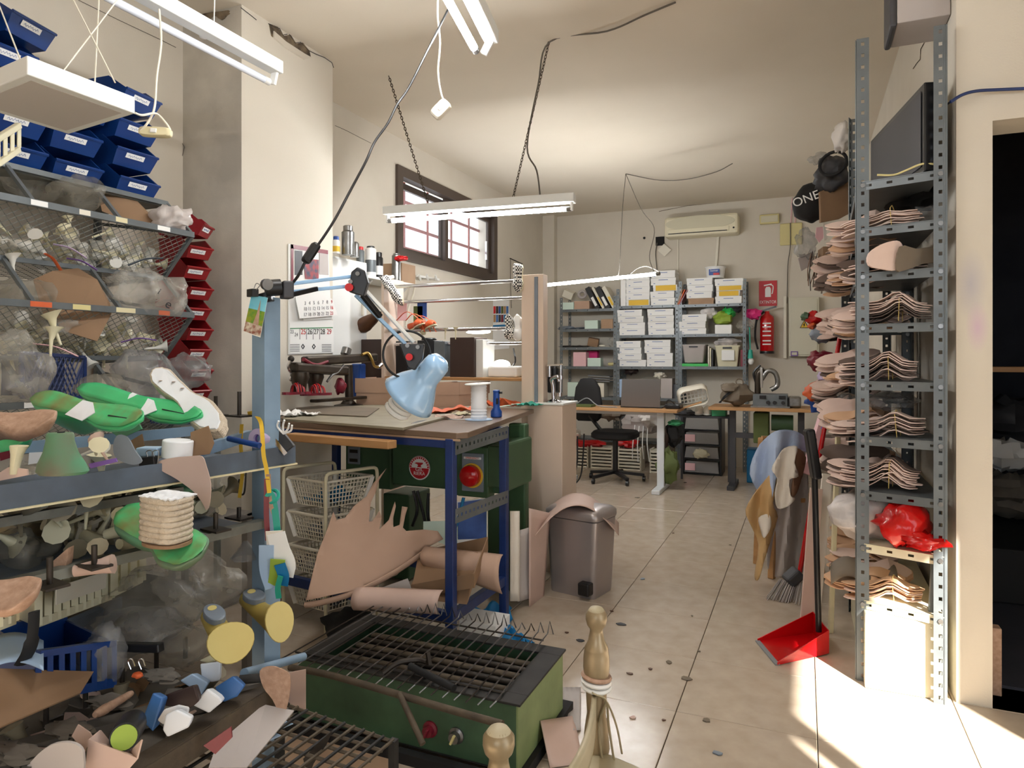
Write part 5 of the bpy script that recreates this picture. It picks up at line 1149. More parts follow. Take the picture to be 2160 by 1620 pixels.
MB().tube(spline([S(764, 748, -0.06), S(776, 745, -0.06), S(784, 758, -0.06), S(790, 772, -0.06), S(802, 775, -0.06)]), 0.009, 8).build('crank', 'brass', sm, smooth=True); MB().cyl(S(798, 775, -0.06), S(805, 769, -0.06), 0.014, n=10).build('crank_knob', 'chrome', sm, smooth=True)
MB().tube(spline([S(725, 770, -0.05), S(712, 785, -0.05), S(700, 792, -0.05), S(690, 805, -0.05)]), 0.008, 8).build('lever', 'steel', sm, smooth=True)
MB().tube(spline([S(640, 758, -0.04), S(665, 770, -0.04), S(690, 762, -0.04)]), 0.012, 8).build('red_lever', 'maroon', sm, smooth=True)
MB().blob(S(718, 815), (0.035, 0.03, 0.05), 4, 0.2).build('red_pad', 'maroon', sm, smooth=True)
MB().bar(S(660, 846), S(768, 838), 0.05, 0.018).build('cross_bar', 'bronze_cast', sm, bevel=0.004)
for k, (u0, u1, v0) in enumerate(((596, 650, 836), (634, 694, 838))):
    sd = thing('sandal', ('maroon strappy sandal on the stretching machine, left one', 'maroon strappy sandal on the stretching machine, right one')[k], 'sandal', S(u0, v0, -0.06))
    M, Ln = axes(S(u0, v0 - 3, -0.02), S(u1 + 6, v0 - 5, -0.1), V((0, 0, 1))); MB().prism(outline(Ln, 1.0), 0.014, M).build('sole', 'maroon', sd)
    for q in range(6):
        s = 0.25 + 0.11 * q; w_ = ip(HW, s); MB().tube([M @ V((Ln * s - 0.01 * (q - 2.5), ysh(s) + w_ * math.cos(a), 0.014 + 0.055 * math.sin(a) * (1 - abs(s - 0.5)))) for a in [math.pi * i / 8 for i in range(9)]], 0.004, 5).build('strap', 'red' if q % 2 else 'maroon', sd, smooth=True)
tag(MB().boxa(S(752, 800, 0.12) + V((-0.03, -0.02, -0.12)), S(752, 800, 0.12) + V((0.04, 0.05, 0.1))).build('blue_tin', 'royal', bevel=0.01), 'royal blue tin behind the stretching machine', 'tin')

# ------------------------------------------------------------------ desk lamp on the blue post
dl_ = thing('desk_lamp', 'pale blue articulated desk lamp with spiral bulb, clamped to the post', 'lamp', W(552, 640, 1.98))
J0, J1, J2, J3 = W(600, 612, 1.98), W(760, 596, 2.22), W(884, 738, 2.34), W(905, 770, 2.38)
MB().cyl(W(560, 608, 1.95), W(592, 606, 1.97), 0.024, n=16).build('clamp', 'black_plastic', dl_, smooth=True); MB().cyl(W(560, 600, 1.93), W(565, 600, 1.92), 0.016, n=16).build('clamp_ring', 'steel', dl_, smooth=True)
MB().box(W(605, 612, 1.98), (0.05, 0.03, 0.05), RZ(-35)).build('pivot', 'dark_grey', dl_, bevel=0.004); MB().bar(W(552, 632, 1.97), W(575, 625, 1.97), 0.04, 0.03).build('clamp_jaw', 'black_plastic', dl_, bevel=0.003)
def par(a, b, o, m, nm, s=0.011): MB().bar(a + o, b + o, s, s).build(nm, m, dl_, bevel=0.002)
par(W(610, 599, 1.99), W(752, 582, 2.21), V((0, 0, 0)), 'lamp_blue', 'arm_bar'); par(W(612, 616, 1.99), W(742, 603, 2.2), V((0, 0, 0)), 'lamp_blue', 'arm_bar')
par(W(612, 618, 1.98), W(668, 605, 2.07), V((0, 0, -0.006)), 'black_plastic', 'spring_cover', 0.014)
MB().prism([(-0.028, -0.03), (0.02, -0.045), (0.034, 0.0), (0.024, 0.038), (0.0, 0.05), (-0.02, 0.034)], 0.03, XF(W(758, 598, 2.2), Matrix((V((CN, SN, 0)), V((0, 0, 1)), V((SN, -CN, 0)))).transposed())).build('elbow_plate', 'black_plastic', dl_, bevel=0.004)
for u, v in ((754, 577), (739, 594)): MB().cyl(W(u, v, 2.17), W(u, v, 2.16), 0.007, n=10).build('rivet', 'steel', dl_)
MB().cyl(W(738, 606, 2.18), W(736, 606, 2.155), 0.013, n=12).build('red_knob', 'red', dl_, smooth=True)
par(W(772, 614, 2.22), W(872, 722, 2.33), V((0, 0, 0)), 'white_paint', 'arm_bar', 0.012); par(W(750, 622, 2.22), W(855, 726, 2.32), V((0, 0, 0)), 'lamp_blue', 'arm_bar', 0.012)
par(W(765, 622, 2.2), W(802, 668, 2.26), V((0, 0, 0)), 'black_plastic', 'spring_cover', 0.016)
MB().prism([(-0.045, 0.03), (0.04, 0.03), (0.034, -0.02), (0.008, -0.06), (-0.016, -0.05)], 0.028, XF(W(872, 744, 2.32), Matrix((V((CN, SN, 0)), V((0, 0, 1)), V((SN, -CN, 0)))).transposed())).build('head_plate', 'black_plastic', dl_, bevel=0.004)
for u, v in ((859, 729), (881, 732)): MB().cyl(W(u, v, 2.29), W(u, v, 2.28), 0.007, n=10).build('rivet', 'steel', dl_)
MB().cyl(W(863, 753, 2.3), W(863, 753, 2.265), 0.012, n=12).build('red_knob', 'red', dl_, smooth=True); MB().cyl(W(872, 763, 2.32), W(890, 776, 2.36), 0.006, n=8).build('ball_joint', 'chrome', dl_, smooth=True)
sa, sb = W(929, 760, 2.36), W(862, 838, 2.41); ax = (sb - sa); Lsh = ax.length; Rl = frame_from(ax); Rl = Matrix((Rl.col[1], Rl.col[2], Rl.col[0])).transposed()
prof = [(0.004, -0.008), (0.028, -0.004), (0.042, 0.012), (0.044, 0.03), (0.045, Lsh * 0.42), (0.052, Lsh * 0.52), (0.076, Lsh * 0.72), (0.092, Lsh * 0.90), (0.1, Lsh)]
MB().lathe(prof, 36, sa, Rl, False).build('shade', 'lamp_blue', dl_, smooth=True, solid=0.003, ang=80)
MB().lathe([(r - 0.004, z) for r, z in prof[4:]], 36, sa, Rl, False).build('shade_lining', 'white_paint', dl_, smooth=True)
axn = ax.normalized(); MB().cyl(sa + axn * 0.03, sa + axn * Lsh * 0.93, 0.026, n=16).build('socket', 'white_plastic', dl_, smooth=True)
pts = [sa + axn * (Lsh * 0.93 + 0.085 * t) + Rl @ V((0.04 * math.cos(a), 0.04 * math.sin(a), 0)) for t, a in [(i / 60, 6.28318 * 4.2 * i / 60) for i in range(61)]]
MB().tube(pts, 0.0095, 8).build('spiral_bulb', 'white_plastic', dl_, smooth=True)
MB().tube(spline([W(945, 20, 2.5), W(900, 110, 2.42), W(862, 185, 2.35), W(838, 220, 2.3), W(818, 260, 2.25), W(790, 300, 2.2), W(772, 340, 2.15), W(740, 400, 2.1), W(705, 465, 2.03), W(672, 515, 1.99), W(665, 522, 1.98)]), 0.0042, 8).build('power_cord', 'black_plastic', dl_, smooth=True)
MB().bar(W(669, 514, 1.985), W(643, 554, 1.96), 0.03, 0.026).build('inline_switch', 'black_plastic', dl_, bevel=0.009)
MB().tube(spline([W(643, 554, 1.96), W(630, 580, 1.96), W(615, 600, 1.975)]), 0.0042, 8).build('power_cord', 'black_plastic', dl_, smooth=True)
MB().torus(W(858, 748, 2.36), 0.082, 0.0042, 40, 8, frame_from(V((SN * -1, CN, 0.05)), V((0, 0, 1))) @ Matrix.Rotation(math.pi / 2, 3, 'Y')).build('cord_loop', 'black_plastic', dl_, smooth=True)
tag(MB().tube(spline([W(562, 733, 2.0), W(574, 738, 2.1), W(582, 770, 2.3), W(586, 830, 2.4), W(584, 880, 2.4), W(588, 960, 2.4), W(582, 1030, 2.4), W(588, 1060, 2.4)]), 0.006, 8).build('hanging_cable', 'black_plastic', smooth=True), 'black cable hanging down behind the blue post', 'cable')

# ------------------------------------------------------------------ green machine under the table
gm = thing('green_machine', 'green cast machine with red stop button standing under the table', 'machine', Wy(900, 1240, 3.2))
def Yb(u0, v0, u1, v1, Y, d):  # box by its front rectangle in the picture, on the plane Y
    a, b = Wy(u0, v0, Y), Wy(u1, v1, Y); return (min(a.x, b.x), Y, min(a.z, b.z)), (max(a.x, b.x), Y + d, max(a.z, b.z))
def yb(u0, v0, u1, v1, Y, d, m, nm, parent, bev=0.004): a, b = Yb(u0, v0, u1, v1, Y, d); return MB().boxa(a, b).build(nm, m, parent, bevel=bev)
yb(826, 925, 1062, 1043, 3.16, 0.4, 'green_machine', 'housing', gm, 0.012); yb(728, 932, 826, 1034, 3.2, 0.35, 'green_machine', 'side_housing', gm, 0.012)
yb(962, 940, 1030, 1052, 3.10, 0.08, 'green_machine', 'button_housing', gm, 0.008); yb(1072, 893, 1108, 1262, 3.5, 0.06, 'green_machine', 'column', gm, 0.01); yb(1028, 940, 1056, 1030, 3.1, 0.06, 'green_machine', 'side_cover', gm, 0.006)
yb(808, 1040, 862, 1225, 3.4, 0.25, 'green_machine', 'leg', gm, 0.008); yb(1028, 1050, 1072, 1255, 3.5, 0.25, 'green_machine', 'leg', gm, 0.008); yb(806, 1225, 1110, 1262, 3.45, 0.3, 'green_machine', 'base', gm, 0.008)
yb(974, 955, 1019, 1039, 3.09, 0.012, 'heel_grey', 'button_plate', gm, 0.003); yb(978, 963, 1014, 970, 3.085, 0.006, 'paper', 'warning_label', gm, 0)
RY = Matrix((V((1, 0, 0)), V((0, 0, 1)), V((0, -1, 0)))).transposed()
text('EMERGENCY', 0.013, Wy(996, 966.5, 3.084), RY, 'sign_red', gm)
c = Wy(994, 1003, 3.085); MB().lathe([(0.055, 0), (0.056, 0.006), (0.052, 0.03), (0.036, 0.042), (0.01, 0.047)], 28, c, RY).build('stop_button', 'red_gloss', gm, smooth=True); MB().lathe([(0.062, -0.002), (0.062, 0.003)], 28, c + V((0.004, 0, 0)), RY).build('button_ring', 'yellow', gm)
yb(733, 942, 758, 980, 3.19, 0.012, 'heel_grey', 'switch_box', gm, 0.003)
for v in (948, 967): yb(737, v, 753, v + 8, 3.183, 0.006, 'bronze_cast', 'switch', gm, 0.001)
lg = Wy(885, 987, 3.155); RAD = 0.064
ld = MB().lathe([(RAD, 0), (RAD, 0.002)], 40, lg, RY).build('badge', 'paper', gm)
mb = MB().prism([(RAD * 0.9 * math.cos(a), RAD * 0.9 * math.sin(a)) for a in [math.pi + math.pi * i / 24 for i in range(25)]], 0.001, XF(lg + V((0, -0.002, 0)), RY)); mb.build('badge_field', 'sign_red', ld)
for i in range(13):
    a = math.pi * (i + 0.5) / 13 - 0.0; MB().box(lg + RY @ V((RAD * 0.83 * math.cos(a), RAD * 0.83 * math.sin(a), 0.0025)), (0.009, 0.0085, 0.001), RY @ Matrix.Rotation(a, 3, 'Z')).build('badge_tooth', 'sign_red', ld)
MB().tube([lg + RY @ V((RAD * 0.95 * math.cos(a), RAD * 0.95 * math.sin(a), 0.0025)) for a in [math.pi * i / 20 for i in range(21)]], 0.0016, 4).build('badge_ring', 'sign_red', ld)
MB().prism([(-0.03, 0.024), (-0.012, 0.02), (-0.008, 0.012), (-0.014, 0.004), (0.014, 0.004), (0.008, 0.012), (0.014, 0.018), (0.022, 0.022), (0.022, 0.029), (-0.018, 0.029)], 0.001, XF(lg + V((0, -0.0022, 0)), RY)).build('badge_anvil', 'sign_red', ld)
text('GIL', 0.026, lg + V((0.0, -0.0032, -0.008)), RY, 'paper', ld, sx=1.3); text('RIERA', 0.026, lg + V((0, -0.0032, -0.03)), RY, 'paper', ld, sx=1.05)
for k, pts in enumerate(([(872, 1035), (880, 1075), (870, 1110)], [(880, 1035), (892, 1080), (900, 1120)], [(904, 1040), (902, 1080), (908, 1115)])):
    MB().tube(spline([W(u, v, 3.5) for u, v in pts]), 0.008, 6).build('cable', 'black_plastic', gm, smooth=True)
ps = thing('poster_board', 'blue landscape picture panel standing under the table beside the front leg', 'picture', W(1000, 1140, 3.45))
mat('picture_blue', (74, 112, 190), 0.4, rgb2=(30, 50, 100), nscale=5, ncon=0.4)
sheet('panel', [W(962, 1058, 3.42), W(1028, 1050, 3.44), W(1028, 1160, 3.44), W(962, 1165, 3.42)], 'paper', '', '', 0.006, parent=ps); sheet('picture_print', [W(966, 1060, 3.414), W(1026, 1052, 3.434), W(1026, 1136, 3.434), W(966, 1138, 3.414)], 'picture_blue', '', '', 0.001, parent=ps)
tag(MB().tube(spline([W(978, 1050, 3.3), W(968, 1090, 3.3), W(955, 1130, 3.3)]), 0.008, 6).build('blue_hose', 'teal_blue', smooth=True), 'short blue hose behind the front table leg', 'hose')

# ------------------------------------------------------------------ white basket trolley
bt = thing('basket_trolley', 'cream wire trolley with four white plastic baskets under the table', 'trolley', W(690, 1330, 3.3))
A, C_ = W(598, 1000, 3.37), W(687, 1005, 3.21); AB = W(707, 1000, 3.58) - W(598, 1000, 3.37); A.z = C_.z = 0; AB.z = 0; AC = C_ - A
for q in (A, C_):
    e = q + AB; t_ = 0.755
    MB().tube([q, q + V((0, 0, t_ - 0.06))] + bez(q + V((0, 0, t_ - 0.06)), q + V((0, 0, t_)), q + V((0, 0, t_)), q + AB * 0.2 + V((0, 0, t_)), 6)[1:] + bez(q + AB * 0.8 + V((0, 0, t_)), e + V((0, 0, t_)), e + V((0, 0, t_)), e + V((0, 0, t_ - 0.06)), 6) + [e], 0.0085, 8).build('side_hoop', 'cream_metal', bt, smooth=True)
def lattice(mb, a, b, c, d, nu, nv, w_=0.0045):
    for i in range(nu + 1): mb.bar(a.lerp(b, i / nu), d.lerp(c, i / nu), w_, w_)
    for j in range(nv + 1): mb.bar(a.lerp(d, j / nv), b.lerp(c, j / nv), w_, w_)
for k, z in enumerate((0.585, 0.42, 0.255, 0.09)):
    bk = thing('plastic_basket', ('uppermost', 'second', 'third', 'lowest')[k] + ' white lattice basket in the cream wire trolley', 'basket', A + (AB + AC) / 2 + V((0, 0, z)), 'baskets in the cream trolley')
    o = A + AB * 0.04 + AC * 0.06; u_, w2 = AB * 0.92, AC * 0.88; h = 0.125
    def cr_(s, t, top): g = 1.0 if top else 0.82; cc = o + (u_ + w2) / 2; p = o + u_ * s + w2 * t; return cc + (p - cc) * g + V((0, 0, z + (h if top else 0)))
    cs = [(0, 0), (1, 0), (1, 1), (0, 1)]
    for i in range(4):
        s0, s1 = cs[i], cs[(i + 1) % 4]; mb = MB(); lattice(mb, cr_(*s0, 0), cr_(*s1, 0), cr_(*s1, 1), cr_(*s0, 1), 13, 6); w_ = mb.build('lattice_wall', 'off_white', bk); w_['kind'] = 'stuff'
        MB().bar(cr_(*s0, 1), cr_(*s1, 1), 0.014, 0.012).build('rim', 'off_white', bk, bevel=0.003)
        p0_, p1_ = cr_(*s0, 0), cr_(*s0, 1); MB().bar(p0_, p1_, 0.022, 0.022).build('corner_post', 'white_plastic', bk, bevel=0.004)
    sheet('base', [cr_(*q, 0) for q in cs], 'off_white', '', '', 0.004, parent=bk)
    rag('basket_contents', ('blue and white cloth in the uppermost trolley basket', 'grey cloth in the second trolley basket', 'pale cloth in the third trolley basket', 'dark cloth in the lowest trolley basket')[k], 'cloth', (0, 0), 0.5, 0.2, 0.18, 0.05, 30 + k, ('teal_blue', 'heel_grey', 'leather_grey', 'dark_grey')[k]).location = A + (AB + AC) / 2 + V((0, 0, z + 0.012))

# ------------------------------------------------------------------ leather, paper and boxes below the table
spk = [(645, 1267), (670, 1167), (690, 1117), (703, 1080), (710, 1097), (727, 1093), (747, 1067), (773, 1047), (787, 1020), (815, 988), (800, 1012), (792, 1040), (782, 1060), (778, 1100), (785, 1100), (800, 1077), (805, 1090), (800, 1117), (820, 1097), (833, 1058), (835, 1068), (830, 1090), (830, 1112), (843, 1107), (848, 1068), (860, 1070), (855, 1087), (850, 1113), (857, 1120), (893, 1117), (923, 1120), (935, 1137), (905, 1153), (883, 1167), (837, 1213), (773, 1240)]
def big(u, v): return W(u, v, 2.76 + 0.0011 * (u - 645) + 0.0006 * (1267 - v) + 0.05 * math.sin((u - 640) / 60.0) * math.sin((v - 980) / 80.0))
bp_ = thing('brown_sheet', 'big cut-out sheet of pinkish brown material leaning on the table frame', 'sheet', big(720, 1267))
import bmesh
from mathutils.geometry import delaunay_2d_cdt
def dense(uvs, fn, name, m, parent=None, th=0.003, n=1):
    P2 = [Vector((q[0], q[1])) for q in uvs]; nb = len(P2); us = [q[0] for q in uvs]; vs = [q[1] for q in uvs]; st_ = max(6.0, (max(us) - min(us)) / 22.0)
    x = min(us) + st_
    while x < max(us):
        y = min(vs) + st_
        while y < max(vs): P2.append(Vector((x, y))); y += st_
        x += st_
    r = delaunay_2d_cdt(P2, [(i, (i + 1) % nb) for i in range(nb)], [], 1, 0.5)
    mb = MB(); mb.v = [fn(p.x, p.y) for p in r[0]]; mb.f = [tuple(f) for f in r[2]]
    keep = sorted({i for f in mb.f for i in f}); mp = {k: i for i, k in enumerate(keep)}; mb.v = [mb.v[k] for k in keep]; mb.f = [tuple(mp[i] for i in f) for f in mb.f]
    return mb.build(name, m, parent, smooth=True, solid=th, ang=60)
dense(spk, big, 'sheet_body', 'brown_paper', bp_)
MB().grid(lambda a, b: W(645 + 255 * a + 0 * b, 1270 - 30 * a - 85 * a * a - 2 * math.sin(3.14 * b), 2.77 + 0.28 * a) + V((0, -0.012 * math.sin(math.pi * b), 0.012 * math.cos(math.pi * b) - 0.012)), 20, 6).build('rolled_edge', 'brown_paper', bp_, smooth=True, solid=0.002)
MB().grid(lambda a, b: W(898 + 163 * a, 1152 + 18 * a, 3.06 - 0.1 * a) + V((0.01 * b, -0.06 * math.sin(2.6 * b), -0.10 * (1 - math.cos(2.2 * b)) * (0.5 + 0.5 * a))), 14, 10).build('curled_flap', 'brown_paper', bp_, smooth=True, solid=0.003)
cbx = kbox('carton', 'open brown carton tipped on the lower table bar', W(868, 1262, 2.98), W(1000, 1240, 2.82) - W(868, 1262, 2.98), W(905, 1185, 3.22) - W(868, 1262, 2.98), 0.06, 'cardboard_dark', inside='cardboard')
sheet('carton_flap', [W(883, 1170, 3.06), W(1008, 1165, 2.98), W(1010, 1195, 2.95), W(985, 1275, 2.85), W(865, 1262, 2.95)], 'cardboard_dark', 'brown carton flap standing behind the front table leg', 'cardboard', 0.004)
MB().grid(lambda a, b: W(755 + 180 * a, 1262 + 8 * a, 2.9 - 0.08 * a) + V((0, -0.05 * math.sin(math.pi * b * 0.8), 0.05 * math.cos(math.pi * b * 0.8))), 12, 10).build('paper_roll', 'leather_pink', smooth=True, solid=0.002)
tag(bpy.data.objects['paper_roll'], 'loose roll of pale pink paper lying along the lower table bar', 'paper roll')
plate('paper_sheet', 'grey paper triangle under the brown sheet', 'paper', [(795, 1243), (860, 1220), (872, 1252), (800, 1255)], 2.95, 'leather_grey', 0.002)
plate('board_piece', 'white board leaning on the table rail behind the brown sheet', 'board', [(893, 1100), (965, 1098), (965, 1160), (893, 1130)], 3.3, 'mint', 0.004)
a_, b_ = Yb(968, 1296, 1046, 1340, 2.78, 0.16); tag(MB().boxa((a_[0], a_[1], 0.0), (b_[0], b_[1], 0.10)).build('white_box', 'paper', bevel=0.003), 'white box on the floor behind the stove grill', 'box')
rag('teal_bag', 'bright blue plastic bag on the floor beside the white box', 'bag', (1035, 1312), 0.0, 0.2, 0.16, 0.09, 41, 'teal_blue', 30)
rag('teal_bag', 'bright blue plastic film tucked behind the stove', 'bag', (1065, 1350), 0.0, 0.28, 0.1, 0.05, 44, 'teal_blue', -20)
tag(MB().blob(W(740, 1315, 3.05), (0.12, 0.1, 0.06), 51, 0.25).build('black_bag', 'black_matte', smooth=True), 'black bag on the floor behind the grill', 'bag')
tag(MB().torus(W(620, 1355, 2.62) + V((0, 0, 0)), 0.13, 0.009, 40, 8, RE(4, 2, 0)).build('cable_coil', 'black_plastic', smooth=True), 'black cable coil on the floor by the yellow lasts', 'cable')
bpy.data.objects['cable_coil'].location.z = 0.002

# ------------------------------------------------------------------ rod rack behind the table
rkX0, rkX1, rkY = -2.72, -1.60, 3.99
rr_ = thing('rod_rack', 'beige melamine stand with chrome shoe rods behind the table', 'rack', (-2.1, rkY + 0.1, 0))
a_, b_ = Yb(1100, 580, 1146, 1262, 3.93, 0.08); MB().boxa((a_[0], a_[1], 0), b_).build('side_panel', 'melamine', rr_, bevel=0.003); XP = a_[0]
a2, b2 = Yb(1127, 584, 1134, 855, 3.922, 0.008); MB().boxa(a2, b2).build('metal_channel', 'heel_grey', rr_)
MB().boxa((-2.66, 3.95, 0), (-2.64, 4.2, 1.85)).build('side_panel', 'melamine', rr_)
a3, b3 = Yb(1113, 853, 1186, 1262, 3.90, 0.28); MB().boxa((a3[0], a3[1], 0), b3).build('low_cabinet', 'melamine', rr_, bevel=0.004)
MB().boxa((a3[0] - 0.01, a3[1] - 0.01, b3[2]), (b3[0] + 0.01, b3[1], b3[2] + 0.012)).build('ledge', 'white_paint', rr_, bevel=0.003)
for v, dy in ((592, 0.0), (628, 0.1), (692, 0.02), (724, 0.1)):
    z = Wy(1100, v, rkY + dy).z; MB().cyl((-2.645, rkY + dy, z), (XP + 0.005, rkY + dy, z), 0.012, n=12).build('rod', 'chrome', rr_, smooth=True)
zc_ = Wy(1050, 797, 3.95).z; MB().boxa((-2.64, 3.96, zc_ - 0.02), (XP, 4.25, zc_)).build('shelf', 'wood', rr_, bevel=0.003)
zsh = zc_
# shoes on the rods
def flat_shoe(lab, ph, pt, upv, m, heel_m=None, name='shoe', hh_=0.0):
    M, Ln = axes(ph, pt, upv); t = thing(name, lab, 'shoe', V(ph).lerp(V(pt), 0.5))
    MB().prism(outline(Ln, 0.95), 0.008, M).build('sole', 'heel_cream', t)
    rings = []
    for k in range(13):
        s = k / 12; w_ = ip(HW, s) * 0.95; h = ip(((0, 0.055), (0.25, 0.05), (0.5, 0.04), (0.75, 0.042), (1, 0.012)), s); o = 0.75 if s < 0.55 else (0.75 - (s - 0.55) * 1.7)
        rings.append([M @ V((Ln * s, ysh(s) + w_ * math.cos(a) * (1 if h > 0 else 1), 0.008 + h * math.sin(a))) for a in ([math.pi * i / 10 for i in range(11)] if s > 0.6 else [math.pi * 0.30 * i / 5 for i in range(6)] + [math.pi * (0.7 + 0.3 * i / 4) for i in range(5)])])
    MB().loft(rings, False, False).build('upper', m, t, smooth=True, solid=0.003)
    if heel_m: MB().loft([[M @ V((0.03 + 0.022 * g * math.cos(a), 0.024 * g * math.sin(a), z)) for a in [6.28318 * i / 12 for i in range(12)]] for z, g in ((0, 1), (-hh_ * 0.5, 0.7), (-hh_, 0.6))]).build('heel', heel_m, t, smooth=True)
    return t
mat('ethnic_print', (24, 24, 26), 0.7, rgb2=(230, 226, 218), nscale=90, ncon=0.02, kind='checker')
flat_shoe('black and white patterned shoe hooked on the top rods, left', Wy(815, 580, 3.97), Wy(852, 644, 3.97), V((-0.7, -0.6, 0.2)), 'ethnic_print', 'heel_white', hh_=0.04)
flat_shoe('black and white patterned shoe at the right end of the top rods', Wy(1100, 558, 3.93), Wy(1094, 618, 3.93), V((-0.5, -0.8, 0.1)), 'ethnic_print')
flat_shoe('patterned shoe on the lower rods beside the beige panel', Wy(1075, 668, 3.97), Wy(1072, 718, 3.93), V((0.2, -0.9, 0.2)), 'ethnic_print', 'heel_white', hh_=0.05)
flat_shoe('white shoe on the lower rods beside the patterned one', Wy(1094, 668, 3.99), Wy(1090, 720, 3.95), V((0.2, -0.9, 0.2)), 'white_plastic', 'heel_white', hh_=0.05)
flat_shoe('orange leather sandal on the lower rods, left', Wy(866, 700, 4.05), Wy(890, 684, 3.93), V((0, -0.3, 1)), 'orange_leather')
flat_shoe('orange leather sandal on the lower rods, right', Wy(890, 702, 4.06), Wy(915, 686, 3.92), V((0, -0.3, 1)), 'orange_leather', 'heel_cream', hh_=0.02)
for k in range(3): tag(MB().tube(spline([Wy(836 + 20 * k, 676, 4.0), Wy(858 + 14 * k, 658 + 4 * k, 3.98), Wy(884 + 10 * k, 674, 3.97), Wy(896 + 12 * k, 700, 3.96)]), 0.005, 6, flat=0.5).build('orange_strap', 'orange_leather', smooth=True), ('left', 'middle', 'right')[k] + ' orange leather strap curling over the sandals', 'strap')
for k, (u, s) in enumerate(((942, 0.8), (962, 0.85))): heel_at(u, 718, 4.32, (0, 0, 40 + 60 * k), s, 'heel_cream', ('cream stiletto heel on the lower rod, left of two', 'cream stiletto heel on the lower rod, right of two')[k]).location = Wy(u, 716, 4.01)
tag(MB().loft([[Wy(757 + 45 * k / 8 - 8 * math.sin(k * 0.4), 702 - 5.6 * k, 4.05) + RZ(20) @ V((r * math.cos(a), r * 0.7 * math.sin(a), 0)) for a in [6.28318 * i / 16 for i in range(16)]] for k, r in enumerate((0.05, 0.075, 0.08, 0.085, 0.085, 0.075, 0.07, 0.05, 0.02))]).build('brown_boot', 'wood_dark', smooth=True), 'brown leather boot hanging beside the white cupboard', 'boot')
# dark boxes and lit lamp on the rack shelf
def shelfbox(name, lab, u0, v0, u1, v1, Y, d, m, cat='box', par=None):
    a, b = Yb(u0, v0, u1, v1, Y, d); o = MB().boxa(a, b).build(name, m, par, bevel=0.003); return tag(o, lab, cat) if par is None else o
shelfbox('dark_box', 'dark brown upright box left on the rack shelf', 762, 716, 808, 797, 4.02, 0.2, 'dark_brown')
shelfbox('black_box', 'black upright box behind the lamp cord loop', 808, 720, 860, 797, 4.1, 0.12, 'black_plastic')
shelfbox('black_box', 'black upright box right of the lamp head plate', 880, 718, 914, 797, 4.06, 0.14, 'black_plastic')
shelfbox('grey_tin', 'grey metal canister between the two dark boxes', 915, 720, 938, 797, 4.05, 0.12, 'grey_metal', 'canister')
shelfbox('dark_box', 'dark brown upright box right on the rack shelf', 949, 712, 1000, 797, 4.0, 0.2, 'dark_brown')
shelfbox('binder', 'black and white binder against the right dark box', 1001, 716, 1019, 797, 4.03, 0.18, 'white_paint', 'binder')
tag(MB().lathe([(0.05, 0), (0.054, 0.006), (0.05, 0.014), (0.02, 0.016)], 20, V((Wy(905, 716, 4.12).x, 4.12, Wy(905, 717, 4.06).z))).build('round_lid', 'black_plastic', smooth=True), 'flat black round lid on the black box', 'lid')
mat('lamp_glow', (255, 250, 240), 0.5, emit=9.0)
wl_ = thing('work_light', 'small glaring work light on the rack shelf beside the beige panel', 'lamp', Wy(1062, 797, 4.1))
a_, b_ = Yb(1028, 772, 1090, 796, 4.05, 0.12); MB().boxa(a_, b_).build('base', 'white_plastic', wl_, bevel=0.012)
MB().blob(Wy(1058, 770, 4.1), (0.06, 0.04, 0.035), 3, 0.15).build('glowing_head', 'lamp_glow', wl_, smooth=True)
MB().blob(Wy(1010, 700, 4.1), (0.09, 0.035, 0.014), 5, 0.1).build('glowing_tube', 'lamp_glow', wl_, smooth=True)
tag(MB().tube(spline([Wy(1083, 735, 4.15), Wy(1087, 760, 4.1), Wy(1082, 772, 4.1)]), 0.006, 6).build('tool_handle', 'black_plastic', smooth=True), 'dark tool handle standing behind the glaring work light', 'tool')
# chrome eyelet press on the ledge
ep = thing('eyelet_press', 'chrome and black eyelet press on the white ledge', 'machine', V((Wy(1172, 850, 3.98).x, 3.98, b3[2] + 0.012)))
e0 = V((Wy(1168, 850, 3.98).x, 3.98, b3[2] + 0.012))
MB().lathe([(0.05, 0), (0.05, 0.008), (0.016, 0.02)], 18, e0).build('foot', 'chrome', ep, smooth=True)
a_, b_ = Yb(1150, 770, 1174, 830, 4.02, 0.08); MB().boxa(a_, b_).build('motor', 'black_plastic', ep, bevel=0.02)
MB().tube(spline([e0, e0 + V((-0.005, 0, 0.1)), Wy(1164, 800, 3.97), Wy(1176, 795, 3.96), Wy(1180, 805, 3.96)]), 0.013, 10).build('column', 'chrome', ep, smooth=True)
MB().cyl(Wy(1183, 770, 3.95), Wy(1182, 835, 3.95), 0.008, n=10).build('plunger', 'chrome', ep, smooth=True); MB().cyl(Wy(1183, 792, 3.95), Wy(1183, 800, 3.95), 0.017, n=12).build('collar', 'chrome', ep, smooth=True); MB().cyl(Wy(1180, 828, 3.95), Wy(1180, 836, 3.95), 0.02, n=12).build('anvil', 'chrome', ep, smooth=True)
MB().bar(Wy(1155, 771, 3.95), Wy(1188, 769, 3.95), 0.012, 0.01).build('lever', 'chrome', ep); MB().cyl(Wy(1159, 772, 3.95), Wy(1159, 795, 3.95), 0.01, n=10).build('grip', 'chrome', ep, smooth=True)

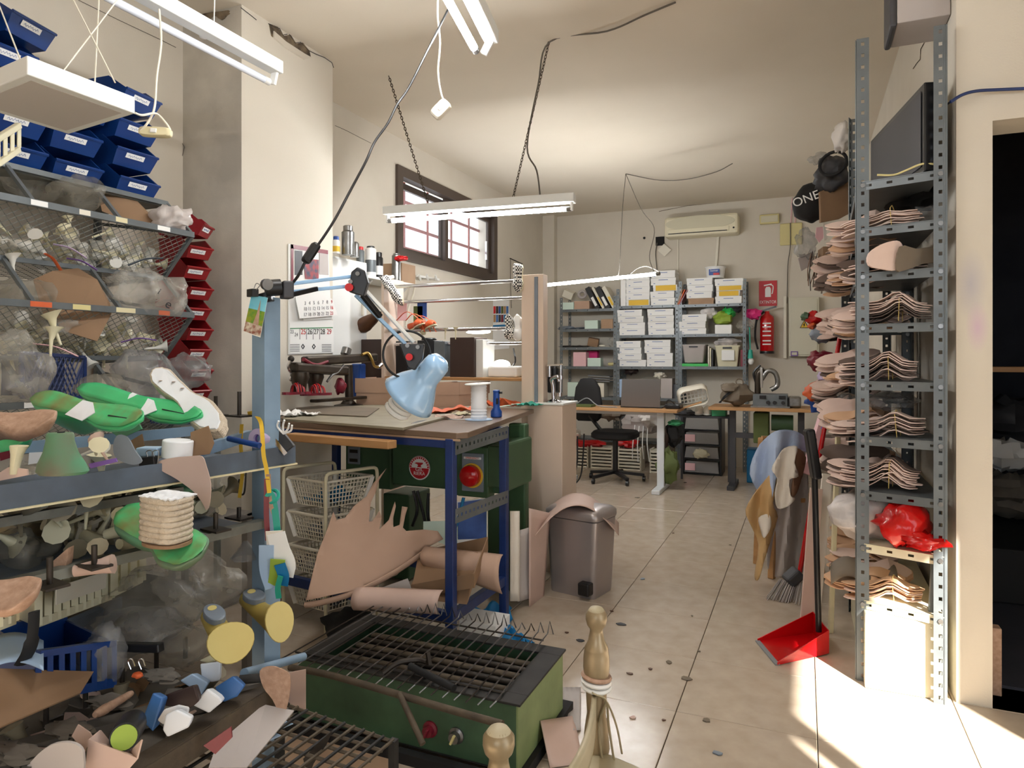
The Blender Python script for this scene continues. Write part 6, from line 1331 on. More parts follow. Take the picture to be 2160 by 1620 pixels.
# ------------------------------------------------------------------ left far wall: cupboard, shelf, cans, calendar
cu = thing('wall_cupboard', 'white wall cupboard beyond the pillar, behind the calendar', 'cupboard', (-3.0, 3.9, 1.2))
MB().boxa((XL, 3.54, 1.30), (-2.90, 4.12, 1.985)).build('carcass', 'white_paint', cu, bevel=0.003); MB().boxa((-2.9, 3.56, 1.32), (-2.885, 4.10, 1.97)).build('door', 'white_paint', cu, bevel=0.003); MB().boxa((-2.885, 4.03, 1.6), (-2.87, 4.045, 1.72)).build('handle', 'off_white', cu)
zs_ = 1.90; ws = thing('wall_shelf', 'white wall shelf carrying spray cans before the window', 'shelf', (-3.03, 4.5, zs_))
MB().boxa((XL, 4.13, zs_ - 0.02), (-2.9, 4.86, zs_)).build('board', 'white_paint', ws, bevel=0.003)
for y in (4.25, 4.75): MB().bar((XL + 0.01, y, zs_ - 0.18), (-2.95, y, zs_ - 0.02), 0.02, 0.02).build('bracket', 'white_paint', ws)
def can(lab, u, v, D, r, h, m, cap_m, base_z, name='spray_can', cap_h=0.03, band=None):
    p = W(u, v, D); p.z = base_z; t = thing(name, lab, 'can', p)
    MB().lathe([(r, 0), (r, h), (r * 0.7, h + 0.012)], 18, p).build('can_body', m, t, smooth=True)
    if cap_h: MB().lathe([(r * 0.75, h + 0.01), (r * 0.75, h + cap_h), (r * 0.6, h + cap_h + 0.004)], 16, p).build('cap', cap_m, t, smooth=True)
    if band: MB().lathe([(r + 0.0006, h * 0.15), (r + 0.0006, h * 0.6)], 18, p, None, False).build('label_band', band, t, smooth=True)
    return t
can('tall grey aluminium flask on the white cupboard', 734, 545, 4.55, 0.042, 0.15, 'steel', 'steel', 1.987, 'flask', 0.04)
can('small tin with blue cap at the left end of the cupboard top', 709, 545, 4.5, 0.025, 0.08, 'white_plastic', 'royal', 1.987, 'bottle', 0.03, 'yellow')
can('short steel tin beside the tall flask', 748, 548, 4.65, 0.03, 0.09, 'steel', 'steel', 1.987, 'tin', 0.0)
can('silver can with red cap on the white shelf', 760, 570, 4.95, 0.03, 0.17, 'grey_metal', 'red', zs_ + 0.002)
can('white and silver spray can with dark lid on the white shelf', 782, 575, 5.05, 0.04, 0.2, 'white_plastic', 'black_plastic', zs_ + 0.002, 'spray_can', 0.02, 'grey_metal')
can('black spray bottle with white label on the white shelf', 799, 578, 5.15, 0.032, 0.15, 'black_plastic', 'black_plastic', zs_ + 0.002, 'spray_can', 0.04, 'paper')
can('plain steel can at the right of the white shelf', 836, 585, 5.3, 0.035, 0.19, 'steel', 'steel', zs_ + 0.002, 'spray_can', 0.015)
kbox('shelf_carton', 'small brown carton on the white shelf behind the steel can', V((-3.12, 4.62, zs_ + 0.002)), V((0.2, 0, 0)), V((0, 0.2, 0)), 0.15, 'cardboard')
tag(MB().blob(W(846, 545, 5.25) , (0.05, 0.04, 0.02), 7, 0.3).build('red_rag', 'red', smooth=True), 'red rag on the carton on the white shelf', 'rag')
hk = thing('hook_rail', 'white hook rail below the window', 'rail', Wx(910, 600, XL + 0.03))
MB().bar(Wx(880, 582, XL + 0.015), Wx(925, 590, XL + 0.015), 0.02, 0.02).build('rail', 'white_plastic', hk)
for u in (884, 900, 918): MB().tube(spline([Wx(u, 585, XL + 0.02), Wx(u + 3, 590, XL + 0.07), Wx(u, 580, XL + 0.09)]), 0.01, 8).build('hook', 'white_plastic', hk, smooth=True)
tag(MB().tube(spline([Wx(876, 590, XL + 0.04), Wx(872, 620, XL + 0.04), Wx(862, 650, XL + 0.05), Wx(856, 690, XL + 0.05)]), 0.008, 6).build('white_cable', 'off_white', smooth=True), 'white cable drooping on the wall below the hooks', 'cable')
mat('swatches', (40, 70, 130), 0.6, rgb2=(200, 60, 50), nscale=40, ncon=0.1, kind='voronoi')
cs_ = thing('colour_chart', 'thread colour chart hanging on the far wall beside the beige panel', 'chart', Wx(1058, 735, XL + 0.01))
def onw(u, v, e=0.004): return Wx(u, v, XL + e)
sheet('card', [onw(1040, 633), onw(1074, 632), onw(1074, 735), onw(1040, 738)], 'paper', '', '', 0.002, parent=cs_)
swc = ('red', 'dark_brown', 'royal', 'olive', 'wood', 'block_blue', 'dark_grey', 'maroon', 'teal_blue', 'orange')
for r in range(2):
    for k in range(6): sheet('swatch', [onw(1041 + 5.4 * k, 646 + 18 * r, 0.007), onw(1045.5 + 5.4 * k, 646 + 18 * r, 0.007), onw(1045.5 + 5.4 * k, 661 + 18 * r, 0.007), onw(1041 + 5.4 * k, 662 + 18 * r, 0.007)], swc[(k + 4 * r) % 10], '', '', 0.001, parent=cs_)
sheet('picture_band', [onw(1040, 686, 0.007), onw(1073, 684, 0.007), onw(1073, 692, 0.007), onw(1040, 695, 0.007)], 'teal_blue', '', '', 0.001, parent=cs_)
tag(MB().tube([onw(1076, 545, 0.03), onw(1102, 557, 0.06)], 0.006, 6).build('wall_rod', 'dark_steel', smooth=True), 'thin dark rod bracket on the far wall above the beige panel', 'rod')
tag(MB().tube(spline([onw(1077, 546, 0.02), onw(1077, 600, 0.02), onw(1079, 650, 0.02)]), 0.004, 5).build('wall_wire', 'dust'), 'thin wire hanging down the far wall near the corner', 'wire')
# magazine clippings beside the boot
for k, (u, v, m, lab) in enumerate(((890, 655, 'royal', 'dark folded leaflet sticking up behind the orange sandals'), (882, 668, 'olive', 'green folded card behind the orange sandals'), (848, 660, 'pale_pink', 'pale pink packet hanging behind the patterned shoe'))):
    shelfbox('leaflet', lab, u - 10, v - 22, u + 10, v + 16, 4.1, 0.004, m, 'leaflet')
# calendar on the pillar
ca = thing('wall_calendar', 'wall calendar with date blocks hanging on the pillar', 'calendar', Wx(655, 748, PX + 0.01))
def pc_(u, v, e): return Wx(u, v, PX + e)
def pq(uv, e, m, nm, th=0.001, par=ca): return sheet(nm, [pc_(u, v, e) for u, v in uv], m, '', '', th, parent=par)
pq([(608, 514), (692, 528), (695, 600), (704, 745), (608, 748)], 0.004, 'paper', 'back_board', 0.004)
pq([(614, 515), (692, 528), (692, 536), (614, 524)], 0.009, 'maroon', 'header_band'); pq([(614, 515), (619, 516), (619, 620), (614, 620)], 0.009, 'maroon', 'header_band')
mat('photo_print', (150, 40, 48), 0.5, rgb2=(40, 44, 70), nscale=25, ncon=0.2)
pq([(622, 528), (638, 530), (638, 580), (622, 580)], 0.008, 'dark_grey', 'picture_print'); pq([(640, 545), (672, 548), (672, 590), (644, 588)], 0.009, 'photo_print', 'picture_print'); pq([(674, 532), (692, 535), (693, 580), (674, 578)], 0.008, 'leather_grey', 'picture_print')
RX = Matrix((V((0, 1, 0)), V((0, 0, 1)), V((1, 0, 0)))).transposed()
pg = pq([(622, 622), (684, 614), (702, 634), (712, 665), (632, 672)], 0.03, 'paper', 'date_page', 0.003); pq([(628, 634), (694, 655), (702, 672), (640, 676)], 0.014, 'paper', 'date_page', 0.003)
k = 0
for r in range(3):
    for q in range(7):
        k += 1; text(str(k + 2), 0.03, pc_(644 + 9.3 * q, 640 + 12 * r - 0.5 * q, 0.033), RX, 'red_ink' if q == 6 else 'grey_ink', pg)
lo = pq([(611, 680), (703, 676), (704, 744), (611, 746)], 0.008, 'paper', 'date_page'); pq([(612, 692), (702, 690), (702, 692), (612, 694)], 0.0095, 'green_ink', 'rule', 0.0006)
for q, s_ in enumerate(('25', '26', '27', '28', '29')): text(s_, 0.046, pc_(640 + 13.6 * q, 700, 0.010), RX, 'red_ink' if q in (0, 4) else 'black_ink', lo)
for q, s_ in enumerate(('23', '24')): text(s_, 0.03, pc_(616 + 9 * q, 700 + 6 * q, 0.010), RX, 'grey_ink', lo)
for q in range(4): pq([(632 + 14 * q, 693), (633 + 14 * q, 693), (633 + 14 * q, 716), (632 + 14 * q, 716)], 0.0095, 'grey_ink', 'rule', 0.0006)
for u in (635, 658): pq([(u, 731), (u + 4, 725), (u + 8, 731), (u + 4, 737)], 0.0095, 'black_ink', 'logo_mark', 0.0006); pq([(u + 2, 731), (u + 4, 728), (u + 5.5, 731), (u + 4, 734)], 0.0105, 'paper', 'logo_mark', 0.0006)
for u0 in (612, 679):
    for r in range(5): pq([(u0, 726 + 3.5 * r), (u0 + 20, 726 + 3.5 * r), (u0 + 20, 727.2 + 3.5 * r), (u0, 727.2 + 3.5 * r)], 0.0095, 'grey_ink', 'small_dates', 0.0006)

# ------------------------------------------------------------------ waste bin and leather sheets beside the table
wb_ = thing('pedal_bin', 'silver grey pedal bin with rounded lid beside the beige panel', 'bin', V((Wz(1212, 1258, 0).x, Wz(1212, 1258, 0).y + 0.12, 0)))
c = V(wb_.location); Rb = RZ(-12)
def rrect(w_, d, r, n=6):
    out = []
    for cx, cy, a0 in ((w_ / 2 - r, d / 2 - r, 0), (-w_ / 2 + r, d / 2 - r, 90), (-w_ / 2 + r, -d / 2 + r, 180), (w_ / 2 - r, -d / 2 + r, 270)):
        for i in range(n + 1): a = math.radians(a0 + 90 * i / n); out.append((cx + r * math.cos(a), cy + r * math.sin(a)))
    return out
def ring(w_, d, r, z): return [c + Rb @ V((x, y, z)) for x, y in rrect(w_, d, r)]
MB().loft([ring(0.28, 0.22, 0.03, 0.0), ring(0.285, 0.225, 0.03, 0.02), ring(0.325, 0.25, 0.035, 0.41), ring(0.325, 0.25, 0.035, 0.415)]).build('body', 'bin_silver', wb_, smooth=True, ang=30)
MB().loft([ring(0.335, 0.26, 0.04, 0.42), ring(0.34, 0.265, 0.04, 0.43), ring(0.338, 0.262, 0.04, 0.455), ring(0.31, 0.235, 0.05, 0.472), ring(0.2, 0.14, 0.05, 0.48)]).build('lid', 'bin_silver', wb_, smooth=True, ang=50)
MB().box(c + Rb @ V((0.10, -0.13, 0.06)), (0.07, 0.06, 0.07), Rb).build('pedal', 'black_plastic', wb_, bevel=0.01)
def gsheet(name, lab, fn, m, nu=16, nv=10, th=0.003, cat='sheet'): return tag(MB().grid(fn, nu, nv).build(name, m, smooth=True, solid=th, ang=80), lab, cat)
gsheet('leather_sheet', 'pink leather sheet curling over the pedal bin lid', lambda a, b: W(1120 + 185 * a, 1140 - 100 * math.sin(math.pi * (0.08 + 0.80 * a)) + 26 * b, 3.9 - 0.30 * b + 0.1 * a), 'leather_pink', 22, 8)
gsheet('leather_sheet', 'pale pink leather sheet standing between panel and pedal bin', lambda a, b: W(1116 + 30 * a + 14 * a * (1 - b), 1072 + 208 * b + (10 - 60 * b * 0.25) * a, 3.55 + 0.18 * a), 'leather_pink', 8, 10)
gsheet('leather_sheet', 'grey sheet leaning on the table leg beside the bin', lambda a, b: W(1092 + 26 * a, 1120 + 150 * b - 8 * a, 3.52 + 0.05 * a + 0.02 * math.sin(3 * b)), 'leather_grey', 6, 10)
gsheet('leather_sheet', 'white sheet standing behind the second table leg', lambda a, b: W(1076 + 20 * a, 1078 + 190 * b, 3.48 + 0.03 * a), 'white_hide', 4, 8)

# ------------------------------------------------------------------ back wall shelving
YS = 8.17
ORDW = ['lowest', 'second', 'third', 'fourth', 'fifth', 'sixth']
def shelving(lab, x0, x1, zs, ztop, gaps=()):
    t = thing('steel_shelving', lab, 'shelving', ((x0 + x1) / 2, YS + 0.17, 0))
    for x, s in ((x0, 1), (x1, -1)):
        for y, sy in ((YS, 1), (YS + 0.34, -1)):
            perf((x + s * 0.018, y, 0.0), (x + s * 0.018, y, ztop), 0.036, V((0, 1, 0)), 'grey_metal', t, 'upright', 0.05, 0.018, 0.01)
            if sy == 1: perf((x, y + 0.018, 0.0), (x, y + 0.018, ztop), 0.036, V((1, 0, 0)), 'grey_metal', t, 'upright', 0.05, 0.018, 0.01)
    for z in zs:
        MB().boxa((x0 + 0.004, YS + 0.002, z - 0.004), (x1 - 0.004, YS + 0.34, z)).build('shelf', 'grey_metal', t)
        perf((x0 + 0.004, YS - 0.002, z - 0.016), (x1 - 0.004, YS - 0.002, z - 0.016), 0.034, V((0, 1, 0)), 'grey_metal', t, 'shelf_lip', 0.12, 0.014, 0.008)
    return t
XB = (-2.83, -2.10, -1.352, -0.60)
Z1 = (0.30, 0.815, 1.194, 1.433, 1.66, 1.908); Z2 = (0.30, 0.82, 1.197, 1.575, 1.93); Z3 = (1.2, 1.578, 1.925)
shelving('grey steel shelving bay in the left corner of the back wall', XB[0], XB[1] - 0.004, Z1, 2.06); shelving('grey steel shelving bay full of white shoeboxes, middle of the back wall', XB[1], XB[2] - 0.004, Z2, 2.14); shelving('grey steel shelving bay with tall boxes and tubs, right on the back wall', XB[2], XB[3], Z3, 2.20)
def stack(desc, u0, u1, z, items, dep=0.28):
    for k, (h, m, du, dw) in enumerate(items):
        a, b = Wy(u0 + du, 700, YS + 0.0), Wy(u1 + du + dw, 700, YS + 0.0); D = (a - EYE).dot(V((-SN, CN, 0))); hh2 = px(h, D) * 0.985
        t = thing('shoebox', f'{"yellow-fronted" if m == "yellow" else "brown" if m == "cardboard" else "white"} shoebox, {ORDW[k]} from the bottom in {desc}', 'shoebox', ((a.x + b.x) / 2, YS + dep / 2, z), 'shoeboxes on the back shelving')
        y0 = YS - 0.01 + rr(0, 0.02); bm_ = 'paper' if m != 'cardboard' else m
        MB().boxa((a.x, y0, z + 0.0005), (b.x, y0 + dep, z + hh2 * 0.62)).build('box', bm_, t); MB().boxa((a.x - 0.003, y0 - 0.003, z + hh2 * 0.6), (b.x + 0.003, y0 + dep + 0.003, z + hh2)).build('lid', bm_, t)
        if m == 'paper': MB().boxa((a.x + 0.09, y0 - 0.0045, z + hh2 * 0.68), (b.x - 0.09, y0 - 0.003, z + hh2 * 0.76)).build('print_line', 'blue_ink', t); MB().boxa((a.x + 0.03, y0 - 0.0012, z + hh2 * 0.2), (a.x + 0.05, y0, z + hh2 * 0.28)).build('print_line', 'blue_ink', t)
        if m == 'yellow': MB().boxa((a.x + 0.03, y0 - 0.006, z + hh2 * 0.08), (b.x - 0.012, y0 - 0.003, z + hh2 * 0.95)).build('yellow_label', 'yellow', t)
        z += hh2 + 0.0015
W_ = lambda h, du=0, dw=0: (h, 'paper', du, dw)
Yl = lambda h, du=0, dw=0: (h, 'yellow', du, dw)
stack('the left stack on the top middle shelf', 1321, 1370, Z2[4], [Yl(12.8), W_(13.8), W_(12.8), W_(13.8), W_(11)])
stack('the tall stack on the top middle shelf', 1373, 1423, Z2[4], [W_(14.9), W_(13.8, -1), Yl(13, 5), W_(15, 0, 2), W_(15, 1)])
stack('the left stack on the top right shelf', 1449, 1502, Z3[2], [(12.8, 'cardboard', 3, 0), W_(13.8, -1), W_(13.8, 1), W_(14.5)])
stack('the right stack on the top right shelf', 1509, 1564, Z3[2], [W_(15), Yl(11.7, 2, -6), Yl(10.6, 2), W_(14.5, -1, 4)])
stack('the left stack on the second middle shelf', 1307, 1360, Z2[3], [W_(13.8), W_(12.8), W_(12.8, -3), W_(13.8, -4, -2)])
stack('the right stack on the second middle shelf', 1367, 1421, Z2[3], [W_(13.8, 1), W_(13.8), W_(12.8), W_(13.8, -1)])
stack('the left stack on the third middle shelf', 1304, 1356, Z2[2], [W_(13.8, 2, 4), W_(12.8, 0, -3), W_(12.8, -2, -2), W_(13.8, -3, -2)])
stack('the right stack on the third middle shelf', 1362, 1416, Z2[2], [W_(14.5, 3), W_(13.8, 3), W_(13.8, -2), W_(13.8, -2)])
stack('the stack on the second right shelf', 1434, 1489, Z3[1], [W_(12.8), W_(13.8, -1), W_(14.9, 1)])
def sb(name, lab, cat, u0, u1, z, hpx, m, dep=0.2, Y=YS, bev=0.003):
    a, b = Wy(u0, 700, Y), Wy(u1, 700, Y); D = (a - EYE).dot(V((-SN, CN, 0))); return tag(MB().boxa((a.x, Y, z + 0.001), (b.x, Y + dep, z + px(hpx, D))).build(name, m, bevel=bev), lab, cat)
# top of the corner bay: boxes and leaning binders
sb('small_box', 'small pale box at the left end of the corner shelving top', 'box', 1182, 1210, Z1[5], 15, 'mint'); sb('small_box', 'small brown box beside the pale box on the corner shelving', 'box', 1211, 1243, Z1[5], 17, 'kraft_box')
tag(MB().box(Wy(1200, 620, YS + 0.1), (0.13, 0.12, 0.09), RE(20, 25, 10)).build('small_box', 'off_white', bevel=0.003), 'tilted cream carton on top of the pale box', 'box')
tag(MB().torus(Wy(1228, 621, YS + 0.1), 0.045, 0.02, 20, 8, RE(70, 0, 10)).build('tape_roll', 'leather_grey', smooth=True), 'grey tape roll on the small brown box', 'tape roll')
for k, (u, m, w_) in enumerate(((1250, 'black_plastic', 0.06), (1262, 'off_white', 0.03), (1272, 'black_plastic', 0.06), (1285, 'off_white', 0.05))):
    b0 = Wy(u, 640, YS + 0.02); t = thing('ring_binder', ('leftmost black ring binder leaning on the corner shelving', 'narrow pale binder leaning between two black ones', 'right black ring binder leaning on the corner shelving', 'cream folder leaning against the shelving upright')[k], 'binder', (b0.x + 0.02, YS + 0.1, Z1[5]))
    Rb2 = RE(0, -28, 0); MB().box(V((b0.x, YS + 0.13, Z1[5] + 0.135)), (w_, 0.25, 0.30), Rb2).build('cover', m, t, bevel=0.003)
    MB().box(V((b0.x, YS + 0.003, Z1[5] + 0.135)) + Rb2 @ V((0, 0, -0.05)), (w_ * 0.55, 0.004, 0.12), Rb2).build('spine_label', 'paper' if m == 'black_plastic' else 'yellow', t)
sb('box_file', 'white box file standing beside the yellow-fronted shoebox', 'box file', 1309, 1320, Z2[4], 55, 'paper', 0.25)
for k in range(3): tag(MB().box(Wy(1437 + 4 * k, 628, YS + 0.1) + V((0, 0, 0)), (0.012, 0.22, 0.19), RE(0, 18 + 5 * k, 0)).build('folder', ('cardboard', 'orange', 'maroon')[k], bevel=0.001), ('brown', 'orange', 'dark red')[k] + ' folder leaning between the shoebox stacks', 'folder')
bu = thing('paint_bucket', 'white paint bucket with dark label on top of the boxes', 'bucket', (Wy(1505, 590, YS).x, YS + 0.18, Z3[2] + 0.31))
MB().lathe([(0.10, 0), (0.115, 0.12), (0.12, 0.122), (0.12, 0.135), (0.02, 0.137)], 24, V(bu.location)).build('bucket_body', 'white_plastic', bu, smooth=True); c = V(bu.location); MB().boxa((c.x - 0.06, c.y - 0.118, 0.03 + c.z), (c.x + 0.06, c.y - 0.108, c.z + 0.1)).build('label', 'royal', bu); MB().boxa((c.x - 0.01, c.y - 0.121, 0.03 + c.z), (c.x + 0.058, c.y - 0.115, c.z + 0.055)).build('label_patch', 'red', bu)
text('Somar', 0.035, c + V((0, -0.122, 0.082)), RY, 'paper', bu)
# corner bay contents
sb('small_box', 'mint coloured box on the second shelf of the corner bay', 'box', 1233, 1261, Z1[4], 18, 'mint', 0.12); sb('bird_house_box', 'brown house-shaped carton on the second shelf of the corner bay', 'box', 1268, 1293, Z1[4], 20, 'cardboard', 0.12)
rag('paper_pile', 'grey papers on the second shelf of the corner bay', 'paper', (1210, 690), Z1[4], 0.4, 0.2, 0.04, 61, 'heel_grey'); bpy.data.objects['paper_pile'].location = (-2.68, YS + 0.12, Z1[4])
tag(MB().box((Wy(1247, 710, YS).x, YS + 0.1, Z1[3] + 0.065), (0.13, 0.12, 0.1), RE(8, 10, 12)).build('small_box', 'cardboard_dark', bevel=0.003), 'small brown carton on the third shelf of the corner bay', 'box')
tag(MB().torus((Wy(1268, 725, YS).x, YS + 0.06, Z1[3] + 0.016), 0.03, 0.014, 20, 8).build('tape_roll', 'off_white', smooth=True), 'roll of cream tape on the third shelf of the corner bay', 'tape roll')
o = MB().blob((Wy(1288, 715, YS).x, YS + 0.12, Z1[3] + 0.06), (0.07, 0.07, 0.06), 66, 0.3, crease=0.12).build('plastic_bag', 'clear_bag', smooth=True); tag(o, 'clear bag on the third shelf of the corner bay', 'bag')
tag(MB().blob((Wy(1205, 728, YS).x, YS + 0.12, Z1[3] + 0.012), (0.2, 0.1, 0.012), 67, 0.5, 4).build('offcut_pile', 'dust', smooth=True), 'flat pile of dark offcuts on the third shelf of the corner bay', 'offcuts')
sb('pink_tub', 'pink translucent tub on the fourth shelf of the corner bay', 'tub', 1209, 1236, Z1[2], 30, 'pale_pink', 0.14); sb('pink_box', 'bright pink box behind the mint carton', 'box', 1237, 1260, Z1[2], 32, 'pink', 0.1, YS + 0.15); sb('small_box', 'mint carton on the fourth shelf of the corner bay', 'box', 1239, 1267, Z1[2], 18, 'mint', 0.12)
tag(MB().torus((Wy(1287, 770, YS).x, YS + 0.08, Z1[2] + 0.03), 0.03, 0.02, 20, 8).build('tape_roll', 'cream_cover', smooth=True), 'yellow tape roll on the fourth shelf of the corner bay', 'tape roll')
sb('magazine_file', 'white magazine file with a dark figure, corner bay low shelf', 'file', 1197, 1219, Z1[1], 30, 'mint', 0.2); sb('magazine_file', 'pale grey magazine file behind the chair back', 'file', 1258, 1274, Z1[1], 30, 'off_white', 0.2); sb('magazine_file', 'blue magazine file left of the laptop', 'file', 1303, 1318, Z2[1], 38, 'block_lightblue', 0.2)
sb('magazine_file', 'grey perforated magazine file right of the laptop', 'file', 1394, 1418, Z2[1], 42, 'leather_grey', 0.2); sb('magazine_file', 'dark upright box at the right end of the low shelf', 'file', 1420, 1432, Z2[1], 30, 'dark_grey', 0.2)
for k in range(3): tag(MB().box((Wy(1262, 790, YS).x, YS + 0.1, Z1[2] - 0.12 - 0.03 * k), (0.28, 0.16, 0.012), RE(0, 3, 0)).build('paper_tray', 'grey', bevel=0.002), ('top', 'middle', 'bottom')[k] + ' grey tray hung below the fourth shelf of the corner bay', 'tray')
tag(MB().blob((Wy(1326, 790, YS).x, YS + 0.12, Z2[1] + 0.34), (0.08, 0.06, 0.07), 71, 0.4).build('brown_bag', 'dark_brown', smooth=True), 'dark brown leather bag above the laptop', 'bag')
tag(MB().blob((Wy(1388, 798, YS).x, YS + 0.12, Z2[1] + 0.27), (0.07, 0.05, 0.04), 72, 0.4).build('cream_cloth', 'off_white', smooth=True), 'cream cloth on the files right of the laptop', 'cloth')
# right bay contents
for k, (u, v, m, rx, lab) in enumerate(((1497, 660, 'bag_white', 0.09, 'crumpled white paper bag on the second right shelf'), (1525, 670, 'lime', 0.11, 'lime green plastic bag on the second right shelf'), (1540, 655, 'bright_green', 0.08, 'green plastic bag on the second right shelf'), (1548, 645, 'dark_grey', 0.1, 'dark bag pushed under the top right shelf'), (1572, 688, 'clear_bag', 0.09, 'clear bag hanging at the right end of the shelving'))):
    p = Wy(u, v, YS + 0.12); tag(MB().blob(p, (rx, 0.09, rx * 0.75), 75 + k, 0.3, crease=0.15).build('plastic_bag', m, smooth=True), lab, 'bag')
sb('small_box', 'white box with string handles on the second right shelf', 'box', 1508, 1543, Z3[1], 19, 'paper', 0.16)
def tub(lab, u0, u1, z, hpx, m):
    a, b = Wy(u0, 700, YS), Wy(u1, 700, YS); h = px(hpx, 8.0); cx = (a.x + b.x) / 2; w_ = (b.x - a.x) / 2; t = thing('storage_tub', lab, 'tub', (cx, YS + 0.14, z))
    MB().loft([[V((cx + x * g, YS + 0.14 + y * g, z + zz)) for x, y in rrect(w_ * 2, 0.26, 0.02, 3)] for g, zz in ((0.8, 0.001), (1.0, h), (1.04, h), (1.04, h - 0.015), (0.98, h - 0.015))]).build('tub_body', m, t, smooth=True, ang=30)
    MB().boxa((cx - 0.05, YS + 0.0, z + h * 0.84), (cx + 0.05, YS + 0.012, z + h * 0.92)).build('grip', 'dark_grey', t); return t
tub('grey plastic tub with a dark grip on the third right shelf', 1438, 1487, Z3[0] + 0.045, 38, 'leather_grey'); tub('cream plastic tub with a white card on the third right shelf', 1508, 1560, Z3[0], 44, 'cream_plastic')
sb('white_card', 'white card clipped to the cream tub', 'card', 1522, 1549, Z3[0] + 0.07, 22, 'paper', 0.004, YS - 0.01); sb('green_folder', 'bright green flat folder under the grey tub', 'folder', 1434, 1495, Z3[0], 6, 'bright_green', 0.24)
o = MB().blob(Wy(1534, 722, YS + 0.14), (0.13, 0.09, 0.06), 84, 0.35, crease=0.2).build('plastic_bag', 'bag_milky', smooth=True); tag(o, 'crumpled milky bag stuffed in the cream tub', 'bag')
for k in range(3): sb('standing_folder', ('left', 'middle', 'right')[k] + ' pale folder standing between the two tubs', 'folder', 1493 + 4 * k, 1496 + 4 * k, Z3[0], 42 - 3 * k, ('off_white', 'cream_plastic', 'dark_grey')[k], 0.2)
sb('red_packet', 'dark red packet at the right end of the third right shelf', 'packet', 1562, 1571, Z3[0], 36, 'maroon', 0.18)

# ------------------------------------------------------------------ fixtures on the back wall
ac = thing('air_conditioner', 'cream wall air conditioner with oval grille above the shelving', 'air conditioner', Wy(1478, 497, 8.4))
YA = 8.30; a_, b_ = Yb(1401, 459, 1557, 497, YA, 0.24); zt_ = Wy(1401, 459, YA).z; zb_ = Wy(1557, 490, YA).z
MB().boxa((a_[0], YA, zb_), (b_[0], YB - 0.005, zt_)).build('case', 'ac_cream', ac, bevel=0.03)
cx = (a_[0] + b_[0]) / 2; cz = zb_ + (zt_ - zb_) * 0.62; mb = MB().prism([(0.40 * math.cos(a), 0.085 * math.sin(a)) for a in [6.28318 * i / 40 for i in range(40)]], 0.006, XF((cx - 0.01, YA, cz), RY)); mb.build('front_grille', 'ac_panel', ac)
MB().boxa((a_[0] + 0.05, YA - 0.012, zb_ + 0.03), (b_[0] - 0.10, YA + 0.005, zb_ + 0.085)).build('louvre', 'ac_cream', ac, bevel=0.004); MB().boxa((a_[0] + 0.05, YA - 0.014, zb_ + 0.03), (b_[0] - 0.12, YA + 0.004, zb_ + 0.038)).build('air_slot', 'black_ink', ac)
MB().boxa((cx - 0.012, YA - 0.003, zb_ + 0.098), (cx + 0.012, YA, zb_ + 0.108)).build('badge', 'dark_grey', ac); MB().cyl((b_[0] - 0.05, YA - 0.004, zb_ + 0.06), (b_[0] - 0.05, YA, zb_ + 0.06), 0.011, n=12).build('sensor', 'black_ink', ac)
tag(MB().bar(Wy(1515, 497, 8.53), Wy(1510, 565, 8.53), 0.03, 0.03).build('pipe_cover', 'off_white', bevel=0.005), 'cream pipe duct below the air conditioner', 'duct')
tag(MB().bar(Wy(1430, 505, 8.54), Wy(1430, 580, 8.54), 0.012, 0.012).build('cable_duct', 'off_white'), 'thin cable duct below the left of the air conditioner', 'duct')
jb = thing('junction_box', 'open dark junction box with dangling square cover beside the air conditioner', 'junction box', Wy(1391, 518, 8.53)); yb(1383, 500, 1401, 517, 8.525, 0.02, 'dark_gap', 'box_hole', jb, 0)
sheet('cover_plate', [Wy(1401, 514, 8.51), Wy(1416, 527, 8.51), Wy(1402, 541, 8.51), Wy(1387, 528, 8.51)], 'off_white', '', '', 0.006, parent=jb); MB().tube(spline([Wy(1386, 512, 8.52), Wy(1383, 535, 8.52), Wy(1386, 570, 8.5)]), 0.006, 6).build('cable', 'dust', jb)
tag(MB().cyl(Wy(1359, 502, 8.538), Wy(1359, 502, 8.549), 0.016, n=12).build('wall_plug', 'black_ink'), 'small dark drilled hole plug in the back wall', 'plug')
el = thing('emergency_light', 'small cream emergency light on the back wall', 'lamp', Wy(1623, 470, 8.5)); yb(1602, 453, 1644, 470, 8.49, 0.055, 'cream_cover', 'case', el, 0.012); yb(1605, 456, 1641, 467, 8.484, 0.01, 'ac_panel', 'diffuser', el, 0.004)
cv = thing('cable_cover', 'square yellowed cover plate with cables on the back wall', 'cover', Wy(1668, 516, 8.53)); yb(1645, 472, 1692, 515, 8.52, 0.028, 'cream_cover', 'plate', cv, 0.01)
for u0, u1 in ((1668, 1671), (1677, 1680)): MB().tube([Wy(u0, 470, 8.53), Wy(u1, 418, 8.535)], 0.006, 5).build('cable', 'pale_pink', cv)
MB().tube(spline([Wy(1667, 470, 8.51), Wy(1667, 520, 8.51), Wy(1662, 560, 8.52), Wy(1660, 640, 8.53)]), 0.005, 5).build('cable', 'dust', cv)
fs = thing('fire_sign', 'red fire extinguisher sign reading EXTINTOR on the back wall', 'sign', Wy(1620, 650, 8.54)); yb(1601, 593, 1639, 629, 8.54, 0.006, 'sign_red', 'pictogram_panel', fs, 0); yb(1601, 630, 1639, 645, 8.54, 0.006, 'sign_red', 'word_panel', fs, 0)
text('EXTINTOR', 0.05, Wy(1620, 637.5, 8.537), RY, 'paper', fs, sx=0.76); c = Wy(1620, 613, 8.537)
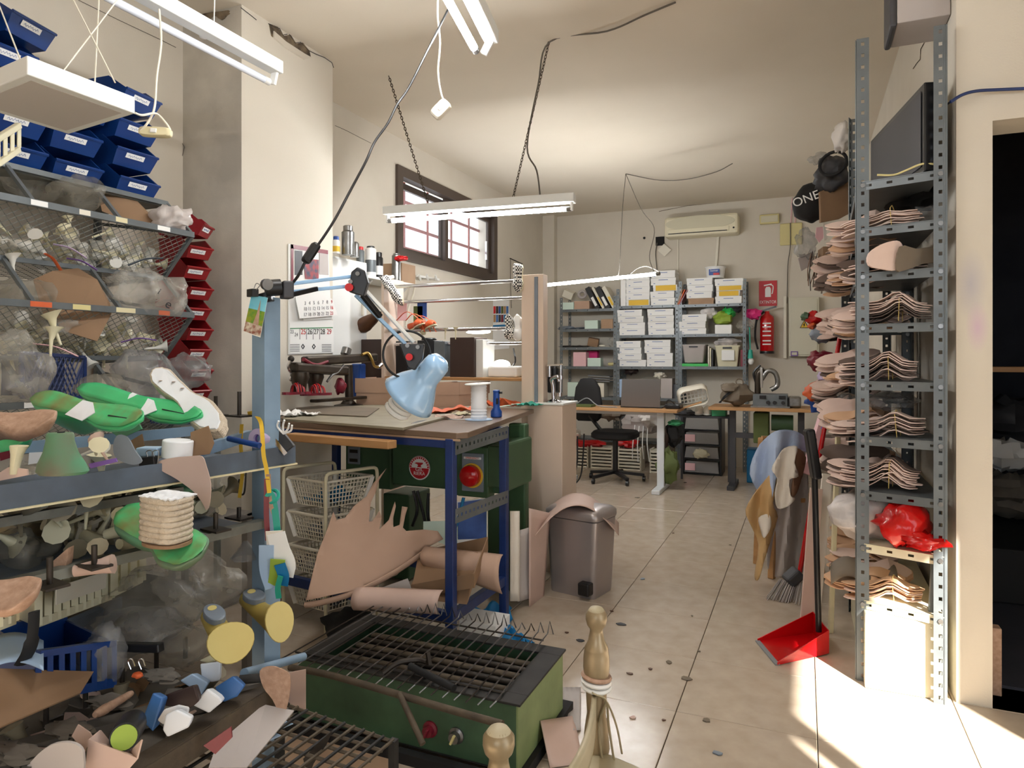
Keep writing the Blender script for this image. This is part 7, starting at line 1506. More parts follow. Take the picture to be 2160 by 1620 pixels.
MB().prism([(-0.032, -0.075), (0.032, -0.075), (0.032, 0.02), (0.018, 0.045), (-0.018, 0.045), (-0.032, 0.02)], 0.003, XF(c, RY)).build('extinguisher_symbol', 'paper', fs); MB().bar(c + V((-0.045, -0.002, 0.06)), c + V((0.04, -0.002, 0.075)), 0.003, 0.014).build('symbol_lever', 'paper', fs); MB().tube(spline([c + V((0.02, -0.002, 0.07)), c + V((0.055, -0.002, 0.05)), c + V((0.05, -0.002, -0.02)), c + V((0.042, -0.002, -0.04))]), 0.006, 5).build('symbol_hose', 'paper', fs)
fe = thing('fire_extinguisher', 'red fire extinguisher hanging on the back wall below its sign', 'extinguisher', Wy(1618, 746, 8.42)); c = Wy(1618, 746, 8.42)
MB().lathe([(0.07, 0), (0.078, 0.01), (0.078, 0.40), (0.07, 0.43), (0.03, 0.46), (0.022, 0.49)], 24, c).build('cylinder', 'red_gloss', fe, smooth=True); MB().boxa((c.x - 0.03, c.y + 0.05, c.z + 0.3), (c.x + 0.03, YB, c.z + 0.34)).build('wall_bracket', 'dark_grey', fe); MB().lathe([(0.0785, 0.0), (0.0795, 0.02), (0.0785, 0.03)], 24, c, None, False).build('base_ring', 'black_plastic', fe)
MB().bar(c + V((-0.08, 0, 0.49)), c + V((0.1, -0.02, 0.54)), 0.02, 0.02).build('handle', 'black_plastic', fe); MB().tube(spline([c + V((-0.03, 0, 0.49)), c + V((-0.11, 0, 0.40)), c + V((-0.13, 0, 0.2)), c + V((-0.1, 0, 0.05))]), 0.012, 8).build('hose', 'black_plastic', fe, smooth=True)
for z in (0.34, 0.3, 0.25, 0.2, 0.14, 0.1): MB().boxa((c.x - 0.045, c.y - 0.0805, c.z + z), (c.x + 0.045, c.y - 0.07, c.z + z + 0.014)).build('printed_line', 'paper', fe)
ec = thing('electrical_cabinet', 'cream electrical cabinet with a yellow warning triangle on the back wall', 'cabinet', Wy(1695, 755, 8.5)); yb(1664, 628, 1728, 752, 8.44, 0.1, 'cabinet_cream', 'case', ec, 0.006); yb(1668, 632, 1724, 748, 8.43, 0.014, 'cabinet_cream', 'door', ec, 0.004)
tri = [Wy(1687, 692, 8.425), Wy(1706, 692, 8.425), Wy(1696.5, 675, 8.425)]; sheet('warning_triangle', tri, 'black_ink', '', '', 0.003, parent=ec); ctr = sum(tri, V((0, 0, 0))) / 3; sheet('warning_field', [ctr + (p - ctr) * 0.78 + V((0, -0.002, 0)) for p in tri], 'yellow', '', '', 0.002, parent=ec)
sheet('warning_bolt', [ctr + V((x, -0.005, z)) for x, z in ((0.004, 0.035), (-0.014, 0.0), (-0.002, 0.0), (-0.008, -0.022), (0.012, 0.008), (0.002, 0.008), (0.01, 0.035))], 'black_ink', '', '', 0.001, parent=ec); yb(1668, 741, 1683, 751, 8.42, 0.006, 'purple', 'name_plate', ec, 0); yb(1670, 743, 1681, 749, 8.417, 0.006, 'cabinet_cream', 'name_field', ec, 0)
tag(MB().bar(Wy(1656, 625, 8.52), Wy(1656, 756, 8.52), 0.035, 0.035).build('cable_duct', 'off_white', bevel=0.006), 'white plastic cable duct beside the electrical cabinet', 'duct')
pk = thing('hanging_pink_bag', 'pink bag hanging from the shelving end beside the extinguisher', 'bag', Wy(1590, 672, 8.3)); MB().blob(Wy(1590, 662, 8.3), (0.09, 0.05, 0.06), 88, 0.3, crease=0.2).build('bag_body', 'pink', pk, smooth=True)
fd = thing('feather_duster', 'teal handled duster hanging at the shelving end', 'duster', Wy(1583, 770, 8.1)); MB().bar(Wy(1575, 690, 8.165), Wy(1582, 690, 8.095), 0.01, 0.01).build('hook', 'steel', fd); MB().cyl(Wy(1581, 690, 8.1), Wy(1583, 755, 8.1), 0.007, n=8).build('handle', 'teal', fd); MB().cyl(Wy(1583, 738, 8.1), Wy(1583, 756, 8.1), 0.02, 0.03, n=12).build('grip', 'teal', fd, smooth=True); MB().blob(Wy(1584, 762, 8.1), (0.03, 0.03, 0.04), 2, 0.1).build('white_tip', 'white_plastic', fd, smooth=True)

# ------------------------------------------------------------------ computer desk, chair and below
dk = thing('computer_desk', 'wood-topped computer desk on white T-shaped legs', 'desk', (-1.75, 6.95, 0)); ZD = 0.80; YDK = 6.60
xl, xr = Wy(1180, 860, YDK).x, Wy(1428, 860, YDK).x
MB().boxa((xl, YDK, ZD - 0.028), (xr, YDK + 0.43, ZD)).build('desk_top', 'wood', dk, bevel=0.003)
for u in (1193, 1393):
    x = Wy(u, 900, YDK + 0.12).x; MB().boxa((x - 0.035, YDK + 0.12, 0.04), (x + 0.035, YDK + 0.2, ZD - 0.03)).build('leg', 'desk_white', dk, bevel=0.005); MB().boxa((x - 0.04, YDK - 0.12, 0.0), (x + 0.04, YDK + 0.42, 0.045)).build('foot', 'desk_white', dk, bevel=0.008)
MB().boxa((Wy(1193, 900, 6.7).x, 6.78, ZD - 0.07), (Wy(1393, 900, 6.7).x, 6.82, ZD - 0.03)).build('cross_rail', 'desk_white', dk)
lt = thing('laptop', 'grey laptop seen from behind on the computer desk', 'laptop', V((Wy(1352, 858, 6.75).x, 6.85, ZD)))
la, lb = Wy(1310, 858, 6.78), Wy(1392, 858, 6.78); la.z = lb.z = ZD + 0.012; up_ = V((0.0, -0.05, 0.275)); sk = V((0.03, 0, 0))
sheet('lid', [la, lb, lb + up_ + sk * 0.6, la + up_ + sk * 0.8], 'laptop', '', '', 0.008, parent=lt); MB().boxa((la.x - 0.01, 6.79, ZD + 0.001), (lb.x + 0.02, 7.01, ZD + 0.014)).build('keyboard_base', 'dark_grey', lt, bevel=0.003)
tag(MB().boxa((lb.x + 0.05, 6.75, ZD + 0.001), (lb.x + 0.2, 6.95, ZD + 0.05)).build('desk_box', 'black_plastic', bevel=0.015), 'low black device at the right end of the desk', 'device')
tag(MB().tube(spline([(lb.x + 0.06, 6.74, ZD + 0.05), (lb.x + 0.1, 6.72, ZD + 0.09), (lb.x + 0.15, 6.74, ZD + 0.05)]), 0.006, 6).build('headband', 'black_plastic'), 'black cable arch beside the laptop', 'cable')
tag(MB().tube(spline([V((la.x - 0.02, 6.7, ZD + 0.005)), V((la.x - 0.2, 6.65, ZD + 0.02)), V((la.x - 0.33, 6.7, ZD + 0.09)), V((la.x - 0.45, 6.72, ZD + 0.03)), V((xl + 0.1, 6.72, ZD + 0.008))]), 0.006, 6).build('desk_cable', 'grey'), 'grey cable looping on the left of the desk', 'cable')
tag(MB().boxa((xl + 0.1, 6.66, ZD + 0.001), (xl + 0.32, 6.82, ZD + 0.022)).build('paper_pad', 'olive', bevel=0.003), 'stack of papers on the left end of the desk', 'papers')
ch = thing('office_chair', 'black office swivel chair behind the computer desk', 'chair', V((Wz(1298, 1015, 0).x, Wz(1298, 1015, 0).y, 0))); c = V(ch.location)
for k in range(5):
    a = math.radians(72 * k + 20); e = c + V((0.30 * math.cos(a), 0.30 * math.sin(a), 0.06)); MB().bar(c + V((0, 0, 0.10)), e + V((0, 0, 0.01)), 0.045, 0.03).build('base_arm', 'black_plastic', ch, bevel=0.006); MB().cyl(e + V((-0.014, 0, -0.03)), e + V((0.014, 0, -0.03)), 0.028, n=14).build('castor', 'black_plastic', ch, smooth=True)
MB().cyl(c + V((0, 0, 0.08)), c + V((0, 0, 0.45)), 0.028, n=14).build('gas_column', 'black_plastic', ch, smooth=True)
MB().loft([[c + V((x * g, y * g, z)) for x, y in rrect(0.47, 0.45, 0.14, 5)] for g, z in ((0.85, 0.45), (1.0, 0.47), (1.0, 0.51), (0.9, 0.535))]).build('seat', 'black_matte', ch, smooth=True)
bx = Wy(1240, 830, c.y + 0.06).x; MB().loft([[V((bx + x, c.y + 0.06 + dy, z)) for x, dy in rrect(w_, 0.06, 0.025, 4)] for w_, z in ((0.22, 0.62), (0.30, 0.66), (0.32, 0.8), (0.27, 0.98), (0.16, 1.07), (0.1, 1.08))]).build('backrest', 'black_matte', ch, smooth=True)
MB().bar(V((bx, c.y + 0.06, 0.70)), c + V((-0.1, 0, 0.46)), 0.05, 0.02).build('back_bar', 'black_plastic', ch)
# stacks of trays, cloths, bags under the desk
def slatstack(lab, u0, u1, z0, n, Y, m='off_white'):
    a, b = Wy(u0, 960, Y), Wy(u1, 960, Y); t = thing('tray_stack', lab, 'tray', ((a.x + b.x) / 2, Y + 0.1, z0))
    for k in range(n): MB().boxa((a.x, Y, z0 + 0.038 * k), (b.x, Y + 0.26, z0 + 0.038 * k + 0.02)).build('tray', m, t, bevel=0.004)
    for x in (a.x, b.x): MB().boxa((x - 0.008, Y + 0.02, z0), (x + 0.008, Y + 0.24, z0 + 0.038 * n)).build('tray_post', m, t)
slatstack('left stack of pale slatted trays under the desk', 1203, 1238, 0.001, 7, 7.75); slatstack('middle stack of pale slatted trays behind the chair base', 1246, 1290, 0.001, 7, 7.75); slatstack('right stack of pale slatted trays under the desk', 1304, 1350, 0.001, 7, 7.75); slatstack('narrow stack of pale trays beside the desk leg', 1371, 1386, 0.001, 7, 7.7)
def cloth(lab, u, v, Y, sx, sz, m, seed, nm='cloth', cat='cloth', sy=0.12): return tag(MB().blob(Wy(u, v, Y), (sx, sy, sz), seed, 0.3, 2.2, crease=0.18).build(nm, m, smooth=True), lab, cat)
cloth('flat red cloth on the left trays under the desk', 1235, 935, 7.85, 0.25, 0.04, 'red', 91); cloth('red cloth on the right trays under the desk', 1325, 934, 7.85, 0.12, 0.05, 'red', 92)
cloth('heap of white and grey sacks under the desk', 1352, 888, 7.9, 0.2, 0.13, 'leather_grey', 93); cloth('white sack with drawstring under the desk', 1372, 880, 7.8, 0.12, 0.1, 'bag_white', 94); cloth('beige sack behind the chair back', 1292, 872, 8.0, 0.14, 0.08, 'taupe', 95); cloth('striped cloth at the left under the desk', 1213, 875, 8.0, 0.06, 0.06, 'off_white', 96).location.z = 0.302
for k in range(4): tag(MB().tube(spline([Wy(1340 + 9 * k, 890, 7.85), Wy(1335 + 10 * k, 935, 7.68), Wy(1334 + 12 * k, 968 + 6 * (k % 2), 7.7)]), 0.006, 5).build('drawstring', 'white_plastic'), ('first', 'second', 'third', 'fourth')[k] + ' white drawstring from the left hanging under the desk', 'string')
cloth('olive green cloth bag hanging on the desk leg', 1410, 980, 6.78, 0.1, 0.16, 'olive', 97, 'cloth_bag', 'bag', 0.06); cloth('black bag hanging above the olive bag', 1421, 915, 6.85, 0.08, 0.12, 'black_matte', 98, 'cloth_bag', 'bag', 0.06); cloth('maroon scarf hanging beside the olive bag', 1402, 930, 6.8, 0.035, 0.13, 'dark_brown', 99, 'scarf', 'scarf', 0.04); cloth('green cloth at the shelving foot', 1424, 892, 6.87, 0.07, 0.03, 'green_box', 100)
for k, pts in enumerate(([(1232, 915), (1230, 960), (1222, 1010), (1190, 1035)], [(1218, 920), (1215, 990), (1188, 1030)])): tag(MB().tube(spline([W(u, v, 6.7) for u, v in pts]), 0.008, 6).build('floor_cable', 'black_plastic', smooth=True), ('thick', 'thin')[k] + ' black cable falling from the desk to the floor', 'cable')
# drawer tower
dt = thing('drawer_tower', 'dark drawer tower with clear plastic drawers beside the desk', 'drawers', Wz(1480, 1002, 0)); YT = dt.location.y
x0, x1 = Wy(1442, 950, YT).x, Wy(1520, 950, YT).x
for x in (x0, x1): MB().boxa((x - 0.012, YT, 0), (x + 0.012, YT + 0.35, 0.66)).build('side', 'black_plastic', dt, bevel=0.004)
for k in range(5): MB().boxa((x0, YT, 0.005 + 0.16 * k), (x1, YT + 0.35, 0.02 + 0.16 * k)).build('frame_shelf', 'black_plastic', dt)
for k in range(4):
    d_ = MB().loft([[V(p) for p in ((x0 + 0.015, YT - 0.03, 0.03 + 0.16 * k), (x1 - 0.015, YT - 0.03, 0.03 + 0.16 * k), (x1 - 0.03, YT - 0.01, 0.15 + 0.16 * k), (x0 + 0.03, YT - 0.01, 0.15 + 0.16 * k))], [V(p) for p in ((x0 + 0.015, YT + 0.3, 0.03 + 0.16 * k), (x1 - 0.015, YT + 0.3, 0.03 + 0.16 * k), (x1 - 0.03, YT + 0.3, 0.15 + 0.16 * k), (x0 + 0.03, YT + 0.3, 0.15 + 0.16 * k))]]).build('drawer', 'clear_tub', dt)
    if k in (0, 2): MB().boxa((x0 + 0.02, YT - 0.036, 0.05 + 0.16 * k), (x0 + 0.13, YT - 0.03, 0.13 + 0.16 * k)).build('picture_label', 'pale_pink', d_)
cloth('pale cloth spilling from the second drawer', 1478, 957, YT - 0.06, 0.09, 0.05, 'cream_plastic', 101, sy=0.05)
# machine table on the right
mt = thing('machine_table', 'wood-topped sewing machine table on grey steel legs at the back', 'table', (-0.75, 7.4, 0)); ZM = 0.815; YM = 6.98; xm0, xm1 = Wy(1494, 850, YM).x, Wy(1716, 850, YM).x
MB().boxa((xm0, YM, ZM - 0.03), (xm1, YM + 0.55, ZM)).build('table_top', 'wood', mt, bevel=0.003)
for u in (1545, 1690):
    x = Wy(u, 900, YM + 0.2).x; MB().boxa((x - 0.03, YM + 0.2, 0.03), (x + 0.03, YM + 0.26, ZM - 0.03)).build('leg', 'dark_grey', mt, bevel=0.003); MB().boxa((x - 0.035, YM + 0.0, 0), (x + 0.035, YM + 0.5, 0.04)).build('foot', 'dark_grey', mt, bevel=0.004)
MB().boxa((Wy(1545, 900, 7.2).x, YM + 0.2, 0.50), (Wy(1690, 900, 7.2).x, YM + 0.24, 0.55)).build('cross_bar', 'dark_grey', mt)
MB().boxa((Wy(1590, 900, 7.2).x, YM + 0.15, 0.46), (Wy(1622, 900, 7.2).x, YM + 0.4, 0.76)).build('motor_box', 'olive', mt, bevel=0.01); MB().cyl((Wy(1650, 900, 7.2).x - 0.1, YM + 0.25, 0.66), (Wy(1650, 900, 7.2).x + 0.1, YM + 0.25, 0.66), 0.08, n=16).build('motor', 'green_machine', mt, smooth=True)
sw = thing('skiving_machine', 'grey skiving machine with curved arm on the back table', 'machine', (Wy(1640, 850, 7.2).x, 7.2, ZM)); xa, xb = Wy(1588, 850, 7.1).x, Wy(1690, 850, 7.1).x
MB().boxa((xa, 7.1, ZM + 0.001), (xb - 0.12, 7.35, ZM + 0.13)).build('body', 'grey_metal', sw, bevel=0.006); MB().boxa((xb - 0.12, 7.12, ZM + 0.002), (xb, 7.33, ZM + 0.11)).build('end_housing', 'steel', sw, bevel=0.02); MB().boxa((xa - 0.02, 7.09, ZM + 0.001), (xb - 0.1, 7.37, ZM + 0.015)).build('base_plate', 'steel', sw)
for u in (1620, 1634, 1652): MB().cyl((Wy(u, 840, 7.1).x, 7.085, ZM + 0.05), (Wy(u, 840, 7.1).x, 7.105, ZM + 0.05), 0.018, n=14).build('knob', 'black_plastic', sw, smooth=True)
for u in (1609, 1650): MB().boxa((Wy(u, 830, 7.1).x - 0.03, 7.09, ZM + 0.085), (Wy(u, 830, 7.1).x + 0.03, 7.101, ZM + 0.118)).build('dial_plate', 'black_ink', sw)
MB().tube(spline([Wy(1598, 830, 7.2), Wy(1600, 790, 7.2), Wy(1612, 778, 7.2)]), 0.03, 10).build('column', 'bronze_cast', sw, smooth=True); MB().tube(spline([Wy(1606, 800, 7.2), Wy(1620, 782, 7.2), Wy(1636, 788, 7.2), Wy(1640, 812, 7.2), Wy(1626, 822, 7.2)]), 0.025, 10).build('curved_arm', 'steel', sw, smooth=True); MB().cyl(Wy(1606, 775, 7.18), Wy(1606, 818, 7.18), 0.016, n=10).build('needle_bar', 'chrome', sw, smooth=True); MB().tube(spline([Wy(1594, 805, 7.2), Wy(1590, 786, 7.2), Wy(1604, 770, 7.2)]), 0.012, 8).build('belt', 'black_plastic', sw, smooth=True)
bk_ = thing('backpack', 'taupe backpack slumped on the back table', 'backpack', Wy(1550, 850, 7.15)); MB().blob(Wy(1555, 832, 7.15), (0.15, 0.1, 0.11), 105, 0.25, 1.6).build('bag_body', 'taupe', bk_, smooth=True); MB().blob(Wy(1540, 818, 7.08), (0.09, 0.06, 0.05), 106, 0.2).build('flap', 'taupe', bk_, smooth=True); MB().torus(Wy(1560, 806, 7.12), 0.035, 0.007, 16, 6, RE(80, 0, 20)).build('loop', 'taupe', bk_, smooth=True)
for k in range(2): MB().tube(spline([Wy(1545 - 5 * k, 825, 7.06), Wy(1530 - 4 * k, 838, 7.04), Wy(1517 + 3 * k, 849, 7.06)]), 0.012, 6, flat=0.5).build('strap', 'black_matte', bk_)
lw = thing('low_bench', 'low bench with shoes left of the machine table', 'bench', Wy(1470, 885, 7.2)); MB().boxa((Wy(1432, 880, 7.2).x, 7.2, 0.685), (Wy(1540, 880, 7.2).x, 7.5, 0.705)).build('bench_top', 'dark_grey', lw)
for u in (1436, 1536): MB().boxa((Wy(u, 900, 7.4).x - 0.01, 7.46, 0), (Wy(u, 900, 7.4).x + 0.01, 7.48, 0.685)).build('leg', 'dark_grey', lw)
for k in range(2): o = thing('sneaker', ('left', 'right')[k] + ' white sneaker toe forward on the low bench', 'shoe', Wy(1475 + 18 * k, 881, 7.22)); p = V((Wy(1475 + 18 * k, 870, 7.3).x, 7.3, 0.706)); MB().blob(p + V((0, 0, 0.045)), (0.042, 0.11, 0.06), 3, 0.08, flatten=-0.04).build('upper', 'white_hide', o, smooth=True); MB().blob(p + V((0, 0, 0.012)), (0.045, 0.115, 0.014), 4, 0.02).build('sole', 'paper', o, smooth=True)
tag(MB().boxa((Wy(1501, 870, 7.2).x, 7.22, 0.706), (Wy(1530, 870, 7.2).x, 7.4, 0.79)).build('green_box', 'green_box', bevel=0.003), 'green box beside the white sneakers', 'box')
wk = thing('lattice_basket', 'white lattice basket tipped on its side beside the laptop desk', 'basket', Wy(1460, 845, 7.0)); Rk = RE(-70, -12, 15); pk0 = Wy(1461, 833, 7.15)
for k in range(8): MB().box(pk0 + Rk @ V((-0.13 + 0.037 * k, 0, 0)), (0.01, 0.17, 0.008), Rk).build('slat', 'white_plastic', wk)
for k in range(5): MB().box(pk0 + Rk @ V((0, -0.08 + 0.04 * k, 0)), (0.28, 0.01, 0.008), Rk).build('slat', 'white_plastic', wk)
MB().loft([[pk0 + Rk @ V((x * g, y * g, z)) for x, y in rrect(0.30, 0.2, 0.06, 4)] for g, z in ((1.02, 0.01), (0.9, -0.09))], False).build('wall', 'off_white', wk, smooth=True, solid=0.004)
tag(MB().box(Wy(1455, 856, 6.95), (0.24, 0.1, 0.012), RE(0, -20, 10)).build('wood_piece', 'wood', bevel=0.002), 'loose board leaning before the tipped basket', 'board')
cloth('dark cloth pile on the low bench', 1448, 872, 7.3, 0.12, 0.035, 'dark_grey', 107); tag(MB().boxa((Wy(1575, 950, 7.5).x, 7.5, 0), (Wy(1600, 950, 7.5).x, 7.7, 0.35)).build('teal_crate', 'teal_blue', bevel=0.01), 'blue crate under the machine table', 'crate')

# ------------------------------------------------------------------ steel racks of insoles along the right wall
ZSH = (0.326, 0.553, 0.765, 0.983, 1.205, 1.434, 1.64, 1.821, 2.007)
def rack(lab, P, ztop, zs, cream=()):
    t = thing('steel_rack', lab, 'rack', sum(P, V((0, 0, 0))) / 4); FL, FR, BR, BL = P; ex = (FR - FL).normalized(); ey = (BL - FL).normalized()
    for p, sx, sy, h in ((FL, 1, 1, ztop[0]), (FR, -1, 1, ztop[1]), (BL, 1, -1, ztop[2]), (BR, -1, -1, ztop[2])):
        perf(p + ex * sx * 0.02, p + ex * sx * 0.02 + V((0, 0, h)), 0.045, ey, 'grey_metal', t, 'upright', 0.046, 0.014, 0.012); perf(p + ey * sy * 0.022, p + ey * sy * 0.022 + V((0, 0, h)), 0.042, ex, 'grey_metal', t, 'upright', 0.046, 0.014, 0.012)
        for z in zs: MB().cyl(p + ex * sx * 0.02 + V((0, 0, z - 0.015)) - ey * sy * 0.006, p + ex * sx * 0.02 + V((0, 0, z - 0.015)) + ey * sy * 0.002, 0.009, n=8).build('bolt', 'steel', t)
    for k, z in enumerate(zs):
        m = 'cream_metal' if k in cream else 'grey_metal'; i = ex * 0.006
        sheet('shelf', [FL + i + V((0, 0, z)), FR - i + V((0, 0, z)), BR - i + V((0, 0, z)), BL + i + V((0, 0, z))], m, '', '', 0.003, parent=t)
        perf(FL + i + V((0, 0, z - 0.016)) + ey * 0.004, FR - i + V((0, 0, z - 0.016)) + ey * 0.004, 0.035, ey, m, t, 'shelf_lip', 0.07, 0.02, 0.01); MB().bar(FL + V((0, 0, z - 0.016)) + ey * 0.05, BL + V((0, 0, z - 0.016)) - ey * 0.05, 0.003, 0.034).build('shelf_lip', m, t)
    return t
PA = [V((0.20, 3.085, 0)), V((0.492, 2.985, 0)), V((0.50, 3.93, 0)), V((0.22, 3.93, 0))]; PB = [V((0.225, 3.97, 0)), V((0.50, 3.97, 0)), V((0.50, 4.87, 0)), V((0.225, 4.87, 0))]
ra = rack('near grey steel rack of insoles beside the doorway', PA, (2.585, 2.55, 2.53), ZSH, (0, 1)); rack('far grey steel rack of insoles along the right wall', PB, (2.3, 2.3, 2.1), (0.4, 0.75, 1.1, 1.45, 1.75, 2.02))
MB().cyl(W(1990, 880, 2.62), W(1958, 1400, 2.62), 0.012, n=12).build('x', 'grey_metal', None, smooth=True); o = bpy.data.objects['x']; o.name = 'grey_pipe'; tag(o, 'thin grey pipe leaning between rack and doorway wall', 'pipe')
EXA = (PA[0] - PA[1]).normalized()
def insole_me(kind):
    n = 12; mb = MB(); rings = []; Ln = 0.285
    bump = (0.035, 0.02, 0.05)[kind]
    for k in range(n + 1):
        s = k / n; w_ = ip(HW, s) * 1.2; z = bump * math.exp(-((s - 0.36) / 0.16) ** 2) + 0.012 * math.exp(-((s) / 0.18) ** 2) - 0.03 * max(0, s - 0.62) ** 1.3
        rings.append([V((s * Ln, ysh(s) + a * w_, z + b)) for a, b in ((-1, 0), (1, 0), (1, 0.0038), (-1, 0.0038))])
    return mb.loft(rings)
INS = []
for kd in range(3):
    for m in ('insole_pink', 'insole_tan', 'insole_dark'):
        o = insole_me(kd).build('insole', m, smooth=True); o.data.transform(Matrix.Translation(o.location)); INS.append(o.data); bpy.data.objects.remove(o)
def bundle(lab, p, xdir, n, kind, mi, band=True, tilt=0.0, gap=0.0085, twist=0.06, roll=0.0):
    t = thing('insole_bundle', lab, 'insoles', p, 'insole bundles on the steel racks'); t.rotation_euler = Euler((math.radians(roll), math.radians(tilt), math.atan2(xdir.y, xdir.x)))
    for k in range(n):
        o = bpy.data.objects.new('insole', INS[kind * 3 + (mi if RND.random() < 0.75 else (mi + 2) % 3)]); COL.objects.link(o); o.parent = t; o.location = (rr(-0.012, 0.012), rr(-0.006, 0.006), 0.002 + gap * k); o.rotation_euler = (rr(-0.03, 0.03), rr(-0.03, 0.03) - 0.012 * k, rr(-twist, twist))
    if band:
        x = 0.1; mb = MB().tube([V((x, 0.031, 0.006)), V((x, 0.033, 0.03 + gap * n)), V((x, 0, 0.046 + gap * n)), V((x, -0.033, 0.03 + gap * n)), V((x, -0.031, 0.006))], 0.0016, 5); me = bpy.data.meshes.new('rubber_band'); me.from_pydata([tuple(v) for v in mb.v], [], mb.f); me.materials.append(MATS['rubber_band']); o = bpy.data.objects.new('rubber_band', me); COL.objects.link(o); o.parent = t
NTH = ('nearest', 'second', 'third', 'fourth', 'fifth', 'sixth', 'seventh'); SHN = ('lowest', 'second lowest', 'third lowest', 'fourth', 'fifth', 'sixth', 'seventh', 'eighth', 'top')
for k, z in enumerate(ZSH[:-1]):
    if k == 1: continue
    for q in range(6):
        y = 3.10 + 0.155 * q; x = 0.455 - (0.03 if q else 0.0) - rr(0, 0.05); n = RND.randint(6, 9) if k not in (6, 7) else RND.randint(4, 6)
        bundle(f'{NTH[q]} insole bundle from the doorway on the {SHN[k]} shelf of the near rack', V((x, y, z + 0.004)), EXA if q == 0 else V((-1, rr(-0.12, 0.16), 0)), n, (0, 1, 2)[(k + q) % 3] if k != 4 else 2, 1 if k in (0,) else (0 if q % 3 != 2 else 1), q == 0, rr(-2, 6), 0.0085 if q == 0 else 0.007, 0.06 if q == 0 else 0.14, 0 if q == 0 else -rr(12, 42))
for k, z in enumerate((0.75, 1.1, 1.45, 1.75)):
    for q in range(4):
        bundle(f'{NTH[q]} insole bundle on the {("second", "third", "fourth", "fifth")[k]} shelf of the far rack', V((0.40 - rr(0, 0.08), 4.05 + 0.22 * q, z + 0.004)), V((-1, rr(-0.2, 0.2), 0)), RND.randint(6, 10), q % 3, 0, False, rr(2, 9), 0.008, 0.16, -rr(10, 45))
for q in range(5): bundle(('first', 'second', 'third', 'fourth', 'fifth')[q] + ' extra fan of insoles jutting out of the near rack', V((0.34, 3.5 + 0.1 * q, ZSH[2 + q] + 0.075)), V((-1, 0.1 * q - 0.2, 0)), 6, 1, 0, False, 8, 0.009, 0.2, -rr(25, 50))
plate('insole_fan', 'wide pink leather fan with jagged edge on the seventh rack shelf', 'leather', [(1832, 535), (1860, 515), (1890, 508), (1902, 518), (1900, 535), (1898, 548), (1890, 570), (1860, 568), (1832, 560)], 2.66, 'insole_pink', 0.012)
plate('insole_fan', 'taupe leather narrowing behind the pink jagged fan', 'leather', [(1898, 520), (1930, 525), (1955, 522), (1975, 525), (1975, 552), (1948, 556), (1915, 568), (1890, 570)], 2.64, 'taupe', 0.01)
# television, wall box, bags on the rack
tv = thing('television', 'dark flat television standing on top of the near rack', 'television', (0.38, 3.4, 2.01)); q0, q1 = V((0.425, 3.02, 2.015)), V((0.30, 3.74, 2.015)); up_ = V((0.0, 0, 0.34)); dx = V((0.04, 0.01, 0))
mb = MB(); mb.loft([[q0, q1, q1 + up_, q0 + up_], [q0 + dx, q1 + dx, q1 + dx + up_, q0 + dx + up_]]); mb.build('case', 'black_plastic', tv, bevel=0.004); nx = (q1 - q0).cross(up_).normalized(); nx = nx if nx.x < 0 else -nx
sheet('screen', [q0.lerp(q1, 0.04) + up_ * 0.07 + nx * 0.003, q0.lerp(q1, 0.96) + up_ * 0.07 + nx * 0.003, q0.lerp(q1, 0.96) + up_ * 0.93 + nx * 0.003, q0.lerp(q1, 0.04) + up_ * 0.93 + nx * 0.003], 'dark_grey', '', '', 0.002, parent=tv)
tag(MB().tube(spline([W(1850, 369, 2.7), W(1885, 369, 2.68), W(1910, 360, 2.65), W(1945, 346, 2.62), W(1978, 347, 2.6)]), 0.004, 6).build('yellow_cable', 'cream_cover', smooth=True), 'yellowish cable lying along the top shelf edge', 'cable')
sp_ = thing('wall_speaker', 'grey loudspeaker box with dark front fixed high on the right wall', 'speaker', (0.43, 3.3, 2.63)); MB().boxa((0.345, 3.12, 2.64), (XR - 0.002, 3.36, 3.05)).build('box', 'leather_grey', sp_, bevel=0.004); MB().boxa((0.32, 3.12, 2.63), (0.345, 3.36, 3.05)).build('front', 'dark_grey', sp_, bevel=0.01)
tag(MB().tube(spline([W(2005, 215, 2.55), W(2030, 200, 2.54), W(2060, 192, 2.53), W(2110, 189, 2.5), W(2200, 186, 2.46), W(2450, 182, 2.34)]), 0.006, 8).build('wall_cable', 'blue_frame', smooth=True), 'dark blue cable running along the wall above the doorway', 'cable')
tag(MB().tube(spline([W(1976, 245, 2.62), W(1984, 230, 2.6), W(2005, 215, 2.56)]), 0.004, 6).build('wall_cable', 'black_plastic', smooth=True), 'thin black cable from the television to the wall', 'cable')
rb = thing('red_plastic_bag', 'glossy red plastic bag on the cream rack shelf', 'bag', W(1915, 1150, 2.7)); MB().blob(W(1905, 1105, 2.68), (0.10, 0.09, 0.085), 111, 0.25, 1.6, crease=0.2).build('bag_body', 'bag_red', rb, smooth=True, ang=80); MB().blob(W(1950, 1140, 2.6), (0.07, 0.05, 0.03), 113, 0.4, 2.5, crease=0.3).build('bag_end', 'bag_red', rb, smooth=True, ang=80)
wbg = thing('white_plastic_bag', 'white plastic bag with dark print on the cream rack shelf', 'bag', W(1810, 1150, 2.85)); MB().blob(W(1815, 1085, 2.86), (0.12, 0.12, 0.10), 117, 0.3, 1.8, crease=0.15).build('bag_body', 'bag_milky', wbg, smooth=True, ang=80); MB().blob(W(1858, 1080, 2.84), (0.08, 0.07, 0.085), 118, 0.12, 1.8).build('bag_side', 'bag_milky', wbg, smooth=True, ang=80); text('AGUI', 0.045, W(1862, 1051, 2.755), RY @ RZ(4), 'black_ink', wbg)
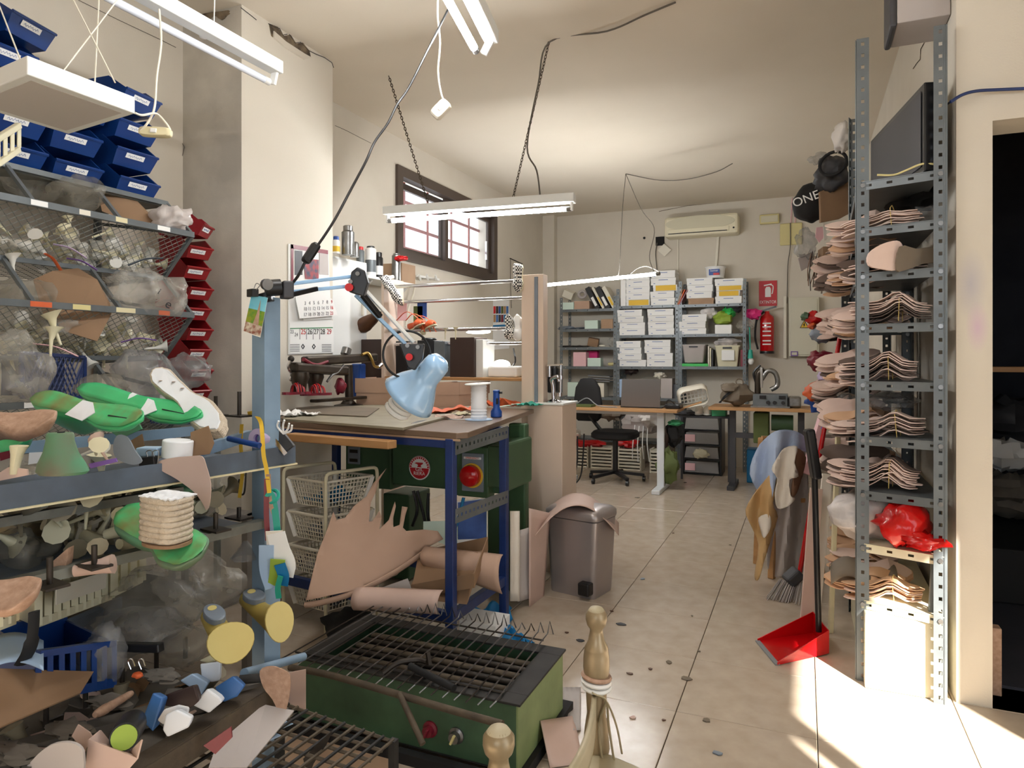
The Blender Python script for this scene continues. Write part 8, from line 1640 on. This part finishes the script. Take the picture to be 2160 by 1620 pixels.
def rbag(u, v, D, rx, ry, rz_, seed, m, lab, nm='plastic_bag', cat='bag'): return tag(MB().blob(W(u, v, D), (rx, ry, rz_), seed, 0.3, 2.0, 20, 14, None, 0.16).build(nm, m, smooth=True, ang=80), lab, cat)
rbag(1880, 845, 2.95, 0.1, 0.12, 0.035, 121, 'grey_bag', 'grey clear bag under the fifth rack shelf'); rbag(1960, 450, 2.8, 0.05, 0.06, 0.03, 123, 'grey_bag', 'thin clear bag at the right of the eighth shelf'); rbag(1930, 415, 3.1, 0.12, 0.2, 0.06, 125, 'black_matte', 'black sack deep on the shelf below the television')
rbag(1775, 290, 3.7, 0.04, 0.05, 0.08, 127, 'bag_white', 'white bag standing on top of the far rack'); rbag(1728, 335, 4.0, 0.05, 0.05, 0.03, 128, 'grey_bag', 'clear bag end sticking out on top of the far rack')
cp = thing('black_bag', 'black bag printed ONE hanging at the top of the far rack', 'bag', W(1710, 465, 4.05)); MB().blob(W(1710, 430, 4.05), (0.1, 0.12, 0.11), 131, 0.15, 1.4).build('bag_body', 'black_matte', cp, smooth=True); text('ONE', 0.07, W(1700, 420, 3.90), RY @ RZ(18), 'paper', cp)
rbag(1755, 365, 3.85, 0.09, 0.09, 0.09, 133, 'dark_grey', 'dark grey leather bag with buckle on the far rack', 'leather_bag'); tag(MB().torus(W(1757, 345, 3.74), 0.07, 0.009, 20, 8, RE(75, 0, -20)).build('bag_handle_ring', 'black_matte', smooth=True), 'curved black handle above the dark grey leather bag', 'handle')
plate('cardboard_sheet', 'brown cardboard standing on the far rack beside the black bag', 'cardboard', [(1728, 405), (1790, 380), (1792, 450), (1770, 462), (1730, 470)], 3.85, 'cardboard_dark', 0.02)
rbag(1700, 515, 4.1, 0.06, 0.06, 0.09, 135, 'grey_bag', 'grey clear bag hanging from the far rack'); plate('leather_piece', 'dusty pink leather piece hanging on the far rack', 'leather', [(1722, 480), (1735, 478), (1738, 500), (1728, 512), (1720, 500)], 4.0, 'pale_pink', 0.004); plate('leather_piece', 'white leather strips hanging on the far rack', 'leather', [(1736, 470), (1742, 470), (1745, 505), (1738, 508)], 3.98, 'white_hide', 0.004)
fr = thing('leather_fringe', 'bunch of dark brown leather thongs hanging from the far rack', 'leather', W(1730, 600, 3.95))
for k in range(14): u = 1705 + 3.2 * k; MB().tube(spline([W(u + 6, 535 + rr(-6, 6), 3.98), W(u + rr(-6, 4), 570, 3.95), W(u + rr(-8, 2), 600 + rr(-15, 20), 3.95)]), 0.005, 5, flat=0.5).build('thong', ('brown_suede', 'dark_brown', 'taupe')[k % 3], fr)
boxthing('carton', 'small brown carton jutting from the far rack above the thongs', 'box', W(1752, 545, 3.95), (0.11, 0.14, 0.12), RZ(10), 'cardboard_dark'); plate('leather_piece', 'grey leather flap sticking out of the far rack', 'leather', [(1683, 545), (1715, 530), (1720, 555), (1690, 572)], 4.1, 'leather_grey', 0.006)
for k, (u, v, D, m, sx, lab) in enumerate(((1718, 672, 4.1, 'red', 0.05, 'red cloth poking out of the far rack'), (1700, 668, 4.12, 'green_machine', 0.03, 'dark green cloth tip beside the red cloth'), (1715, 688, 4.08, 'orange', 0.025, 'orange cloth tip below the red cloth'), (1732, 705, 4.05, 'heel_grey', 0.06, 'grey cloth bunched on the far rack'), (1728, 760, 4.05, 'maroon', 0.07, 'maroon cloth bunched on the far rack'), (1742, 765, 4.0, 'pink', 0.035, 'pink cloth beside the maroon one'), (1745, 792, 4.0, 'lilac', 0.05, 'lilac cloth below the maroon one'), (1738, 845, 4.0, 'royal', 0.09, 'royal blue cloth hanging low on the far rack'), (1725, 828, 3.95, 'orange', 0.07, 'orange cloth over the royal blue one'), (1790, 848, 3.4, 'clear_bag', 0.06, 'clear bag hanging at the near rack upright'))): rbag(u, v, D, sx, 0.06, sx * 0.8, 140 + k, m, lab, 'cloth', 'cloth')
boxthing('cream_carton', 'cream carton filling the foot of the near rack', 'carton', V((0.352, 3.45, 0.145)), (0.26, 0.86, 0.29), None, 'cream_metal', 0.004)
tag(MB().grid(lambda a, b: W(1752 + 140 * a, 1226 - 18 * math.sin(6.2 * a), 2.93 - 0.1 * a) + V((0.0, 0.05 - 0.1 * math.cos(3 * b), 0.05 * math.sin(3.0 * b))), 14, 10).build('leather_roll', 'taupe', smooth=True, solid=0.003), 'rolled grey leather on the lowest rack shelf', 'leather')

# ------------------------------------------------------------------ broom, dustpan, boards, draped stool
br = thing('broom', 'red handled broom leaning on the far rack', 'broom', Wz(1655, 1262, 0.0)); MB().cyl(W(1774, 698, 3.75), W(1686, 1212, 3.72), 0.0125, n=12).build('handle', 'red_gloss', br, smooth=True); MB().cyl(W(1742, 880, 3.745), W(1738, 905, 3.745), 0.016, n=12).build('joint', 'purple', br)
MB().bar(W(1686, 1205, 3.72), W(1660, 1228, 3.72), 0.09, 0.06).build('head', 'dark_grey', br, bevel=0.012)
bb = W(1668, 1225, 3.72); tip = Wz(1650, 1268, 0.004); o = MB()
for k in range(70): s, t = rr(-1, 1), rr(-1, 1); o.tube([bb + V((0.06 * s, 0.02 * t, 0)), tip + V((0.085 * s, 0.04 * t + 0.02, 0))], 0.0025, 3)
o = o.build('bristles', 'leather_grey', br); o['kind'] = 'stuff'
dp = thing('dustpan', 'red long-handled dustpan on the sunlit floor', 'dustpan', Wz(1680, 1370, 0)); MB().cyl(W(1716, 925, 3.05), W(1727, 1332, 3.05), 0.013, n=12).build('handle', 'black_plastic', dp, smooth=True); MB().bar(W(1706, 905, 3.05), W(1722, 1010, 3.05), 0.05, 0.04).build('grip', 'black_plastic', dp, bevel=0.01)
f0, f1, f2, f3 = Wz(1598, 1352, 0.004), Wz(1640, 1402, 0.004), Wz(1748, 1378, 0.006), Wz(1715, 1335, 0.006)
sheet('pan_floor', [f0, f1, f2, f3], 'red_gloss', '', '', 0.004, parent=dp)
for a, b, h0, h1 in ((f0, f3, 0.01, 0.10), (f3, f2, 0.10, 0.10), (f2, f1, 0.10, 0.01)): sheet('pan_wall', [a, b, b + V((0, 0, h1)), a + V((0, 0, h0))], 'red_gloss', '', '', 0.004, parent=dp)
MB().bar(f0, f1, 0.02, 0.006).build('lip', 'grey', dp)
def lean(name, lab, uv0, uv1, D0, D1, w_, th, m, cat='board'):
    a = Wz(uv0[0], uv0[1], 0.0) if D0 is None else W(uv0[0], uv0[1], D0); return tag(MB().bar(a, W(uv1[0], uv1[1], D1), w_, th, V((0.3, -0.95, 0))).build(name, m, bevel=0.002), lab, cat)
lean('white_board', 'pale pink board leaning behind the dustpan handle', (1700, 1330), (1722, 1030), None, 3.35, 0.06, 0.012, 'leather_pink'); lean('white_board', 'white board leaning beside the pale pink one', (1716, 1326), (1745, 1000), None, 3.4, 0.05, 0.012, 'white_hide'); lean('cream_strip', 'tall cream strip leaning on the near rack upright', (1752, 1335), (1768, 905), None, 3.3, 0.02, 0.02, 'aged_plastic', 'strip'); lean('paper_roll', 'long pink paper roll leaning on the far rack', (1700, 1000), (1738, 880), 3.85, 3.88, 0.05, 0.05, 'pale_pink', 'paper roll')
so = thing('wooden_stool', 'small wooden chair hidden under towels and hides', 'chair', Wz(1662, 1205, 0)); c = V(so.location); Rs = RZ(20)
for x in (-0.12, 0.12):
    for y in (-0.12, 0.12): MB().bar(c + Rs @ V((x * 1.2, y * 1.2, 0)), c + Rs @ V((x, y, 0.45 if y < 0 else 0.80)), 0.035, 0.035).build('leg', 'wood', so, bevel=0.004)
MB().box(c + Rs @ V((0, 0, 0.46)), (0.28, 0.28, 0.025), Rs).build('seat', 'wood', so, bevel=0.004); MB().bar(c + Rs @ V((-0.12, 0.12, 0.78)), c + Rs @ V((0.12, 0.12, 0.78)), 0.02, 0.06).build('back_rail', 'wood', so)
def hide(lab, uvs, D, m, cv=0.05, nm='hide', cat='hide', smooth=True, sl=0.0):
    pts = cc(uvs, 3) if smooth else uvs; um = sum(p[0] for p in pts) / len(pts); v0 = min(p[1] for p in pts)
    return tag(dense(pts, lambda u, v: W(u, v, D - cv * math.cos((u - um) / 28.0) + sl * (v - v0) / 100 + 0.035 * math.sin(u / 7.0 + v / 60.0) * min(1, 0.3 + (v - v0) / 80.0)), nm, m, None, 0.004), lab, cat)
hide('large pale hide hanging to the floor at the back of the stool', [(1640, 960), (1690, 930), (1705, 1040), (1700, 1180), (1690, 1210), (1640, 1218), (1618, 1190), (1625, 1080)], 4.02, 'leather_grey')
hide('light blue towel draped over the top of the stool', [(1620, 920), (1645, 907), (1680, 910), (1705, 930), (1712, 960), (1690, 950), (1660, 965), (1640, 1000), (1625, 1060), (1605, 1045), (1582, 1000), (1595, 950)], 3.86, 'towel_blue', 0.08, 'towel', 'towel')
hide('tan hide hanging at the left of the stool', [(1640, 985), (1650, 1000), (1630, 1060), (1640, 1090), (1622, 1150), (1610, 1190), (1600, 1222), (1592, 1215), (1600, 1150), (1585, 1110), (1573, 1075), (1600, 1030)], 3.84, 'tan_hide')
hide('white hide with cut-out edges hanging at the right of the stool', [(1655, 945), (1682, 942), (1676, 975), (1684, 1005), (1665, 1012), (1668, 1045), (1677, 1052), (1662, 1068), (1640, 1072), (1635, 1040), (1640, 1010), (1628, 990), (1640, 965)], 3.80, 'white_hide')
hide('brown suede offcut hanging inside the white hide', [(1680, 945), (1700, 965), (1690, 1010), (1680, 1040), (1668, 1050), (1672, 1010), (1683, 1000), (1676, 975)], 3.83, 'brown_suede'); hide('white leather tag hanging from the tan hide', [(1600, 1092), (1622, 1085), (1626, 1110), (1612, 1135), (1604, 1115)], 3.79, 'white_hide', 0.02)

# ------------------------------------------------------------------ stove, grill, wire shelf and chair in front
sx0, sx1, sy0, sy1, zt = -1.64, -0.80, 1.92, 2.34, 0.24
sv = thing('gas_stove', 'green steel stove box with round knobs on the floor in front', 'stove', (-1.22, 2.13, 0))
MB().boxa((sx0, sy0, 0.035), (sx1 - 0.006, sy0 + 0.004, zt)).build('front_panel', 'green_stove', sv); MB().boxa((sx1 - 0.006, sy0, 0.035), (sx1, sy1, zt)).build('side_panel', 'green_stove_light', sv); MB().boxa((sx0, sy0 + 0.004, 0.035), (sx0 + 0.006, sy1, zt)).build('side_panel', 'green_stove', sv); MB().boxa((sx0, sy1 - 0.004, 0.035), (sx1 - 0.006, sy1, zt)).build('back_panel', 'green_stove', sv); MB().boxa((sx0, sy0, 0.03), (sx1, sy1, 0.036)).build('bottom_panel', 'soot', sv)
wf2 = MB(); xs, ys = (sx0 - 0.01, sx0 + 0.07, sx1 - 0.07, sx1 + 0.01), (sy0 - 0.008, sy0 + 0.055, sy1 - 0.055, sy1 + 0.008)
for a in ((xs[0], ys[0], xs[3], ys[1]), (xs[0], ys[2], xs[3], ys[3]), (xs[0], ys[1], xs[1], ys[2]), (xs[2], ys[1], xs[3], ys[2])): MB().boxa((a[0], a[1], zt), (a[2], a[3], zt + 0.008)).build('top_rim', 'soot', sv, bevel=0.002)
MB().boxa((xs[1], ys[1], zt - 0.06), (xs[2], ys[2], zt - 0.055)).build('burner_tray', 'soot', sv)
for k in range(6): y = ys[1] + 0.03 + 0.05 * k; MB().cyl((xs[1] + 0.01, y, zt - 0.03), (xs[2] - 0.01, y, zt - 0.03), 0.011, n=10).build('burner_pipe', 'rust' if k % 2 else 'dark_steel', sv, smooth=True)
for x, m in ((-1.105, 'maroon'), (-1.01, 'cream_cover')): c = V((x, sy0, 0.105)); MB().lathe([(0.026, 0), (0.026, 0.006), (0.018, 0.01), (0.017, 0.026)], 18, c, RY).build('knob', 'steel' if m != 'maroon' else m, sv, smooth=True); MB().box(c + V((0, -0.03, 0)), (0.008, 0.012, 0.032), RE(0, 25, 0)).build('knob_grip', m, sv, bevel=0.002)
for x in (sx0, sx1): MB().boxa((x - 0.02, sy0 - 0.02, 0.0), (x + 0.02, sy1 + 0.06, 0.035)).build('foot_rail', 'black_matte', sv)
MB().boxa((sx0 - 0.02, sy0 - 0.05, 0.0), (sx1 + 0.02, sy0 - 0.02, 0.035)).build('foot_rail', 'black_matte', sv)
MB().tube(spline([W(612, 1408, 2.33), W(700, 1425, 2.22), W(850, 1468, 2.07), W(960, 1500, 1.98), W(1060, 1528, 1.9)]), 0.011, 10).build('gas_pipe', 'rust', sv, smooth=True); MB().cyl(W(842, 1462, 2.06), W(892, 1570, 1.95), 0.009, n=10).build('gas_pipe', 'rust', sv, smooth=True)
gr = thing('wire_grill', 'bent wire grill rack lying on the stove', 'grill', (-1.25, 2.13, zt + 0.01)); G0, G1, G2, G3 = V((-1.66, 1.86, zt + 0.02)), V((-0.86, 1.89, zt + 0.016)), V((-0.88, 2.40, zt + 0.03)), V((-1.64, 2.41, zt + 0.03))
for k in range(21):
    s = k / 20; a, b = G0.lerp(G1, s), G3.lerp(G2, s); h = 0.03 + 0.012 * math.sin(k); MB().tube([a + V((-0.012, -0.02, -0.012)), a, b, b + V((0.004, 0.012, h)), b + V((0.018, 0.012, -0.005))], 0.0026, 5).build('wire', 'steel' if k % 3 else 'dark_steel', gr)
for t in (0.12, 0.9): MB().tube([G0.lerp(G3, t) - V((0, 0, 0.005)), G1.lerp(G2, t) - V((0, 0, 0.005))], 0.0035, 5).build('cross_wire', 'dark_steel', gr)
pkr = thing('hand_tool', 'black hooked hand tool lying on the wire grill', 'tool', W(900, 1420, 2.2)); MB().cyl(W(865, 1405, 2.25), W(958, 1452, 2.12), 0.012, n=10).build('handle', 'black_matte', pkr, smooth=True); MB().tube(spline([W(808, 1420, 2.24), W(840, 1398, 2.26), W(880, 1392, 2.27), W(900, 1396, 2.26)]), 0.009, 8).build('hook', 'dark_steel', pkr, smooth=True); MB().bar(W(902, 1376, 2.26), W(906, 1402, 2.25), 0.012, 0.012).build('hook_end', 'dark_steel', pkr)
ws2 = thing('wire_shelf', 'black wire shelf grid standing in front of the stove', 'shelf', W(660, 1560, 1.8)); S0, S1, S2, S3 = Wz(590, 1478, 0.33), Wz(830, 1560, 0.27), Wz(640, 1720, 0.27), Wz(330, 1640, 0.36)
for k in range(13): MB().tube([S0.lerp(S1, k / 12), S3.lerp(S2, k / 12)], 0.0045, 5).build('wire', 'soot' if k % 2 else 'rust', ws2)
for k in range(8): MB().tube([S0.lerp(S3, k / 7) - V((0, 0, 0.006)), S1.lerp(S2, k / 7) - V((0, 0, 0.006))], 0.005, 5).build('cross_wire', 'rust', ws2)
for p in (S0, S1, S2, S3): MB().bar(V((p.x, p.y, 0)), p, 0.02, 0.02).build('leg', 'soot', ws2)
for k, (u, v) in enumerate(((585, 1530), (560, 1555), (535, 1580), (510, 1602))): slab('white_tile', ('first', 'second', 'third', 'fourth')[k] + ' white foil patch from the top under the wire shelf', 'foil', [(u - 26, v), (u + 10, v - 14), (u + 34, v - 2), (u - 4, v + 14)], 0.285, 0.003, 'block_lightblue')
slab('cardboard_sheet', 'brown cardboard on the floor under the wire shelf', 'cardboard', [(560, 1640), (640, 1500), (830, 1560), (820, 1640)], 0.0, 0.006, 'cardboard'); plate('metal_blade', 'dark pointed blade stuck between the shelf wires', 'blade', [(640, 1600), (668, 1570), (702, 1540), (690, 1568), (662, 1610), (650, 1640)], 1.75, 'dark_steel', 0.004)
# cream turned chair
ccx = thing('turned_chair', 'cream and gold painted chair with turned ball-top posts in front', 'chair', (-0.2, 1.4, 0)); pA, pB = W(1258, 1450, 1.75), W(1052, 1600, 1.25)
def post(p, zt_, k=1.0):
    pr = [(0.02, 0), (0.022, 0.25), (0.026, zt_ - 0.40), (0.034, zt_ - 0.36), (0.03, zt_ - 0.31), (0.024, zt_ - 0.27), (0.027, zt_ - 0.22), (0.030, zt_ - 0.18), (0.034, zt_ - 0.155), (0.033, zt_ - 0.125), (0.030, zt_ - 0.108), (0.031, zt_ - 0.105), (0.021, zt_ - 0.085), (0.017, zt_ - 0.065), (0.0165, zt_ - 0.056), (0.024, zt_ - 0.046), (0.0275, zt_ - 0.032), (0.027, zt_ - 0.018), (0.018, zt_ - 0.005), (0.006, zt_)]
    pr = [(0.02, 0)] + [q for q in pr[1:]]; MB().lathe([(r * k, z) for r, z in pr], 24, (p.x, p.y, 0)).build('turned_post', 'gold_paint', ccx, smooth=True, ang=60); MB().lathe([(0.021 * k, zt_ - 0.009), (0.016 * k, zt_ - 0.002), (0.004, zt_ + 0.0015)], 20, (p.x, p.y, 0)).build('worn_tip', 'cream_wood', ccx, smooth=True)
post(pA, 0.662); post(pB, 0.625, 1.08)
MB().grid(lambda a, b: V((pA.x, pA.y, 0)).lerp(V((pB.x, pB.y, 0)), 0.03 + 0.94 * a) + V((0.05 * math.sin(math.pi * a), 0.0, 0.415 - 0.05 * a + 0.07 * (b - 0.5) + 0.01 * math.sin(math.pi * a))), 14, 4).build('back_slat', 'cream_wood', ccx, smooth=True, solid=0.012)
dv = V((0.40, -0.12, 0)); sA, sB = pA + dv, pB + dv
MB().prism([(p.x, p.y) for p in (pA, pB, sB, sA)], 0.03, Matrix.Translation((0, 0, 0.27))).build('seat', 'cream_wood', ccx, bevel=0.005)
for p in (sA, sB): MB().cyl((p.x, p.y, 0), (p.x, p.y, 0.27), 0.02, n=12).build('front_leg', 'gold_paint', ccx, smooth=True)
for k in range(3): MB().torus((pA.x, pA.y, 0.485 - 0.012 * k), 0.034, 0.006, 24, 6, RE(4 * k - 4, 5, 0)).build('tape_wrap', ('cork', 'white_plastic', 'white_plastic')[k], ccx, smooth=True)
for e in ((1312, 1590), (1296, 1610), (1275, 1640)): MB().tube(spline([W(1250, 1462, 1.71), W(1278, 1478, 1.72), W(e[0] - 12, 1530, 1.72), W(*e, 1.7)]), 0.006, 5, flat=0.4).build('leather_tie', 'cream_wood', ccx)
gsheet('leather_sheet', 'pink leather piece on the floor behind the turned chair', lambda a, b: Wz(1140 + 70 * a + 20 * b, 1520 + 100 * b - 10 * a, 0.10 * (1 - b) * (1 - a) + 0.004), 'leather_pink', 8, 8, 0.003); gsheet('paper_sheet', 'whitish crumpled sheet on the floor right of the stove', lambda a, b: Wz(1185 + 40 * a, 1450 + 90 * b, 0.004 + 0.02 * abs(noise.noise(V((a * 4, b * 4, 1))))), 'leather_grey', 8, 8, 0.002, 'paper')
# scraps on the floor
SCR = [(1225, 1352, 26, 'dark_grey'), (1310, 1318, 20, 'dark_grey'), (1355, 1222, 16, 'heel_grey'), (1448, 1432, 28, 'taupe'), (1412, 1398, 20, 'taupe'), (1330, 1422, 16, 'wood_dark'), (1372, 1412, 14, 'wood_dark'), (1195, 1335, 10, 'wood_dark'), (1445, 1018, 10, 'black_ink'), (1345, 1050, 12, 'taupe'), (1540, 1150, 9, 'taupe'), (1560, 1690, 20, 'taupe'), (1490, 1520, 26, 'taupe'), (1515, 1590, 22, 'heel_grey'), (1335, 1515, 18, 'leather_pink'), (1400, 1520, 10, 'wood_dark'), (1420, 1125, 8, 'wood_dark'), (1290, 1290, 9, 'wood_dark'), (1460, 1300, 8, 'taupe'), (1475, 1375, 8, 'taupe')]
for k, (u, v, s, m) in enumerate(SCR):
    c = Wz(u, v, 0.0); sz = px(s, (c - EYE).dot(V((-SN, CN, 0)))); pts = [c + V((sz * rr(0.35, 0.6) * math.cos(a + k) * (1 if k % 2 else 0.7), sz * rr(0.2, 0.5) * math.sin(a + k), 0.003)) for a in (0, 1.0, 2.1, 3.2, 4.4, 5.4)]
    sheet('floor_scrap', pts, m, 'small leather scrap littering the tiled floor', 'scrap', 0.003, group='scraps on the floor')
